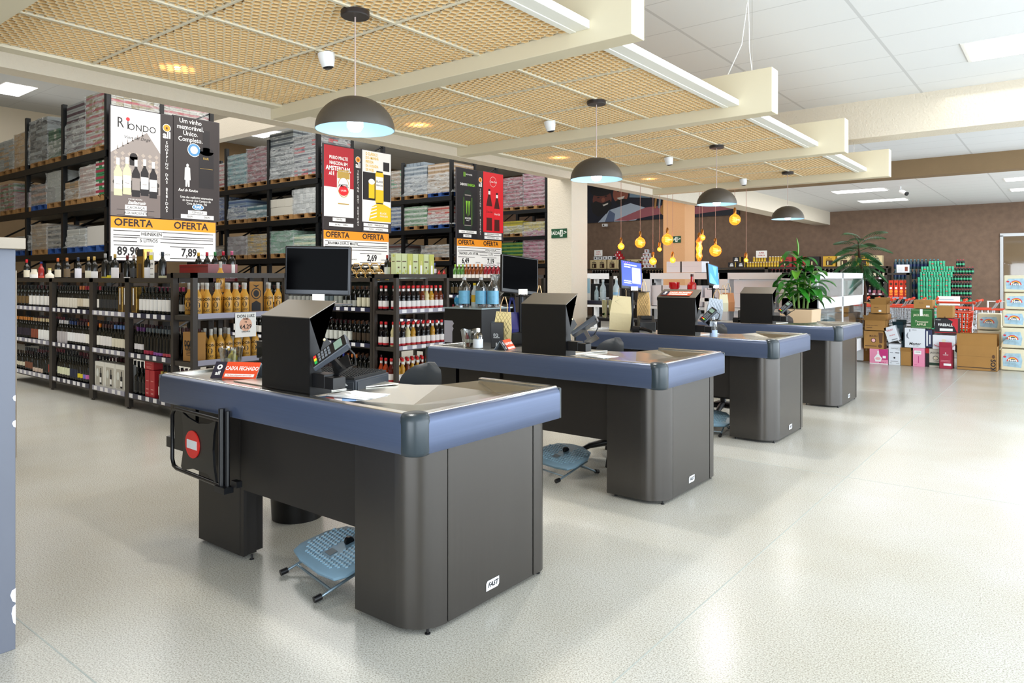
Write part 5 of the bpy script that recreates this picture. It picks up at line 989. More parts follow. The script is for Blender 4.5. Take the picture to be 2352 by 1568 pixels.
row(-10.6, -8.5, y_, 1.04, [(8, 'dark bottle with white label', W(Wt, '#a03040')), (6, 'dark bottle with cream label', W(Cr, '#181818')), (7, 'dark bottle with grey label', W('#9a9c98', '#b86a30'))], 'top shelf behind the nearest monitor')
row(-10.6, -8.5, y_, .57, [(10, 'dark bottle with white label', W(Wt, '#202020')), (11, 'dark bottle with red low label', W('#8c2030', '#1c1c1c', (.02, .08)))], 'middle shelf behind the nearest monitor')
stuff_rows('wine_bottles', [(-10.6, -7.28, G2Y + o, z, 'Y') for z in (1.04, .57, .12) for o in (.16, .26)], 'packed second rows of dark wine bottles on the shelves right of the monitor', cap='#7c4a24')
# hexagonal wooden wine rack with bottles
hx = thing('wine_rack', 'pale wooden honeycomb wine rack on top of the middle shelves', 'wine rack', (-7.78, G2Y + .05, ZT - .04)); b = MB()
cells = [(.11, .07), (.29, .07), (.47, .07), (.20, .155), (.38, .155), (.56, .155)]
for cx, cz in cells:
    for k in range(6):
        a0, a1 = R(60 * k), R(60 * k + 60); r = .1
        for dy in (0, .16): b.tube([(cx + r * math.cos(a0), dy, cz + r * .58 * math.sin(a0) * 1.3 + .01), (cx + r * math.cos(a1), dy, cz + r * .58 * math.sin(a1) * 1.3 + .01)], .007, 4)
b.tube([(.02, 0, .015), (.66, 0, .015)], .006, 4); b.tube([(.02, .16, .015), (.66, .16, .015)], .006, 4); b.tube([(.56, 0, .015), (.56, 0, .1)], .006, 4); b.tube([(.56, .16, .015), (.56, .16, .1)], .006, 4); b.build('lattice', mat('light_wood', '#c9a052', .5, noise=.1), hx)
for i, (cx, cz) in enumerate(cells[:3] + cells[3:5]):
    o = inst('wine_bottle', bottle(DK, '#e0dccc', '#101010', (.04, .14)), (-7.78 + cx, G2Y + .3, ZT - .03 + cz), '%s bottle lying in the wooden honeycomb rack' % nth(i), 'bottle', 'bottles in the wooden rack'); o.rotation_euler = (R(90), 0, 0)
inst('wine_bottle', bottle(DK, '#d8dcd4', '#a83028', (.03, .14)), (-7.92, G2Y + .1, ZT - .04), 'red-capped wine bottle standing left of the wooden rack', 'bottle', 'bottles beside the wooden rack')
inst('wine_bottle', bottle(DK, '#d8dcd4', '#a83028', (.03, .14)), (-7.05, G2Y + .12, ZT), 'red-capped wine bottle standing right of the wooden rack', 'bottle', 'bottles beside the wooden rack')
# end cap with syrups
unit('end_shelf', 'dark end shelf with red-capped syrup bottles in three tiers', 6.22, 7.20, MXf(EX), .46, (1.03, .56, .09), 1.50, rail_g, 1, 1, group='end shelves')
SY = lambda c, h=.31: (c, '#eceaea', '#d81c24', (.02, .12), h, 'syrup', '#c02430')
def syr(z, ys, cols, where, x=-6.81, h=.31):
    for i, (y, c_) in enumerate(zip(ys, cols)):
        inst('syrup_bottle', bottle(*SY(c_[0], h)), (x + random.uniform(-.004, .004), y, z), '%s %s syrup bottle from the left, %s' % (nth(i), c_[1], where), 'bottle', 'red-capped syrup bottles')
Dk_, Am, Cm, Rd, Lt = ('#100c10', 'dark'), ('#6a2c10', 'amber-brown'), ('#d8cfa0', 'cream'), ('#5c1410', 'deep red'), ('#b88a28', 'golden')
syr(1.03, [6.31 + .086 * i for i in range(10)], [Dk_, Dk_, Dk_, Dk_, Dk_, Am, Cm, Lt, Am, Am], 'front row of top syrup shelf')
syr(.56, [6.30 + .09 * i for i in range(10)], [Dk_, Dk_, Cm, Lt, Dk_, Dk_, Dk_, Lt, Dk_, Dk_], 'front row of middle syrup shelf')
syr(.09, [6.30 + .088 * i for i in range(10)], [Lt, Lt, Am, Lt, Lt, Am, Lt, Am, Rd, Lt], 'front row of bottom syrup shelf')
syr(1.03, [6.35 + .088 * i for i in range(8)], [Dk_, Rd, Dk_, Rd, Dk_, Am, Lt, Am], 'second row of top syrup shelf', -6.93)
syr(.56, [6.34 + .09 * i for i in range(8)], [Cm, Am, Dk_, Dk_, Rd, Dk_, Am, Dk_], 'second row of middle syrup shelf', -6.93)
syr(.09, [6.30 + .09 * i for i in range(7)], [Rd, Am, Rd, Am, Rd, Am, Rd], 'second row of bottom syrup shelf', -6.93)
for z, nm, c_ in ((1.03, 'top', Dk_), (.56, 'middle', Dk_), (.09, 'bottom', ('#a83c14', 'orange-red'))):
    for i in range(2): inst('syrup_bottle', bottle(*SY(c_[0])), (-7.03 - i * .09, 6.30, z), '%s syrup bottle behind the left posts, %s syrup shelf' % (['nearer', 'farther'][i], nm), 'bottle', 'red-capped syrup bottles')
pg_ = mat('pale_green_card', '#c3cc9a', .45)
for i in range(7):
    y = 6.27 + i * .1
    t = thing('gift_box', '%s pale green tall spirit box from the left on top of the syrup shelf' % nth(i), 'gift box', (-6.90, y, 1.455), 0, 'pale green spirit boxes')
    MB().box(0, 0, 0, .092, .092, .31).build('carton', pg_, t, bevel=.002)
    b = MB(); M = MX((.092, 0, 0)); b.rect(M, .01, .20, .08, .215, 0); b.rect(M, .03, .12, .06, .14, 0); b.ell(M, .03, .05, .02, .02, 2, .001); b.ell(M, .07, .08, .015, .02, 2, .001)
    if i in (2, 4, 6): b.rect(M, .0, .0, .092, .31, 2, .0012); b.rect(M, .03, .03, .065, .16, 1, .003); b.rect(M, .04, .16, .055, .22, 3, .003)
    M = MY((0, 0, 0)); b.rect(M, .02, .20, .07, .212, 0); b.ell(M, .05, .28, .02, .015, 2, .001)
    b.build('print', [mat('brown_print', '#5c4a2c', .5), paper, mat('lime_print', '#b8bc5c', .5), mat('straw', '#d8d08c', .5)], t)
# ---- third island
G3Y = 8.88
for i, (a, c_, lb) in enumerate(((-8.4, -7.2, 'dark shelf bay behind the clear vodka bottles'), (-9.6, -8.4, 'dark shelf bay seen past the pale green boxes'))): unit('shelf_unit', lb, a, c_, MYf(G3Y), .44, (1.15, .7, .25), ZT, rail_b, 1, back=1)
unit('end_shelf', 'dark end shelf left of the cream pillar', 8.86, 9.62, MXf(EX - .1), .44, (1.03, .56, .09), 1.50, rail_g, 1, 1, group='end shelves')
row(-8.3, -7.28, G3Y + .08, ZT - .04, [(3, 'slim green-labelled flavoured bottle', ('#4c7a34', '#e8ece0', '#9ac83c', (.03, .11), .27, 'wine')), (5, 'slim amber flavoured bottle with orange cap', ('#7a3c14', '#eeeae4', '#d0803c', (.03, .11), .27, 'wine')), (4, 'slim red flavoured bottle with pale cap', ('#8c1424', '#f0eeea', '#d8ccd4', (.03, .11), .27, 'wine'))], 'under the third price board')
row(-8.35, -7.28, G3Y + .07, 1.15, [(4, 'black bottle with gold emblem', W('#4a3c20', '#d8d8dc')), (7, 'black bottle with white neck', W('#202024', '#c8a03c'))], 'shelf behind the vodka bottles')
row(-9.5, -8.45, G3Y + .07, ZT - .04, [(3, 'blue snack-coloured small bottle', ('#1c3c90', '#e8e8f0', '#c02030', (.03, .08), .2, 'spirit')), (1, 'dark bottle with blue cap', W('#c8c4cc', '#4a5aa8', (.12, .2))), (2, 'yellow small bottle', ('#c8a020', '#e8e0c0', '#303030', (.03, .08), .2, 'spirit')), (1, 'second dark bottle with blue cap', W('#c8c4cc', '#4a5aa8', (.12, .2))), (2, 'red small bottle', ('#a01c1c', '#e8e0e0', '#303030', (.03, .08), .2, 'spirit'))], 'top of far dark bay')
row(-8.35, -7.28, G3Y + .07, .70, [(10, 'dark wine bottle with pale label', W('#c8c4bc', '#902030'))], 'lower shelf behind the vodka bottles')
row(8.95, 9.55, EX - .16, 1.03, [(6, 'gold-capped dark bottle', W('#303030', '#c8a44c'))], 'end shelf by the pillar', face='X')
carton('gift_box', (-6.99, 9.15, 1.45), (.12, .14, .22), mat('box_red', '#b3202a', .5), 'small red gift box on the end shelf by the pillar', 'gift box', None, draw=lambda b, M, w, h: b.rect(M, .04, .05, .08, .15, 0), mats=[paper])
# lower rack stock behind the gondolas (dark cartons of bottles)
for i in range(3):
    for k in range(3):
        x = -13.7 - k * 1.9
        t = thing('carton_stack', '%s stack of dark wine cartons low in the %s pallet rack' % (nth(k), nth(i)), 'carton stack', (x - 1.6, RY[i] + .12, .0), 0, 'dark cartons low in the racks'); b = MB()
        for a in range(5):
            for l in range(6): b.box(a * .33, random.uniform(0, .03), l * .26, a * .33 + .32, .9, l * .26 + .25, (a + l) % 3)
        b.build('cartons', [mat('dark_carton', '#2a211c', .7), mat('black_carton', '#151417', .7), mat('brown_carton', '#4a3524', .7)], t)
# ================================================================= THINGS ON AND AROUND THE CHECKOUTS
bk_mats = [mat('bucket_glass', '#c8d2d2', .06, spec=.8)]
def bucket(loc, label, s=1):
    t = thing('ice_bucket', label, 'ice bucket', loc, 0, 'clear ice buckets of miniatures')
    n = 20; rings = []
    for r, z in ((.035, 0), (.042, .004), (.05, .05), (.062, .13), (.0605, .13), (.048, .05), (.04, .012), (.002, .012)):
        rings.append([(s * r * (1 + (.03 * math.cos(3 * a) if z > .1 else 0)) * math.cos(a), s * r * math.sin(a), s * (z + (.006 * math.cos(4 * a) if z > .1 else 0))) for a in [2 * math.pi * j / n for j in range(n)]])
    MB().loft(rings, 0, cap=False).build('bowl', film('bucket_clear', '#e8f0f0', .38, .04, 0), t, smooth=60)
    return t
def mini(loc, label, glass, cap, lab='#e8e4d0', tilt=(0, 0)):
    t = inst('miniature_bottle', bottle(glass, lab, cap, (.08, .15), .12, 'spirit'), loc, label, 'bottle', 'miniature bottles in the ice buckets'); t.rotation_euler = (R(tilt[0]), R(tilt[1]), 0)
c1x, c1y, zc = -3.90, CK[0] + .33, .898
bucket((c1x, c1y, zc), 'clear scalloped ice bucket with miniatures on the nearest checkout', 1.1)
for i, (dx, dy, g_, c_, tl_) in enumerate(((-.02, 0, '#201418', '#c8c8c8', (0, -14)), (.02, .01, '#c8b848', '#e8e0a0', (10, 18)), (.0, -.02, '#b8a83c', '#d8d8d8', (-12, 4)), (-.01, .025, '#40181c', '#d8b848', (14, -6)))):
    mini((c1x + dx, c1y + dy, zc + .02), ['dark', 'yellow-green', 'olive', 'maroon'][i] + ' miniature bottle in the ice bucket on the nearest checkout', g_, c_, tilt=tl_)
bx_, by_ = -3.70, CK[1] + .10
bucket((bx_, by_, zc), 'clear ice bucket with miniatures on the second checkout', 1.15)
for i, (dx, dy, g_, c_, tl_) in enumerate(((-.02, 0, '#c8b040', '#e8e8e8', (0, -10)), (.015, .0, '#201008', '#d0c0b0', (6, 12)), (.025, .02, '#d0a030', '#e8d8a0', (-8, 14)), (0, -.02, '#7c1c1c', '#d8d8d8', (10, 0)))):
    mini((bx_ + dx, by_ + dy, zc + .02), ['golden', 'black', 'amber', 'ruby'][i] + ' miniature bottle in the ice bucket on the second checkout', g_, c_, tilt=tl_)
t = thing('sanitizer_bottle', 'clear hand sanitizer bottle with pale label on the second checkout', 'bottle', (-3.58, CK[1] + .06, zc)); MB().lathe([(.001, 0), (.036, 0), (.038, .005), (.038, .105), (.03, .125), (.014, .135), (.014, .14)], 20).build('body', film('sanitizer_clear', '#dce6ec', .5, .06, 0), t, smooth=50)
MB().lathe([(.0385, .02), (.0385, .085)], 20, cap=False).build('label', mat('pale_label', '#d5dde4', .5), t, smooth=50); MB().lathe([(.016, .14), (.016, .165), (.01, .168), (.001, .168)], 14).build('cap', paper, t, smooth=40)
t = thing('sanitizer_bottle', 'clear bottle with blue and white label near the third black box', 'bottle', (-2.62, CK[2] + .12, zc)); MB().lathe([(.001, 0), (.032, 0), (.034, .005), (.034, .15), (.012, .165), (.012, .19), (.001, .19)], 20).build('body', MATS['sanitizer_clear'], t, smooth=50); MB().lathe([(.0345, .01), (.0345, .07)], 20, cap=False).build('label', mat('blue_label', '#a9bfe0', .5), t)
# closed-lane tent cards
def tent(label, loc, rz):
    t = thing('tent_card', label, 'sign', loc, rz, 'orange closed-lane cards')
    L_, h, d = .27, .085, .06
    b = MB(); b.prism([(-d, 0), (0, h), (d, 0), (d - .004, 0), (0, h - .006), (-d + .004, 0)], 0, L_, 0, Matrix(((0, 0, 1, 0), (1, 0, 0, 0), (0, 1, 0, 0), (0, 0, 0, 1)))); b.build('card', mat('card_grey', '#aab4bd', .4), t)
    s_ = math.atan2(h, d); M = Mx((0, -d - .0005, .0005), (1, 0, 0), (0, math.cos(s_), math.sin(s_))); H = math.hypot(h, d)
    b = MB(); b.rect(M, 0, 0, .07, H, 1); b.rect(M, .07, 0, L_, H, 0); b.rect(M, .08, .012, .255, .03, 2, .002); b.ell(M, .035, .07, .016, .016, 2, .002); b.ell(M, .035, .07, .007, .007, 1, .003, 12); b.text('all', .035, M @ Matrix.Translation((.035, .032, 0)), 2, .03, .002)
    b.text('CAIXA FECHADO', .032, M @ Matrix.Translation((.17, .063, 0)), 2, .03, .002, .78); b.text('Por favor, dirija-se ao caixa ao lado', .012, M @ Matrix.Translation((.168, .021, 0)), 0, .005, .003, .85)
    b.build('print', [mat('card_orange', '#e2502c', .4), mat('card_dark', '#2c2a3a', .4), paper], t); return t
tent('orange tent card reading CAIXA FECHADO on the nearest checkout', (-3.76, CK[0] + .16, zc), R(28))
o = tent('orange and white tent card seen end-on on the second checkout', (-3.40, CK[1] + .10, zc), R(108)); o.scale = (.8, .9, .9)
t = thing('lane_card', 'orange closed-lane card lying on the hood of the third black box', 'sign', (XC - .755 - .36, CK[2] + .075, .904 + .374)); t.rotation_euler = (R(25.5), 0, 0)
MB().box(0, 0, .004, .30, .085, .007).build('card', mat('card_orange', '#e2502c', .4), t); b = MB(); M = Matrix.Translation((0, 0, .007)); b.rect(M, 0, 0, .07, .085, 1); b.ell(M, .035, .06, .014, .014, 2, .002); b.text('all', .03, M @ Matrix.Translation((.035, .028, 0)), 2, .03, .002); b.text('CAIXA FECHADO', .033, M @ Matrix.Translation((.185, .055, 0)), 2, .03, .002, .85); b.rect(M, .08, .012, .27, .028, 2, .002); b.build('print', [MATS['card_orange'], MATS['card_dark'], paper], t)
# papers
t = thing('paper_stack', 'loose white receipts and bags on the steel top of the nearest checkout', 'papers', (-2.66, CK[0] + .16, .904)); b = MB()
for k in range(5): b.cbox((.05 + .012 * k, .02 * (k % 3), .003 * k + .001), (.24, .13, .002), rot=Matrix.Rotation(R(-20 + k * 9), 3, 'Z'))
b.build('sheets', paper, t)
t = thing('leaflet', 'red, white and blue printed leaflets beside the nearest black box', 'leaflets', (-2.70, CK[0] + .05, .904)); b = MB()
for k in range(4): b.cbox((.03 + .045 * k, .03 + .005 * k, .0015 * k + .001), (.10, .06, .001), k % 3, Matrix.Rotation(R(-15 - 8 * k), 3, 'Z'))
b.build('sheets', [mat('leaf_blue', '#6a94c8', .4), mat('leaf_red', '#c86a64', .4), mat('leaf_white', '#e4e0ea', .4)], t)
t = thing('paper_stack', 'loose white papers on the second checkout top', 'papers', (-2.66, CK[1] + .14, .904)); b = MB()
for k in range(4): b.cbox((.06 + .012 * k, .02 * (k % 3), .003 * k + .001), (.24, .12, .002), rot=Matrix.Rotation(R(10 - k * 9), 3, 'Z'))
b.build('sheets', paper, t)
# cash drawer with rubber mat
drawer_m = mat('drawer_grey', '#3d4249', .4, .2)
t = thing('cash_drawer', 'charcoal cash drawer with keyhole and slot behind the nearest black box', 'cash drawer', (-3.02, CK[0] + .42, .86), R(18))
MB().box(-.17, -.15, .0, .20, .17, .085).build('body', drawer_m, t, bevel=.004)
b = MB(); b.box(.2, -.14, .01, .205, .16, .075); b.box(-.16, -.155, .01, .19, -.15, .075); b.build('drawer_front', drawer_m, t, bevel=.002)
b = MB(); b.box(-.10, -.158, .04, .02, -.154, .046); b.build('cheque_slot', black, t); MB().lathe([(.001, 0), (.011, 0), (.011, .006), (.001, .008)], 14, 0, Mx((.09, -.155, .035), (1, 0, 0), (0, 0, 1))).build('lock', mat('brass', '#d9c9a0', .3, 1), t)
b = MB(); b.box(.125, -.157, .055, .155, -.1545, .06); b.ell(MY((0, -.1565, 0)), .14, .063, .01, .005, 0, 0); b.text('BEMATECH', .012, MY((.15, -.1565, .033)), 0, .01, 0); b.build('badge', paper, t)
t = thing('rubber_mat', 'black studded rubber mat lying on the cash drawer', 'mat', (-3.02, CK[0] + .42, .946), R(18)); b = MB(); b.box(-.17, -.15, 0, .19, .16, .012)
for i in range(18):
    for j in range(15): b.box(-.165 + i * .0195, -.145 + j * .02, .012, -.155 + i * .0195, -.135 + j * .02, .018)
b.build('pad', mat('rubber_black', '#17181a', .7), t)
def printer(loc, rz, label, s=1):
    t = thing('receipt_printer', label, 'printer', loc, rz, 'receipt printers')
    M = Matrix(((0, 0, 1, 0), (1, 0, 0, 0), (0, 1, 0, 0), (0, 0, 0, 1)))
    b = MB(); b.prism([(-.1 * s, 0), (.1 * s, 0), (.1 * s, .13 * s), (.07 * s, .145 * s), (-.1 * s, .09 * s)], -.075 * s, .075 * s, 0, M); b.build('body', mat('printer_black', '#1b1d21', .45), t, bevel=.006)
    b = MB(); b.prism([(-.095 * s, .05 * s), (.1 * s, .05 * s), (.1 * s, .054 * s), (-.095 * s, .054 * s)], -.0755 * s, .0755 * s, 0, M); b.box(-.05 * s, -.03 * s, .118 * s, .05 * s, .04 * s, .145 * s); b.build('cover_seam', seam, t)
    return t
printer((-3.66, CK[0] + .50, zc), R(20), 'black receipt printer behind the nearest black box, mostly hidden')
MB_ = carton('case', (-3.78, CK[0] + .42, .98), (.16, .15, .10), black, 'dark upper box on the printer behind the nearest black box', 'box', None, draw=lambda b, M, w, h: b.rect(M, .0, .02, w, .022, 0), mats=[seam])
printer((-3.62, CK[1] + .62, zc), R(40), 'black receipt printer left of the second black box', 1.15)
printer((-3.48, CK[2] + .45, zc), R(35), 'black receipt printer with tan top left of the third black box', 1.1)
printer((-3.25, CK[3] + .50, zc), R(35), 'black receipt printer behind the third card terminal')
def scanner(loc, rz, label):
    t = thing('barcode_scanner', label, 'scanner', loc, rz, 'hand scanners'); b = MB(); b.tube([(0, 0, .035), (.05, 0, .05), (.16, 0, .02)], [.018, .017, .014], 10); b.build('handle', black, t, smooth=60)
    b = MB(); b.loft([[(x, y * k, z) for y, z in ((-.022, .01), (.022, .01), (.027, .04), (.02, .07), (-.02, .07), (-.027, .04))] for x, k in ((-.04, 1.25), (-.02, 1.1), (.03, .8))]); b.build('head', black, t, smooth=40); return t
scanner((-3.42, CK[2] + .14, zc), R(5), 'black hand scanner lying left of the third black box'); scanner((-3.22, CK[3] + .12, zc), R(-15), 'black hand scanner lying left of the fourth black box')
carton('gift_box', (-3.62, CK[1] + .26, zc), (.10, .09, .20), mat('black_gloss_card', '#0c0c10', .25), 'black gift box with silver print on the second checkout', 'gift box', None, rz=R(35),
       draw=lambda b, M, w, h: (b.text('EQ', .03, M @ Matrix.Translation((.04, .10, 0)), 0, .02, .002), b.text('PREMIUM', .012, M @ Matrix.Translation((.045, .08, 0)), 0, .01, .002), b.rect(M, .04, .01, .05, .04, 0)), mats=[mat('silver_print', '#c4c8cc', .4)])
# carrier bags hooked round the monitor poles
def bag(label, loc, rz, w_, h_, m, handle, quilt=0, tilt=0, seal=0):
    t = thing('paper_bag', label, 'bag', loc, rz, 'paper gift bags by the monitors'); d = .035; b = MB()
    b.loft([[(-w_ * .5, -d, 0), (w_ * .5, -d, 0), (w_ * .5, d, 0), (-w_ * .5, d, 0)], [(-w_ * .52, -d * 1.1, h_ * .5), (w_ * .52, -d * 1.1, h_ * .5), (w_ * .5, d, h_ * .5), (-w_ * .5, d, h_ * .5)], [(-w_ * .42, -.006, h_), (w_ * .42, -.008, h_), (w_ * .42, .008, h_), (-w_ * .42, .008, h_)]])
    b.build('bag_body', m, t)
    if quilt:
        b = MB(); n = 7
        for k in range(-n, n + 1):
            for sg in (1, -1):
                pts = []
                for q in range(9):
                    z = q / 8 * h_ * .95 + .01; x = k * w_ / 5 + sg * z * .6
                    if abs(x) < w_ * .45: f = z / h_; yy = -d * 1.15 if f < .5 else -d * 1.15 + (d * 1.0) * (f - .5) * 2; pts.append((x, yy - .0015, z))
                if len(pts) > 1: b.tube(pts, .0013, 4)
        b.build('embossing', mat('embossing_tan', '#8f8058', .6) if quilt == 1 else mat('embossing_blue', '#7c8ea4', .5), t)
    b = MB()
    for y in (-.008, .008): b.tube([(-w_ * .2, y, h_ - .01), (-w_ * .18, y, h_ + .06), (-w_ * .05, y * 2, h_ + .12), (w_ * .05, y * 2, h_ + .12), (w_ * .18, y, h_ + .06), (w_ * .2, y, h_ - .01)], .0035, 6)
    b.build('handle', handle, t, smooth=60)
    if seal: b = MB(); b.tube([(-w_ * .3, -.03, h_ * .83), (0, -.042, h_ * .72), (w_ * .3, -.03, h_ * .83), (0, -.014, h_ * .95)], .0015, 4, closed=True); b.build('tag_outline', ink, t)
    if tilt: t.rotation_euler = (0, R(tilt), rz)
    return t
crm = mat('cream_paper', '#dccfa6', .6, bump=.3, bscale=12); cord_t = mat('tan_cord', '#cdae84', .6)
bag('cream diamond-embossed paper bag with rope handles behind the second checkout box', (-3.62, CK[1] + .40, zc), R(35), .14, .28, mat('cream_emboss', '#d5c68e', .6), cord_t, 1, 3)
bag('navy paper bag right behind the cream embossed bag', (-3.62, CK[1] + .53, zc), R(60), .13, .27, mat('navy_paper', '#1c1c6a', .4), mat('navy_cord', '#2c3c8c', .5))
bag('red bag with tan handles partly hidden by the second black box', (-3.32, CK[1] + .50, zc + .15), R(35), .10, .22, mat('red_bag', '#d0402c', .5), cord_t)
bag('blue-grey quilted bag hanging below the red bag', (-3.32, CK[1] + .46, zc + .02), R(35), .10, .2, mat('silver_quilt', '#a9b6c4', .4), cord_t, 2)
bag('large plain cream paper bag with a black tag outline on the third checkout', (-3.78, CK[2] + .42, zc), R(30), .22, .36, crm, cord_t, 0, 4, 1)
bag('gold quilted bag hanging right of the pole on the third checkout', (-3.60, CK[2] + .62, zc + .12), R(20), .13, .28, mat('gold_quilt', '#c4a26c', .5), cord_t, 1)
bag('silver-blue quilted bag beside the fourth monitor pole', (-3.62, CK[3] + .36, zc + .03), R(35), .19, .26, mat('silver_quilt2', '#b4c2d2', .35), cord_t, 2, 8)
bag('small cream bag hanging by the fourth monitor pole', (-3.55, CK[3] + .52, zc + .12), R(20), .12, .22, mat('cream_small', '#d9d6ba', .6), cord_t)
bag('brown kraft bag behind the small cream bag at the fourth pole', (-3.52, CK[3] + .60, zc + .12), R(20), .16, .24, mat('brown_bag', '#9a6640', .6), cord_t)
# display plinth with vodka bottles behind the second checkout's left end
t = thing('display_plinth', 'tall black display plinth left of the second checkout, bottles on its glass top', 'plinth', (-4.56, CK[1] + .72, 0)); MB().box(0, 0, 0, .45, .42, 1.17).build('cabinet', blackm, t, bevel=.004)
MB().box(-.01, -.01, 1.17, .46, .43, 1.182).build('glass_top', mat('grey_glass', '#9fb0b4', .08), t)
b = MB(); M = MY((0, -.001, 0)); b.sheet([(.0, .86), (.10, .86), (.10, .96), (.115, .99), (.10, 1.01), (.12, 1.035), (.10, 1.06), (.03, 1.06), (0, 1.06)], 0, M, .0); b.build('decal', mat('decal_grey', '#b4b4c4', .5), t)
pz = 1.183
vm = film('vodka_clear', '#dfe8ee', .5, .05, 0)
def vodka(loc, label, s=1):
    t = thing('vodka_bottle', label, 'bottle', loc, 0, 'large clear vodka bottles'); MB().lathe([(.001, 0), (.05 * s, 0), (.052 * s, .01), (.052 * s, .17 * s), (.045 * s, .2 * s), (.02 * s, .235 * s), (.017 * s, .25 * s)], 20).build('body', vm, t, smooth=50)
    MB().lathe([(.0525 * s, .03 * s), (.0525 * s, .15 * s)], 20, cap=False).build('label', mat('ice_blue_label', '#6fb6dc', .35, noise=.12, scale=30), t, smooth=60); MB().lathe([(.018 * s, .25 * s), (.018 * s, .275 * s), (.001, .277 * s)], 14).build('cap', mat('cap_clear', '#cfd4d8', .3), t, smooth=40); return t
for i, x in enumerate((-4.43, -4.27, -4.17)): vodka((x, CK[1] + .85 + .05 * i, pz), ['left', 'middle', 'right'][i] + ' large clear vodka bottle with ice-blue label on the black plinth')
inst('spirit_bottle', bottle('#d0d8d8', '#e0b020', '#e0c020', (.06, .15), .22, 'spirit'), (-4.35, CK[1] + .9, pz), 'yellow-labelled small bottle between the vodka bottles on the plinth', 'bottle', None)
t = thing('glass_ornament', 'turquoise glass disc ornament at the left of the vodka bottles', 'ornament', (-4.5, CK[1] + .85, pz)); MB().lathe([(.001, -.015), (.05, -.01), (.055, 0), (.05, .01), (.001, .015)], 24, 0, Mx((0, 0, .055), (1, 0, 0), (0, 0, 1))).build('disc', mat('turquoise_glass', '#2f8fc0', .1), t, smooth=60); MB().box(-.03, -.02, 0, .03, .02, .01).build('foot', chrome, t)
t = thing('glass_goblet', 'large silver-rimmed glass goblet behind the vodka bottles', 'goblet', (-4.15, CK[1] + 1.02, pz)); MB().lathe([(.05, 0), (.05, .006), (.008, .012), (.008, .10), (.04, .13), (.075, .2), (.085, .30), (.083, .30), (.07, .2), (.03, .135), (.001, .13)], 24, cap=False).build('bowl', film('goblet_glass', '#d8dcdc', .45, .04, 0), t, smooth=60); MB().tube([(.085 * math.cos(R(a)), .085 * math.sin(R(a)), .30) for a in range(0, 360, 20)], .003, 6, closed=True).build('rim', chrome, t)
# cable duct on the floor under the nearest checkout
t = thing('cable_duct', 'white ribbed cable duct curving on the floor under the nearest checkout', 'cable duct', (-3.05, CK[0] + .62, 0)); b = MB(); pts = [(-.15, 0, .03), (-.1, -.06, .02), (0, -.09, .018), (.12, -.07, .02), (.22, 0, .04), (.28, .1, .10), (.3, .14, .2)]; b.tube(pts, .016, 8)
b.build('duct', mat('duct_white', '#dfe3e8', .5), t, smooth=60)
t = thing('waste_bin', 'black round waste bin under the left end of the nearest checkout', 'bin', (-3.72, CK[0] + .66, 0)); MB().lathe([(.001, 0), (.15, 0), (.17, .36), (.16, .36), (.14, .02)], 28, cap=False).build('body', blackm, t, smooth=40)
# ================================================================= grey panelled counter at the left picture edge
t = thing('service_counter', 'tall grey-blue counter with woodgrain top at the left picture edge', 'counter', (0, 0, 0))
MB().box(-4.6, -1.2, .0, -3.252, 1.0, 1.562).build('panel', mat('grey_laminate', '#686d7a', .5, noise=.04, scale=2), t, bevel=.002)
MB().box(-4.62, -1.25, 1.562, -3.205, 1.02, 1.605).build('worktop', mat('grey_oak', '#9a8f80', .5, noise=.16, scale=9, stretch=(1, .08, 1)), t, bevel=.002)
for z, w_, h_ in ((.98, .010, .012), (.88, .012, .014), (.21, .018, .028), (.135, .014, .04)):
    MB().prism([(1.0, z - h_), (1.0, z + h_), (1.0 - w_ * .7, z + h_ * .8), (1.0 - w_, z + h_ * .2), (1.0 - w_ * .6, z - h_ * .7)], 0, .0012, 0, MX((-3.252, 0, 0))).build('chip', mat('chip_white', '#e9e6f2', .7), t)
t = thing('side_cabinet', 'narrow dark cabinet edge standing behind the grey counter', 'cabinet', (0, 0, 0)); MB().box(-7.3, 1.5, 0, -6.74, 2.07, 1.5).build('panel', mat('dark_laminate', '#4c4844', .5), t); MB().box(-6.74, 1.5, 0, -6.72, 2.075, 1.51).build('edge_strip', mat('grey_oak2', '#aca090', .5), t)
# ================================================================= white display islands
wf = mat('white_lacquer', '#e9ecef', .4)
for i, (a, c_, lb) in enumerate(((-7.0, -5.7, 'white open display frame beside the cream pillar'), (-5.7, -4.35, 'white display frame behind the red goblet and bottle'), (-4.35, -3.05, 'white display frame behind the fourth black box'))):
    unit('white_display', lb, a, c_, MYf(10.95), .5, (.98, .55), 1.53, None, 0, 0, 'display shelf', 'white display frames', wf, 0, .07, .10)
t = thing('display_cabinet', 'long white cabinet with glass windows running behind the leafy plant', 'cabinet', (-2.86, 10.68, 0)); L_ = 2.85
b = MB()
for y in (0, L_ / 2 - .02, L_ - .05): b.box(-.5, y, .02, 0, y + .05, 1.53)
for z0, z1 in ((1.44, 1.53), (1.0, 1.16), (.55, .60), (.22, .42)): b.box(-.5, 0, z0, 0, L_, z1)
b.build('carcass', wf, t, bevel=.003)
b = MB(); b.box(-.012, .05, 1.16, -.006, L_ - .05, 1.44); b.box(-.012, .05, .6, -.006, L_ - .05, 1.0); b.build('glass_pane', film('cabinet_glass', '#c8d8d8', .14, .05, 0), t)
b = MB(); b.box(-.49, .05, 1.14, -.05, L_ - .05, 1.16); b.box(-.49, .05, .58, -.05, L_ - .05, .6); b.box(-.5, .02, .5, -.49, L_ - .02, 1.5); b.build('inner_shelf', wf, t)
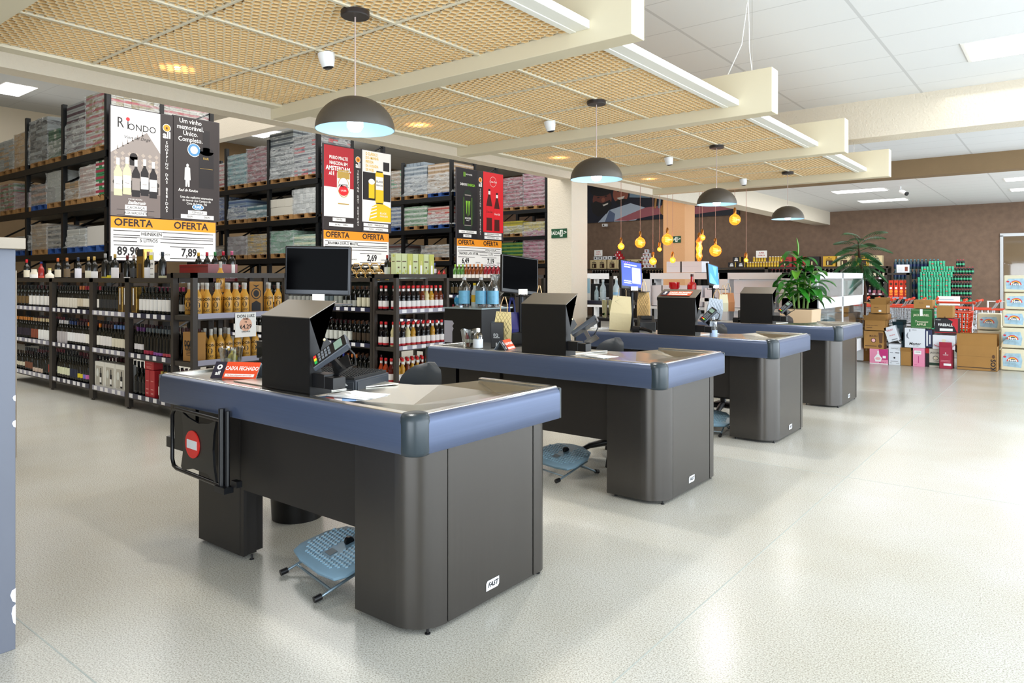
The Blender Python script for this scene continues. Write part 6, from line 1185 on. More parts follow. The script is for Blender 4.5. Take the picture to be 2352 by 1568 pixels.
# goods in the white displays
wb = mat('white_box', '#e6e7ee', .5)
def gw(b, M, w, h): b.rect(M, w * .40, 0, w * .44, h, 0)
for i, (x, z, w_, h, d_) in enumerate(((-5.35, 1.54, .62, .10, .3), (-5.35, 1.64, .62, .08, .3), (-5.62, .985, .45, .34, .3), (-5.15, .985, .42, .34, .3), (-4.68, .985, .25, .30, .3), (-4.2, .985, .62, .44, .35), (-3.5, .985, .35, .5, .35), (-4.2, .56, .62, .38, .35), (-5.5, .56, .6, .36, .35), (-4.85, .56, .4, .3, .3))):
    carton('gift_box', (x, 11.0, z), (w_, d_, h), wb, ['white gift box with black ribbon on top of the white display', 'upper white gift box with black ribbon, stacked on the display top', 'white lidded gift box left of the red goblet', 'white gift box behind the red goblet', 'small white gift box behind the red bottle',
           'large white appliance box left of the fourth black box', 'tall white boxed item right of the large white box', 'white box on the lower display shelf behind the fourth checkout', 'white box on the lower display shelf behind the third black box', 'small white box on the lower display shelf'][i], 'gift box', 'white boxes in the white displays', draw=gw if i < 4 else (lambda b, M, w, h: (b.rect(M, w * .3, h * .2, w * .42, h * .23, 1), b.rect(M, w * .02, h * .5, w * .98, h * .505, 1))), mats=[ink, mat('pale_print', '#b4b8c0', .5)])
carton('case', (-6.85, 11.0, .985), (.85, .3, .36), black, 'wide black case in the white display beside the pillar', 'case', None, draw=lambda b, M, w, h: b.rect(M, .1, .1, .5, .12, 0), mats=[mat('pale_print', '#b4b8c0', .5)])
carton('case', (-5.95, 11.0, .985), (.25, .3, .38), mat('speaker_black', '#1a191c', .5), 'black speaker-like box in the white display', 'case', None, draw=lambda b, M, w, h: b.rect(M, .03, .08, .2, .3, 0), mats=[mat('speaker_grille', '#29272b', .7)])
rg = mat('red_glass', '#b40a14', .06, spec=.8)
t = thing('goblet', 'red glass goblet between the monitor and the red bottle', 'goblet', (-5.02, 10.6, 1.14)); MB().lathe([(.05, 0), (.05, .006), (.008, .012), (.008, .08), (.05, .11), (.085, .16), (.085, .24), (.082, .24), (.08, .16), (.001, .1)], 20, cap=False).build('bowl', rg, t, smooth=60)
t = thing('red_bottle', 'red glass spirit bottle in a red bowl above the third black box', 'bottle', (-4.72, 10.6, 1.14)); MB().lathe([(.001, 0), (.07, 0), (.07, .2), (.06, .23), (.025, .25), (.02, .33), (.001, .33)], 20).build('body', rg, t, smooth=50); MB().lathe([(.024, .33), (.024, .37), (.001, .37)], 14).build('cap', mat('dark_red_cap', '#3c0c10', .3), t)
t = thing('red_bowl', 'red plastic ice bowl holding the red bottle', 'bowl', (-4.72, 10.6, 1.13)); MB().lathe([(.09, 0), (.105, .1), (.11, .12), (.105, .12), (.085, .01)], 24, cap=False).build('bowl', rg, t, smooth=60)
unit('white_display', 'white low counter frame carrying the red goblet and bottle', -5.25, -4.4, MYf(10.45), .35, (1.13, .6), 1.14, None, 0, 0, 'display shelf', 'white display frames', wf, 0, .05)
# grey shelf with water bottles in front of the pillar
unit('end_shelf', 'brown shelf frame with water bottles and a rail, right of the pillar', -5.72, -5.36, MYf(9.75), .3, (1.08, .6), 1.53, None, 0, 0, group='end shelves')
unit('low_shelf', 'dark shelf with purple-grey rail under the water bottles', -7.0, -5.42, MYf(9.6), .3, (1.08,), 1.09, rail_b, 0, 0, group='end shelves')
wg = ('#9fb8c0', '#c8dce4', '#20282c', (.04, .12), .26, 'spirit')
row(-6.98, -6.2, 9.7, 1.085, [(9, 'small clear water bottle', ('#a4b8bc', '#c2d4da', '#1c2226', (.03, .08), .16, 'spirit'), 'water_bottle')], 'shelf in front of the pillar', cat='bottle')
row(-6.55, -6.24, 9.82, 1.085, [(3, 'tall clear bottle with swing top', ('#b0c8d4', '#8cb8dc', '#20262c', (.02, .10), .30, 'spirit'), 'water_bottle')], 'shelf in front of the pillar', cat='bottle')
row(-5.98, -5.74, 9.7, 1.085, [(1, 'short glass water bottle', ('#a8c0c8', '#bcd0d8', '#d8e0e4', (.03, .13), .24, 'spirit'), 'water_bottle'), (1, 'tall glass water bottle', ('#b4c8d0', '#c4d6de', '#d8e0e4', (.03, .13), .34, 'spirit'), 'water_bottle')], 'beside the blue price poster', cat='bottle')
inst('water_bottle', bottle('#b4c8d0', '#8cbce0', '#d8e0e4', (.09, .12), .36, 'spirit'), (-5.54, 9.66, 1.085), 'tall glass water bottle inside the brown shelf frame', 'bottle', None)
card_sign('price_sign', (-6.2, 9.62, 1.09), .22, .36, 'pale blue price poster reading 69,99 in front of the pillar', [('r', .01, .12, .21, .35, 0), ('69,99', .11, .28, .05, 1), ('Icelandic', .11, .22, .03, 2), ('Garrafa', .11, .17, .022, 2), ('Personalizada', .11, .15, .02, 2), ('e', .11, .05, .05, .03, 0)], [mat('poster_blue', '#a8d4ec', .5), mat('poster_pink', '#d83c6c', .5), mat('navy_ink', '#20306a', .5)], 'Y')
t = thing('glass_ornament', 'round pale blue glass ball on the shelf edge by the blue poster', 'ornament', (-6.25, 9.56, 1.09)); MB().lathe([(.052 * math.sin(R(a)) + .0005, .052 - .052 * math.cos(R(a))) for a in range(0, 181, 15)], 16, 0, cap=False).build('ball', mat('ice_ball', '#5ab0dc', .12, noise=.2, scale=30), t, smooth=60)
for i in range(5):
    t = thing('drink_glass', '%s tall pale yellow drink glass with mint in the row behind the third checkout' % nth(i), 'glass', (-5.5 + i * .11, 9.25, .86 + 0), 0, 'pale yellow mint drinks'); MB().lathe([(.001, 0), (.034, 0), (.045, .26), (.001, .26)], 16).build('drink', mat('lemonade', '#c3b888', .2), t, smooth=40); MB().lathe([(.0355, 0), (.047, .27), (.0455, .27)], 16, cap=False).build('glass', glassclear, t, smooth=60)
    b = MB(); [b.sheet([(.0, .03), (.03, .05 + .01 * k), (.02, .07), (-.03, .06)], 0, Mx((0, -.046, .0), (1, 0, 0), (0, 0, 1))) for k in range(2)]; b.build('mint_leaf', mat('mint', '#5fa83c', .5), t)
t = thing('side_table', 'dark low side table carrying the yellow mint drinks', 'table', (-5.7, 9.05, 0)); MB().box(0, 0, .82, 1.0, .35, .86).build('top', black, t); b = MB(); [b.box(x, y, 0, x + .04, y + .04, .82) for x in (0, .96) for y in (0, .31)]; b.build('leg', black, t)
# ================================================================= glowing filament bulbs
def _amber():
    m = bpy.data.materials.new('amber_glass'); m.use_nodes = True; N = m.node_tree.nodes; L = m.node_tree.links; N.clear()
    t = N.new('ShaderNodeBsdfTransparent'); t.inputs[0].default_value = (1, .72, .38, 1); tl = N.new('ShaderNodeBsdfTranslucent'); tl.inputs[0].default_value = (1, .5, .12, 1); g = N.new('ShaderNodeBsdfGlossy'); g.inputs[1].default_value = .05
    a = N.new('ShaderNodeMixShader'); a.inputs[0].default_value = .42; b_ = N.new('ShaderNodeMixShader'); b_.inputs[0].default_value = .1; o = N.new('ShaderNodeOutputMaterial')
    L.new(t.outputs[0], a.inputs[1]); L.new(tl.outputs[0], a.inputs[2]); L.new(a.outputs[0], b_.inputs[1]); L.new(g.outputs[0], b_.inputs[2]); L.new(b_.outputs[0], o.inputs[0]); return m
amber = _amber(); fil = emis('filament', '#ffab34', 30); gold_s = mat('gold_socket', '#b87a3c', .25, 1)
bulbs = [(-5.62, 9.95, 1.947, .052, 'small round amber bulb, leftmost of the cluster'), (-5.31, 10.0, 2.00, .082, 'large amber globe with crumpled filament, second from the left'), (-5.09, 10.0, 1.705, .056, 'lowest round amber bulb in front of the lit monitor'), (-5.03, 10.1, 1.891, .034, 'tiny star-bright pear bulb, left of the orange pillar'),
         (-4.85, 10.0, 2.03, .085, 'large amber globe in front of the orange pillar'), (-4.81, 10.1, 1.721, .044, 'small amber bulb low in front of the orange pillar'), (-4.34, 10.0, 1.86, -1, 'long amber cylinder bulb with ripples'), (-4.09, 10.0, 1.845, .085, 'large amber globe under the third dome pendant'),
         (-3.84, 10.1, 2.29, .08, 'highest amber globe, right of the third dome pendant'), (-3.64, 10.0, 1.70, .030, 'small star-bright bulb at the right of the cluster'), (-4.42, 10.3, 2.06, .045, 'small amber bulb partly behind the long cylinder bulb')]
for x, y, z, r, lb in bulbs:
    t = thing('filament_bulb', lb, 'light bulb', (x, y, z), 0, 'glowing filament bulbs'); R_ = abs(r) if r > 0 else .05
    if r > 0: pr = [(R_ * math.sin(R(a)) + .0005, -R_ * math.cos(R(a))) for a in range(0, 157, 12)] + [(.019, R_ * 1.05), (.018, R_ * 1.3)]; top = R_ * 1.3
    else: pr = [(.001, -.17), (.025, -.16), (.05, -.09), (.035, -.03), (.05, .03), (.035, .09), (.05, .13), (.03, .17), (.018, .19)]; top = .19
    MB().lathe(pr, 20, cap=False).build('glass_envelope', amber, t, smooth=60)
    b = MB(); q = [(R_ * .35 * math.cos(k * 1.6), R_ * .35 * math.sin(k * 1.6), (-.45 + k * .09) * (R_ if r > 0 else .25)) for k in range(11)]; b.tube(q, .006, 5); b.build('filament', fil, t)
    MB().lathe([(.02, top - .005), (.021, top + .05), (.012, top + .07), (.003, top + .075)], 14, cap=False).build('socket', gold_s, t, smooth=50)
    MB().tube([(0, 0, top + .07), (0, 0, ZC - z)], .0035, 5).build('cord', mat('copper_cord', '#b98a78', .5), t)
    l = bpy.data.lights.new('bulb_light', 'POINT'); l.energy = .9 if R_ > .05 else .6; l.color = (1, .52, .18); l.shadow_soft_size = .04; lo = bpy.data.objects.new('bulb_light', l); lo.location = (x, y, z); C.objects.link(lo)
# ================================================================= plants
leafm = mat('leaf_green', '#2c7a22', .35, noise=.35, scale=4); leafd = mat('palm_green', '#1f5a26', .45, noise=.3, scale=4); stemm = mat('stem_green', '#6a8a3c', .6)
def leaf(b, base, d, L_, w_, droop=.5, fold=.12, mi=0):
    d = Vector(d).normalized(); side = d.cross(Vector((0, 0, 1)));
    if side.length < .01: side = Vector((1, 0, 0))
    side.normalize(); p = Vector(base); n = 7; lft, mid, rgt = [], [], []
    for i in range(n + 1):
        a = i / n; wd = w_ * math.sin(math.pi * min(1, a * .92 + .05)) ** .8; up = side.cross(d).normalized()
        mid.append(tuple(p)); lft.append(tuple(p + side * wd + up * wd * fold * 3)); rgt.append(tuple(p - side * wd + up * wd * fold * 3))
        p = p + d * (L_ / n); d = (d + Vector((0, 0, -droop / n * (1 + a)))).normalized()
    vs = lft + mid + rgt; m = n + 1
    b.add(vs, [(i, i + 1, m + i + 1, m + i) for i in range(n)] + [(m + i, m + i + 1, 2 * m + i + 1, 2 * m + i) for i in range(n)], mi)
t = thing('potted_plant', 'leafy green dracaena in a beige planter behind the farthest checkout', 'plant', (-2.98, 10.28, 0))
MB().loft([[(-.17, -.17, 0), (.17, -.17, 0), (.17, .17, 0), (-.17, .17, 0)], [(-.22, -.22, 1.02), (.22, -.22, 1.02), (.22, .22, 1.02), (-.22, .22, 1.02)]]).build('planter', mat('beige_planter', '#c9b090', .6), t, bevel=.01)
MB().box(-.2, -.2, 1.0, .2, .2, 1.025).build('soil', mat('soil', '#3a2c20', .9), t)
rs = random.Random(5); b = MB()
stems = [((-.02, 0), 1.80), ((.08, .03), 1.55), ((-.07, -.03), 1.38), ((.02, .07), 1.65)]
for (sx, sy), zt_ in stems: b.tube([(sx, sy, 1.02), (sx * 1.5, sy * 1.5, 1.4), (sx * 2, sy * 2, zt_)], [.016, .012, .006], 7)
b.build('stem', stemm, t, smooth=60); b = MB()
for (sx, sy), zt_ in stems:
    nl = 13 if zt_ > 1.6 else 10
    for k in range(nl):
        a = k * 2.4 + rs.random(); f = k / nl; z = 1.12 + (zt_ - 1.12) * f
        leaf(b, (sx * 1.8, sy * 1.8, z), (math.cos(a), math.sin(a), .75), rs.uniform(.34, .50) * (1 - .2 * f), rs.uniform(.045, .068), rs.uniform(1.2, 2.0), .12, 0 if rs.random() < .8 else 1)
leaf(b, (-.04, 0, 1.75), (-.05, 0, 1), .26, .025, .1, .3, 1); leaf(b, (-.04, 0, 1.7), (-.8, .2, 1), .30, .05, 1.8, .1, 1); leaf(b, (-.04, 0, 1.66), (.9, -.2, .7), .34, .055, 1.6)
b.build('foliage', [leafm, mat('leaf_light', '#63a32c', .35, noise=.25, scale=5)], t, smooth=60)
t = thing('potted_palm', 'dark green feathery palm rising behind the white cabinet', 'plant', (-2.95, 13.9, 0)); MB().lathe([(.001, 0), (.16, 0), (.2, .5), (.001, .5)], 20).build('pot', mat('dark_pot', '#2c2826', .6), t, smooth=40)
MB().tube([(.0, 0, .5), (.04, 0, 1.2), (-.06, 0, 1.85), (-.08, 0, 2.1)], [.035, .03, .022, .01], 8).build('stem', mat('palm_stem', '#4a2c1c', .8), t, smooth=60)
b = MB()
for k in range(30):
    a = k * 2.4; f = k / 30; z = 1.5 + .6 * f; el = -.1 + 1.5 * f * f; d = Vector((math.cos(a), math.sin(a), el)).normalized(); p = Vector((-.06, 0, z)); L_ = rs.uniform(.48, .66) * (1 - .2 * f); n = 18; pts = [tuple(p)]
    for i in range(n):
        p = p + d * (L_ / n); d = (d + Vector((0, 0, -.075))).normalized(); pts.append(tuple(p)); side = d.cross(Vector((0, 0, 1))).normalized()
        if i > 2:
            for sg in (1, -1): leaf(b, p, side * sg + d * .8 + Vector((0, 0, -.1)), .19 * math.sin(math.pi * (i / n * .8 + .18)), .011, .6, .05)
    b.tube(pts, .005, 4)
b.build('foliage', leafd, t)
# ================================================================= CARTONS, CARTS AND PAPER PACKS BY THE BACK
cw = mat('carton_white', '#dfe2e8', .55); cpink = mat('carton_pink', '#e890ae', .5); cgreen = mat('carton_green', '#2c6a2e', .5); cblk = mat('carton_black', '#18141a', .5); ccrim = mat('carton_crimson', '#a3203c', .5); cmag = mat('carton_magenta', '#c42c78', .5)
ccream = mat('carton_cream', '#d5cfc0', .6); cnavy = mat('carton_navy', '#14343c', .6)
PM = [ink, redink, mat('ink_cream', '#e6dfc4', .5), mat('ink_grey', '#7c8088', .5), cmag, mat('ink_pale_pink', '#f0b4b8', .5), mat('ink_dark_green', '#1c3c28', .5), mat('ink_brown', '#5c3c22', .6), paper]
def T(b, M, s_, size, u, v, mi=0, bold=.01, w=1, it=0): b.text(s_, size, M @ Matrix.Translation((u, v, 0)), mi, bold, .002, w, italic=it)
BY = 13.3
def cb(x, z, w_, h, m, label, draw=None, flaps=0, y=BY, d_=.28, rz=0, roll=0): return carton('carton', (x, y, z), (w_, d_, h), m, label, 'box', 'empty cartons piled by the carts', draw=draw, mats=PM, flaps=flaps, rz=R(rz), roll=roll)
cb(-2.72, 0, .28, .25, cpink, 'pink and magenta carton with a white flask print, on the floor', lambda b, M, w, h: (b.sheet([(w * .5, h), (w, h), (w, h * .3), (w * .62, h * .3)], 4, M, .001), b.sheet([(.09, .04), (.17, .04), (.19, .1), (.14, .17), (.14, .22), (.12, .22), (.12, .17), (.07, .1)], 8, M, .002), b.ell(M, .13, .09, .04, .025, 5, .003), b.rect(M, .2, .1, .25, .14, 8, .002), T(b, M, 'MATEUS', .028, .2, .025, 4), b.rect(M, 0, .0, .28, .012, 8)))
cb(-2.43, 0, .175, .345, cw, 'narrow white carton with small black print, on the floor', lambda b, M, w, h: (T(b, M, 'PORTILLO', .022, w / 2, h * .8), b.rect(M, .02, .2, .07, .205, 0), b.rect(M, .1, .2, .16, .21, 0), b.ell(M, w / 2, .12, .015, .015, 0), b.rect(M, .03, .06, .14, .067, 0), b.rect(M, .02, .03, .05, .035, 0), b.rect(M, .11, .03, .16, .035, 0)))
cb(-2.25, 0, .155, .235, kraft, 'small open kraft carton with dangling flap, on the floor', None, 60)
cb(-2.07, 0, .165, .30, cpink, 'plain pink carton with white label, on the floor', lambda b, M, w, h: (b.rect(M, .02, .2, .12, .26, 8), T(b, M, 'SAFARI', .022, .07, .235), b.rect(M, .075, .06, .085, .17, 4), b.rect(M, .02, .03, .06, .034, 4)))
cb(-1.90, 0, .07, .32, cblk, 'thin dark carton between the pink and the cream cartons', lambda b, M, w, h: b.rect(M, 0, .22, w, .3, 1), y=BY + .08)
cb(-1.845, 0, .20, .30, ccream, 'cream carton with black whiskey lettering and green stripe, on the floor', lambda b, M, w, h: (T(b, M, 'JACK DANIEL', .035, w / 2, h * .78, 0, .02, .8), b.rect(M, 0, .03, w, .075, 6), b.ell(M, .09, .15, .04, .035, 0), b.ell(M, .09, .15, .032, .028, 2, .003), T(b, M, 'Tennessee', .022, .1, .1, 0, .01, 1, .3)), y=BY + .06)
cb(-1.69, 0, .175, .34, ccrim, 'tall crimson open carton with white print, on the floor', lambda b, M, w, h: (T(b, M, 'CAMPARI', .018, w / 2, .22, 8), b.rect(M, .06, .05, .165, .085, 8), b.ell(M, w / 2, .25, .008, .008, 8), b.rect(M, .02, .13, .15, .133, 5), b.rect(M, .02, .11, .15, .113, 5)), 78, y=BY - .05)
cb(-1.455, 0, .53, .38, kraft, 'large open kraft carton with black side lettering, flaps crumpled on top', lambda b, M, w, h: (b.rect(M, .01, .04, w - .01, .05, 0), b.text('KOS', .09, M @ Matrix.Rotation(R(90), 4, 'Z') @ Matrix.Translation((.1, -w + .045, 0)), 0, .03, .002), b.ell(M, w - .045, .23, .02, .03, 7), b.rect(M, 0, .22, w, .222, 7)), 82, d_=.4)
cb(-2.81, .25, .30, .30, kraft, 'kraft carton with printed round fruit emblem, on the pink carton', lambda b, M, w, h: (T(b, M, 'MALIBU', .045, w / 2, h * .72, 7, .02, .8), b.ell(M, w / 2, h * .48, .04, .04, 7), b.ell(M, w / 2, h * .48, .028, .028, 5, .002), b.rect(M, .02, .04, .2, .055, 7), b.ell(M, .25, .05, .03, .03, 7), b.sheet([(w * .8, .1), (w * .95, .1), (w * .98, .28), (w * .75, .28)], 7, M, .0005)))
cb(-2.80, .56, .33, .17, kraft, 'low open kraft carton resting on the emblem carton', lambda b, M, w, h: (T(b, M, 'FRAGIL NAO VIRAR', .02, w * .35, h * .5, 7), b.rect(M, .03, .04, .12, .05, 7)), 40)
cb(-2.75, .74, .30, .10, kraft, 'flat brown carton wedged beneath the open top carton', lambda b, M, w, h: b.rect(M, .1, .03, .13, .07, 7), y=BY + .05)
cb(-2.70, .85, .24, .15, kraft, 'topmost open kraft carton with pale raised flap', lambda b, M, w, h: (T(b, M, 'BEBIDAS', .02, .08, .1, 7), b.rect(M, .12, .03, .16, .06, 8)), 55)
t = cb(-2.43, .37, .17, .25, cw, 'white carton with red lettering leaning on its side', lambda b, M, w, h: (T(b, M, 'LILLET', .035, .08, .19, 1, .02), T(b, M, 'WHITE', .028, .09, .1, 1, .01), b.rect(M, .06, .02, .15, .035, 3)), roll=-18)
cb(-2.40, .40, .16, .26, cnavy, 'dark teal carton with open kraft flaps behind the leaning white one', lambda b, M, w, h: b.rect(M, .06, .12, .1, .2, 3), 45, y=BY + .18)
cb(-2.27, .24, .16, .30, cnavy, 'dark green carton squeezed behind the white cream-liqueur carton', lambda b, M, w, h: b.rect(M, .05, .12, .1, .2, 3), y=BY + .18)
cb(-2.19, .305, .29, .32, cw, 'large white carton with script lettering and bottle icon', lambda b, M, w, h: (T(b, M, 'Master', .06, w * .5, .065, 0, .015, 1, .3), T(b, M, 'GIN CLUB', .018, w * .55, .03, 0), b.rect(M, .07, .26, .08, .3, 0), T(b, M, 'BERLIN', .02, .14, .29, 3), b.sheet([(.02, .2), (.05, .26), (.045, .18), (.07, .14), (.03, .16)], 3, M, .001)))
cb(-1.90, .325, .10, .28, mat('carton_navy2', '#2c3458', .5), 'blue-black carton edge with white vertical print', lambda b, M, w, h: (b.rect(M, .02, .02, .04, .26, 8), b.rect(M, .06, .05, .08, .2, 8)), y=BY + .02)
cb(-1.79, .305, .31, .225, cw, 'plain white carton with beige tape under the black carton', lambda b, M, w, h: b.rect(M, .13, .08, .18, .16, 2))
cb(-2.10, .63, .30, .31, cgreen, 'green apple-whiskey carton with cream lettering and white tape', lambda b, M, w, h: (T(b, M, 'JACK DANIEL', .05, w * .5, h * .68, 2, .02, .75), T(b, M, 'Tennessee', .045, w * .5, h * .34, 2, .01, 1, .3), T(b, M, 'APPLE', .05, w * .5, h * .19, 2, .02, 1), b.rect(M, .13, .2, .17, .31, 8, .003), b.rect(M, .012, .012, w - .012, .015, 2), b.rect(M, .012, h - .015, w - .012, h - .012, 2)))
cb(-1.76, .55, .32, .25, cblk, 'black and red carton with white curved lettering', lambda b, M, w, h: (T(b, M, 'FIREBALL', .06, w * .46, h * .58, 8, .02, .85), b.rect(M, .07, .05, .25, .09, 8), b.sheet([(w * .55, h), (w, h), (w, 0), (w * .85, .12), (w * .7, .16), (w * .8, .2)], 1, M, .001), b.rect(M, 0, .02, w, .03, 1), T(b, M, 'WHISKY', .02, .05, .225, 8)))
cb(-1.73, .81, .22, .19, kraft, 'plain tan carton on top of the black and red carton', lambda b, M, w, h: b.rect(M, .1, .0, .12, .02, 7))
cb(-2.06, .95, .27, .14, kraft, 'flat kraft carton with white label on the green carton', lambda b, M, w, h: (T(b, M, 'FRAGIL', .02, .11, .09, 7), b.rect(M, .18, .02, .23, .05, 8)))
cb(-2.9, 0, .12, .6, kraft, 'tall flat kraft sheet standing behind the carton pile', None, y=BY + .32, d_=.05); cb(-2.83, .3, .1, .45, kraft, 'second flat kraft sheet behind the carton pile', None, y=BY + .4, d_=.05)
t = thing('cardboard_flaps', 'crumpled folded cardboard flaps on top of the largest carton', 'cardboard', (-1.3, BY + .15, .385)); b = MB()
for k, (x, a, c_) in enumerate(((0, 20, 10), (.06, -15, 30), (.12, 25, -20), (.17, -28, 5))): b.cbox((x, .02 * k, .03 + .025 * k), (.2, .14, .006), rot=(Matrix.Rotation(R(a), 3, 'Y') @ Matrix.Rotation(R(c_), 3, 'Z')))
b.build('flap', kraft, t)
# wrapped paper packs
pk_m = mat('pack_cream', '#dfd9bd', .45, bump=.5, bscale=10, stretch=(1, 1, 3)); pack_l = [mat('pack_blue', '#9fc0d2', .4, noise=.25, scale=14), mat('pack_red', '#d8343c', .4), mat('pack_yellow', '#f0c02c', .4), mat('pack_navy', '#1c2c5c', .4), paper]
def pack(x, y, z, w_, h, label, n=1):
    t = thing('paper_pack', label, 'paper pack', (x, y, z), 0, 'plastic-wrapped packs of toilet paper'); d_ = .38
    MB().box(0, 0, .004, w_, d_, h - .004).build('pack_body', pk_m, t, bevel=.02, seg=3)
    b = MB(); M = MY((0, -.002, 0))
    for k in range(n):
        u = w_ * (k + .5) / n if n > 1 else w_ * .5; s_ = min(w_ / n * .34, .10)
        b.sheet([(u - s_ * 1.2, h * .2), (u + s_ * 1.1, h * .15), (u + s_ * 1.25, h * .5), (u + s_, h * .8), (u - s_ * .9, h * .78), (u - s_ * 1.3, h * .6)], 0, M, 0)
        for r, m in ((.95, 1), (.78, 2), (.6, 3)): b.ell(M, u, h * .42, s_ * r * .8, s_ * r * .75, m, .001 + (1 - r) * .002, 16, 0, 180)
        b.text('Neve', s_ * .55, M @ Matrix.Translation((u, h * .48, 0)), 4, .03, .004); b.ell(M, u - s_, h * .62, s_ * .2, s_ * .15, 1, .002, 10)
    b.build('print', pack_l, t); return t
tops_ = ['topmost wrapped paper pack of the tall stack, plain top edge', 'second wrapped paper pack from the top of the tall stack', 'third wrapped paper pack down the tall stack', 'fourth wrapped paper pack down the tall stack', 'bottom wrapped paper pack of the tall stack, on the floor']
for i, (z, h, x) in enumerate(((1.225, .27, -.86), (.955, .265, -.85), (.68, .27, -.88), (.35, .325, -.90), (.0, .345, -.90))): pack(x, 13.6, z, .62, h, tops_[i], 2)
for i, (z, h) in enumerate(((.60, .27), (.30, .295), (0, .295))): pack(-1.245, 13.95, z, .33, h, ['top', 'middle', 'bottom'][i] + ' wrapped paper pack of the low stack beside the carts')
# shopping carts
om = mat('cart_orange', '#e2451f', .4); chm = mat('cart_zinc', '#b4b8bc', .3, .9)
def cart(red=0):
    """nose towards -X, handle at +X"""
    t = thing('shopping_cart', 'x', 'shopping cart', (0, 0, 0), 0, 'orange-handled shopping carts'); b = MB()
    def P_(a, s_, z): w_ = .20 + .06 * a; return (-.75 + .75 * a, s_ * w_, z)
    for z, f in ((.88, 1), (.80, .98), (.72, .96), (.62, .92), (.52, .88)): b.tube([P_(0 + (1 - f) * .5, -f, z), P_(0 + (1 - f) * .5, f, z), P_(1, f, z), P_(1, -f, z)], .006 if z < .85 else .012, 4, 1 if z < .86 else 0, closed=True)
    for k in range(9): a = k / 8; [b.tube([P_(a, s_, .88), P_(a * .94 + .06, s_ * .88, .52)], .004, 4, 1) for s_ in (-1, 1)]
    for k in range(-3, 4): b.tube([(-.75, k * .055, .88), (-.70, k * .05, .52)], .004 if not red else .012, 4, 0 if red else 1); b.tube([(-.70, k * .05, .52), (0, k * .06, .52)], .004, 4, 1)
    b.build('basket', [om, chm if not red else om], t)
    b = MB(); [b.tube([(0, s_ * .25, .86), (.06, s_ * .25, .95), (.10, s_ * .25, 1.02)], .012, 7) for s_ in (-1, 1)]; [b.tube([(0.02, s_ * .24, .86), (.0, s_ * .24, .5), (-.1, s_ * .23, .3), (.02, s_ * .24, .12)], .012, 7) for s_ in (-1, 1)]; b.tube([(0.02, -.24, .12), (-.72, -.2, .14), (-.72, .2, .14), (.02, .24, .12)], .011, 6); b.build('frame', chm, t, smooth=60)
    b = MB(); b.tube([(.10, -.27, 1.02), (.10, .27, 1.02)], .018, 8); [b.tube([(.10, s_ * .25, 1.02), (.10, s_ * .29, 1.02)], .028, 8) for s_ in (-1, 1)]; b.build('handle', om, t, smooth=60)
    b = MB(); [b.tube([(x, s_ * w_ - .012, .06), (x, s_ * w_ + .012, .06)], .06, 12) for x, w_ in ((.0, .24), (-.7, .2)) for s_ in (-1, 1)]; b.build('wheel', black, t, smooth=40)
    return t
c0 = cart(); k = 0
for (x, y, rz) in [(-3.85 + .22 * i, 17.0 + .06 * (i % 2), 6) for i in range(8)] + [(-3.7 + .26 * i, 15.9, 4) for i in range(6)] + [(-1.75, 16.4, 2), (-1.50, 16.2, -3), (-1.18, 15.9, 0), (-.75, 15.6, 4)]:
    o = c0 if k == 0 else dup(c0, (0, 0, 0)); o.location = (x, y, 0); o.rotation_euler = (0, 0, R(rz))
    o['label'] = '%s shopping cart from the left of the %s' % (nth(k), 'far nested row of carts') if k < 8 else ('%s shopping cart from the left, nearer nested row behind the cartons' % nth(k - 8) if k < 14 else ['orange-handled cart left of the glass doorway edge', 'orange-handled cart with its arm below the doorway edge', 'orange-handled cart in front of the glass doorway', 'orange-rimmed cart beside the tall paper stack'][k - 14]); k += 1
o = cart(1); o.location = (-1.60, 14.45, 0); o.rotation_euler = (0, 0, R(95)); o['label'] = 'cart with red slatted front panel between the black carton and the paper packs'
pc_ = card_sign('price_card', (-2.35, 18.2, .85), .42, .2, 'white price card above the carts in front of the green bottles', [('r', .03, .12, .3, .13, 0), ('r', .03, .07, .3, .08, 0)], [mat('faint_blue', '#9ab0c8', .5)], 'Y')
MB().tube([(.21, .01, -.85), (.21, .01, .05)], .01, 6).build('pole', chm, pc_)
t = thing('chrome_stand', 'white rail stand between the carts and the paper packs', 'rail', (-1.35, 17.2, 0)); b = MB(); b.tube([(0, 0, 0), (0, 0, .98), (.75, 0, .98), (.75, 0, 0)], .02, 6); b.build('rail', white, t)
# ================================================================= goods along the back wall
SWY = 22.35
for i, (a, c_) in enumerate(((-14.1, -11.9), (-11.9, -9.7), (-9.7, -7.5), (-7.5, -5.3), (-5.3, -4.1))):
    unit('wall_shelf', ['dark wall shelf under the beige gift boxes', 'dark wall shelf behind the lit monitor', 'dark wall shelf under the black beer packs', 'dark wall shelf under the yellow cans', 'dark wall shelf of beers behind the palm'][i], a, c_, MYf(SWY), .5, (1.45, 1.0, .55), 1.78, rail_b if i < 4 else mat('wine_rail', '#6a3a48', .5), 1, 1, 'wall shelf', 'dark wall shelves', None, 1)
y_ = SWY + .07
bb = lambda g_, l, c_, h=.27: (g_, l, c_, (.05, .14), h, 'spirit')
row(-13.9, -12.1, y_, 1.45, [(8, 'dark bottle with white neck tag', bb('#1a1210', '#c8c0b8', '#d8d8d8')), (8, 'brown bottle with cream label', bb('#2c1a10', '#d8d0b8', '#a03028'))], 'wall shelf by the gift boxes')
row(-11.7, -9.9, y_, 1.45, [(16, 'amber bottle with dark label', bb('#3a200c', '#3a2c20', '#b8a070'))], 'wall shelf behind the lit monitor')
row(-7.4, -5.4, y_, 1.45, [(9, 'red-capped brown bottle', bb('#2c1410', '#2c3c2c', '#c03048')), (9, 'pale-capped brown bottle', bb('#20140c', '#b08c40', '#d0c8b0'))], 'wall shelf left of the palm')
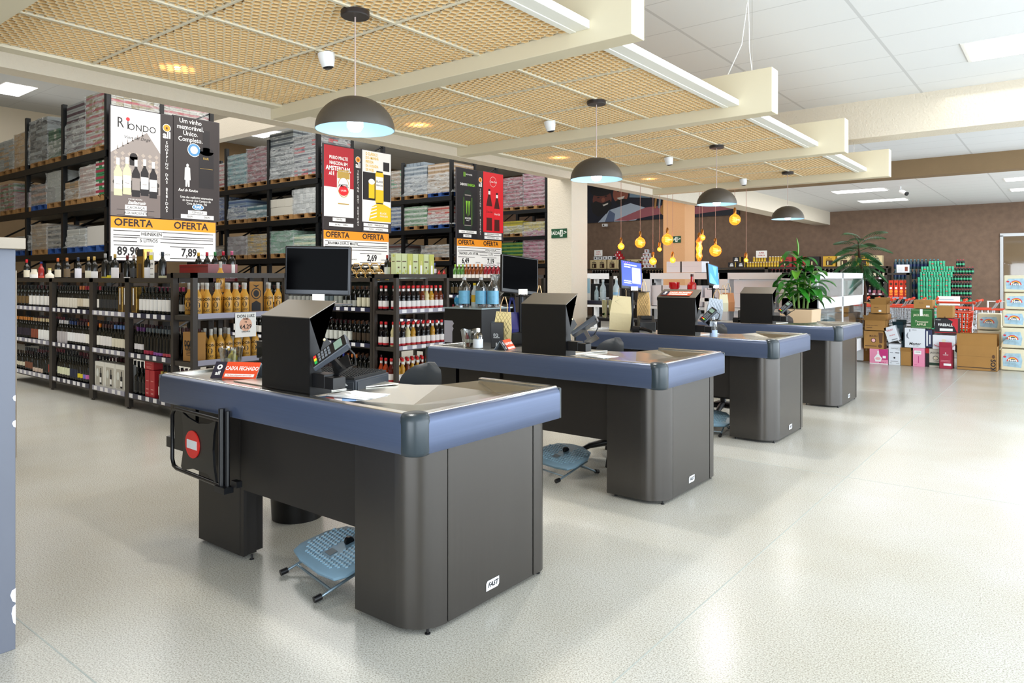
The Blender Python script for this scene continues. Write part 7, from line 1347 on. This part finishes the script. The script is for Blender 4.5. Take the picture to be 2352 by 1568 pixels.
row(-5.25, -4.15, y_, 1.45, [(9, 'dark beer bottle with cream heart label', bb('#14100c', '#d8d0b4', '#d8c890', .30))], 'top wall shelf right of the palm')
row(-5.25, -4.15, y_, 1.0, [(3, 'green small bottle', bb('#1c7c34', '#48b04c', '#20602c', .22)), (3, 'purple-labelled bottle', bb('#302030', '#c0a0c8', '#d8c880', .24)), (3, 'tall dark bottle with pink base label', ('#18181c', '#b06878', '#c8ccd0', (.0, .09), .33, 'spirit'))], 'middle wall shelf right of the palm')
row(-5.25, -4.15, y_, .55, [(4, 'dark bottle with grey foil', bb('#14181c', '#303840', '#98a4ac', .32)), (5, 'bottle with pink and white label', bb('#20181c', '#d8b0b8', '#e0d0d0', .30))], 'lower wall shelf right of the palm')
gb = mat('gift_beige', '#cdbb90', .5)
def gift(b, M, w, h): b.rect(M, w * .25, h * .1, w * .8, h * .6, 0, .002); b.rect(M, w * .35, h * .15, w * .45, h * .5, 1, .003); b.rect(M, w * .25, h * .7, w * .75, h * .76, 2, .002); b.ell(M, w * .5, h * .87, .02, .015, 2, .002)
gm = [mat('window_dark', '#3a2820', .3), mat('bottle_pale', '#d8cfa0', .3), ink]
for i, x in enumerate((-13.95, -13.62, -13.22, -12.85, -12.45, -12.12)): carton('gift_box', (x, y_, 1.78), (.33 if i != 2 else .36, .25, .32), gb, '%s beige windowed gift box from the left on the wall shelf' % nth(i), 'gift box', 'beige windowed gift boxes', draw=gift, mats=gm)
for i, (x, z) in enumerate(((-13.0 + .14 * a + .07 * l, 2.11 + .10 * l) for l in range(3) for a in range(3 - l))): carton('gift_box', (x, y_, z), (.13, .13, .10), mat('box_red', '#b3202a', .5), '%s small red box of the red pyramid on the wall shelf' % nth(i), 'gift box', 'red box pyramid', draw=lambda b, M, w, h: b.rect(M, .04, .03, .07, .08, 0), mats=[paper])
for i, (x, z) in enumerate(((-12.0 + .13 * a + .065 * l, 1.80 + .13 * l) for l in range(5) for a in range(5 - l))): carton('gift_box', (x, y_, z), (.12, .13, .12), cw, '%s small white and brown box of the white pyramid on the wall shelf' % nth(i), 'gift box', 'white box pyramid', draw=lambda b, M, w, h: (b.rect(M, .06, .02, .11, .10, 0), b.ell(M, .03, .07, .015, .015, 1)), mats=[mat('brown_print2', '#7c3a28', .5), redink])
for i, (x, z) in enumerate(((-13.8 + .2 * a, 2.11) for a in range(5))): carton('gift_box', (x, y_, z), (.15, .13, .12), cw, '%s small white box on the beige gift boxes' % nth(i), 'gift box', 'small white boxes on the gift boxes', draw=lambda b, M, w, h: b.ell(M, .07, .06, .03, .03, 0), mats=[ink])
for i, (x, z, y0) in enumerate(((-13.75, 2.24, 0), (-7.83, 2.08, 0))):
    card_sign('offer_card', (x, y_ - .04, z), .34, .22, ['white card with red super offer lettering on the gift boxes', 'white card with red super offer lettering above the yellow cans'][i], [('SUPER', .17, .15, .06, 0), ('OFERTA', .17, .07, .06, 0)], [redink], 'Y')
for i, (x, z) in enumerate(((-8.75 + .3 * a + .15 * l, 1.79 + .17 * l) for l in range(2) for a in range(2 - l))): carton('beer_pack', (x, y_, z), (.28, .2, .16), cblk, ['left', 'right', 'top'][i] + ' black and gold beer pack of the small pyramid', 'beer pack', 'black beer packs', draw=lambda b, M, w, h: (b.ell(M, .12, .09, .05, .045, 0), b.rect(M, .06, .03, .18, .06, 1, .003), b.rect(M, .23, 0, .26, h, 2)), mats=[mat('silver_print', '#c4c8cc', .4), paper, mat('gold_print', '#c8a83c', .4)])
for l, n, x0 in ((0, 12, -8.15), (1, 5, -7.95), (1, 5, -7.45), (2, 2, -7.7)):
    row(x0, x0 + n * .085, y_, 1.785 + .165 * l, [(n, 'yellow beer can with white top', ('#c8a018', '#e0c040', '#e8e4d8', (.03, .07), .30, 'can'), 'drink_can')], 'wall shelf pyramid %s' % ['base', 'second tier left' if x0 < -7.6 else 'second tier right', 'top tier'][l], cat='can')
for i, (x, m, lb) in enumerate(((-7.1, mat('pack_red2', '#a82c30', .5), 'red and white beer pack behind the leafy plant'), (-6.7, mat('pack_red2', '#a82c30', .5), 'second red and white beer pack behind the leafy plant'), (-6.3, cblk, 'black gift pack with bottle window behind the leafy plant'), (-5.85, mat('pack_gold', '#c89c2c', .5), 'gold and black pack behind the plant leaves'), (-5.45, gb, 'beige gift pack left of the palm'), (-4.95, mat('pack_gold', '#c89c2c', .5), 'yellow and white pack above the beers, behind the palm'), (-4.6, gb, 'beige gift box with brown window right of the palm'))):
    carton('gift_box', (x, y_, 1.79), (.34, .22, .30), m, lb, 'gift box', 'gift packs on the wall shelf', draw=gift, mats=gm)
# soda walls: shrink-wrapped six-packs, every pack a thing
def packmesh(name, col, kind, cap, n=3, lab='#d83040'):
    b = MB()
    for i in range(n):
        for j in range(2):
            M = Matrix.Translation((.035 + i * .068, .035 + j * .068, 0))
            if kind == 'can': b.lathe([(.024, 0, 1), (.031, .008, 0), (.032, .14, 0), (.026, .155, 1), (.001, .155, 1)], 10, 0, M, cap=False); b.lathe([(.0325, .06), (.0325, .085)], 10, 2, M, cap=False) if (i + j) % 2 else None
            else: b.lathe([(.028, 0, 0), (.033, .02, 0), (.033, .11, 0), (.030, .14, 0), (.013, .175, 0), (.013, .18, 2), (.014, .2, 2), (.001, .2, 2)], 9, 0, M, cap=False); b.lathe([(.0335, .05), (.0335, .10)], 9, 1, M, cap=False)
    return b.mesh(name, [mat('pk_' + col, col, .25), mat('pk2_' + cap, cap, .35), mat('pk3_' + lab, lab, .4)], 50)
gpk = packmesh('can_pack', '#3fae86', 'can', '#a4e8cc'); kpk = packmesh('bottle_pack', '#14201c', 'bottle', '#3ca478', 3, '#d82c4c'); bpk = packmesh('bottle_pack', '#2c4450', 'bottle', '#1c2c58', 3, '#5c8c94')
def wall_of(me, name, x0, y, rows, wd, h, lab, where, z0=0, sc_=1):
    for l, (a, n) in enumerate(rows):
        for i in range(n):
            o = inst(name, me, (x0 + a + i * wd * sc_ + random.uniform(-.004, .004), y + random.uniform(-.01, .01), z0 + l * h * sc_), '%s %s from the left, %s tier of the %s' % (nth(i), lab, nth(l), where), 'drink pack', where, 0, sc_)
wall_of(gpk, 'can_pack', -3.35, 22.2, [(0, 4)] * 9 + [(.0, 4), (.05, 4), (.08, 4), (.26, 2)], .21, .158, 'shrink-wrapped green can pack', 'green can stack', 0, .93)
wall_of(kpk, 'bottle_pack', -2.72, 22.4, [(0, 3)] * 8 + [(.05, 3), (.25, 1)], .21, .202, 'cola six-pack with red caps', 'cola bottle stack', 0, .96)
wall_of(bpk, 'bottle_pack', -4.0, 22.55, [(0, 4)] * 7, .21, .21, 'blue tonic water six-pack', 'tonic water stack', 0, 1.35)
# dark stand with orange-red bottles in front
unit('end_shelf', 'dark stand with bright orange-red bottles behind the carts', -4.05, -3.45, MYf(21.6), .4, (.92, .5), 1.58, rail_g, 0, 0, group='end shelves', post=.07)
for i in range(4): carton('gift_box', (-3.95 + i * .125, 21.63, .925), (.11, .11, .46), mat('box_orange_red', '#c8341c', .45), '%s orange-red bottle carton on the dark stand behind the carts' % nth(i), 'gift box', 'orange-red bottle cartons', draw=lambda b, M, w, h: (b.ell(M, w / 2, .36, .035, .035, 0), b.ell(M, w / 2, .25, .03, .03, 1), b.ell(M, w / 2, .16, .04, .04, 2), b.rect(M, .02, .06, .09, .1, 2)), mats=[mat('dark_print', '#4a2410', .5), paper, mat('orange_print2', '#f0902c', .5)])
carton('gift_box', (-3.78, 21.75, 1.59), (.3, .1, .22), cw, 'white information card box on the dark stand', 'box', None, draw=lambda b, M, w, h: (b.rect(M, .2, .04, .27, .16, 0), [b.rect(M, .03, .04 + k * .025, .15, .045 + k * .025, 1) for k in range(5)]), mats=[mat('brown_print2', '#7c3a28', .5), mat('pale_print', '#b4b8c0', .5)])
carton('gift_box', (-2.6, 11.6, .62), (.01, .01, .01), cw, 'x', 'box') if False else None
for i, (y, z, s_, m, lb) in enumerate(((10.85, 1.165, (.3, .5, .22), mat('grey_lilac', '#6c6270', .5), 'grey-lilac box behind the upper cabinet glass'), (12.3, 1.165, (.3, .35, .24), mat('pale_teal', '#9ccfc8', .4), 'pale teal boxed set behind the upper right cabinet glass'), (12.8, 1.165, (.3, .4, .24), mat('pale_teal', '#9ccfc8', .4), 'second pale teal boxed set in the cabinet'), (11.1, .605, (.3, .3, .3), mat('bottle_green_card', '#1f5a40', .4), 'dark green box in the lower cabinet window'), (11.55, .605, (.3, .45, .3), mat('ice_box', '#c8dce0', .4), 'pale ice-blue boxes in the lower cabinet window'), (12.3, .605, (.3, .6, .2), cw, 'white and yellow appliance box in the lower right cabinet window'), (12.35, .81, (.3, .5, .14), kraft, 'brown carton lying on the white appliance box'))):
    t = thing('boxed_item', lb, 'box', (-3.25, y, z), 0, 'boxed goods in the white cabinet'); MB().box(0, 0, 0, *s_).build('carton', m, t, bevel=.003)
    b = MB(); b.rect(MX((s_[0] + .001, 0, 0)), s_[1] * .3, s_[2] * .3, s_[1] * .6, s_[2] * .4, 0); b.build('print', PM[3], t)
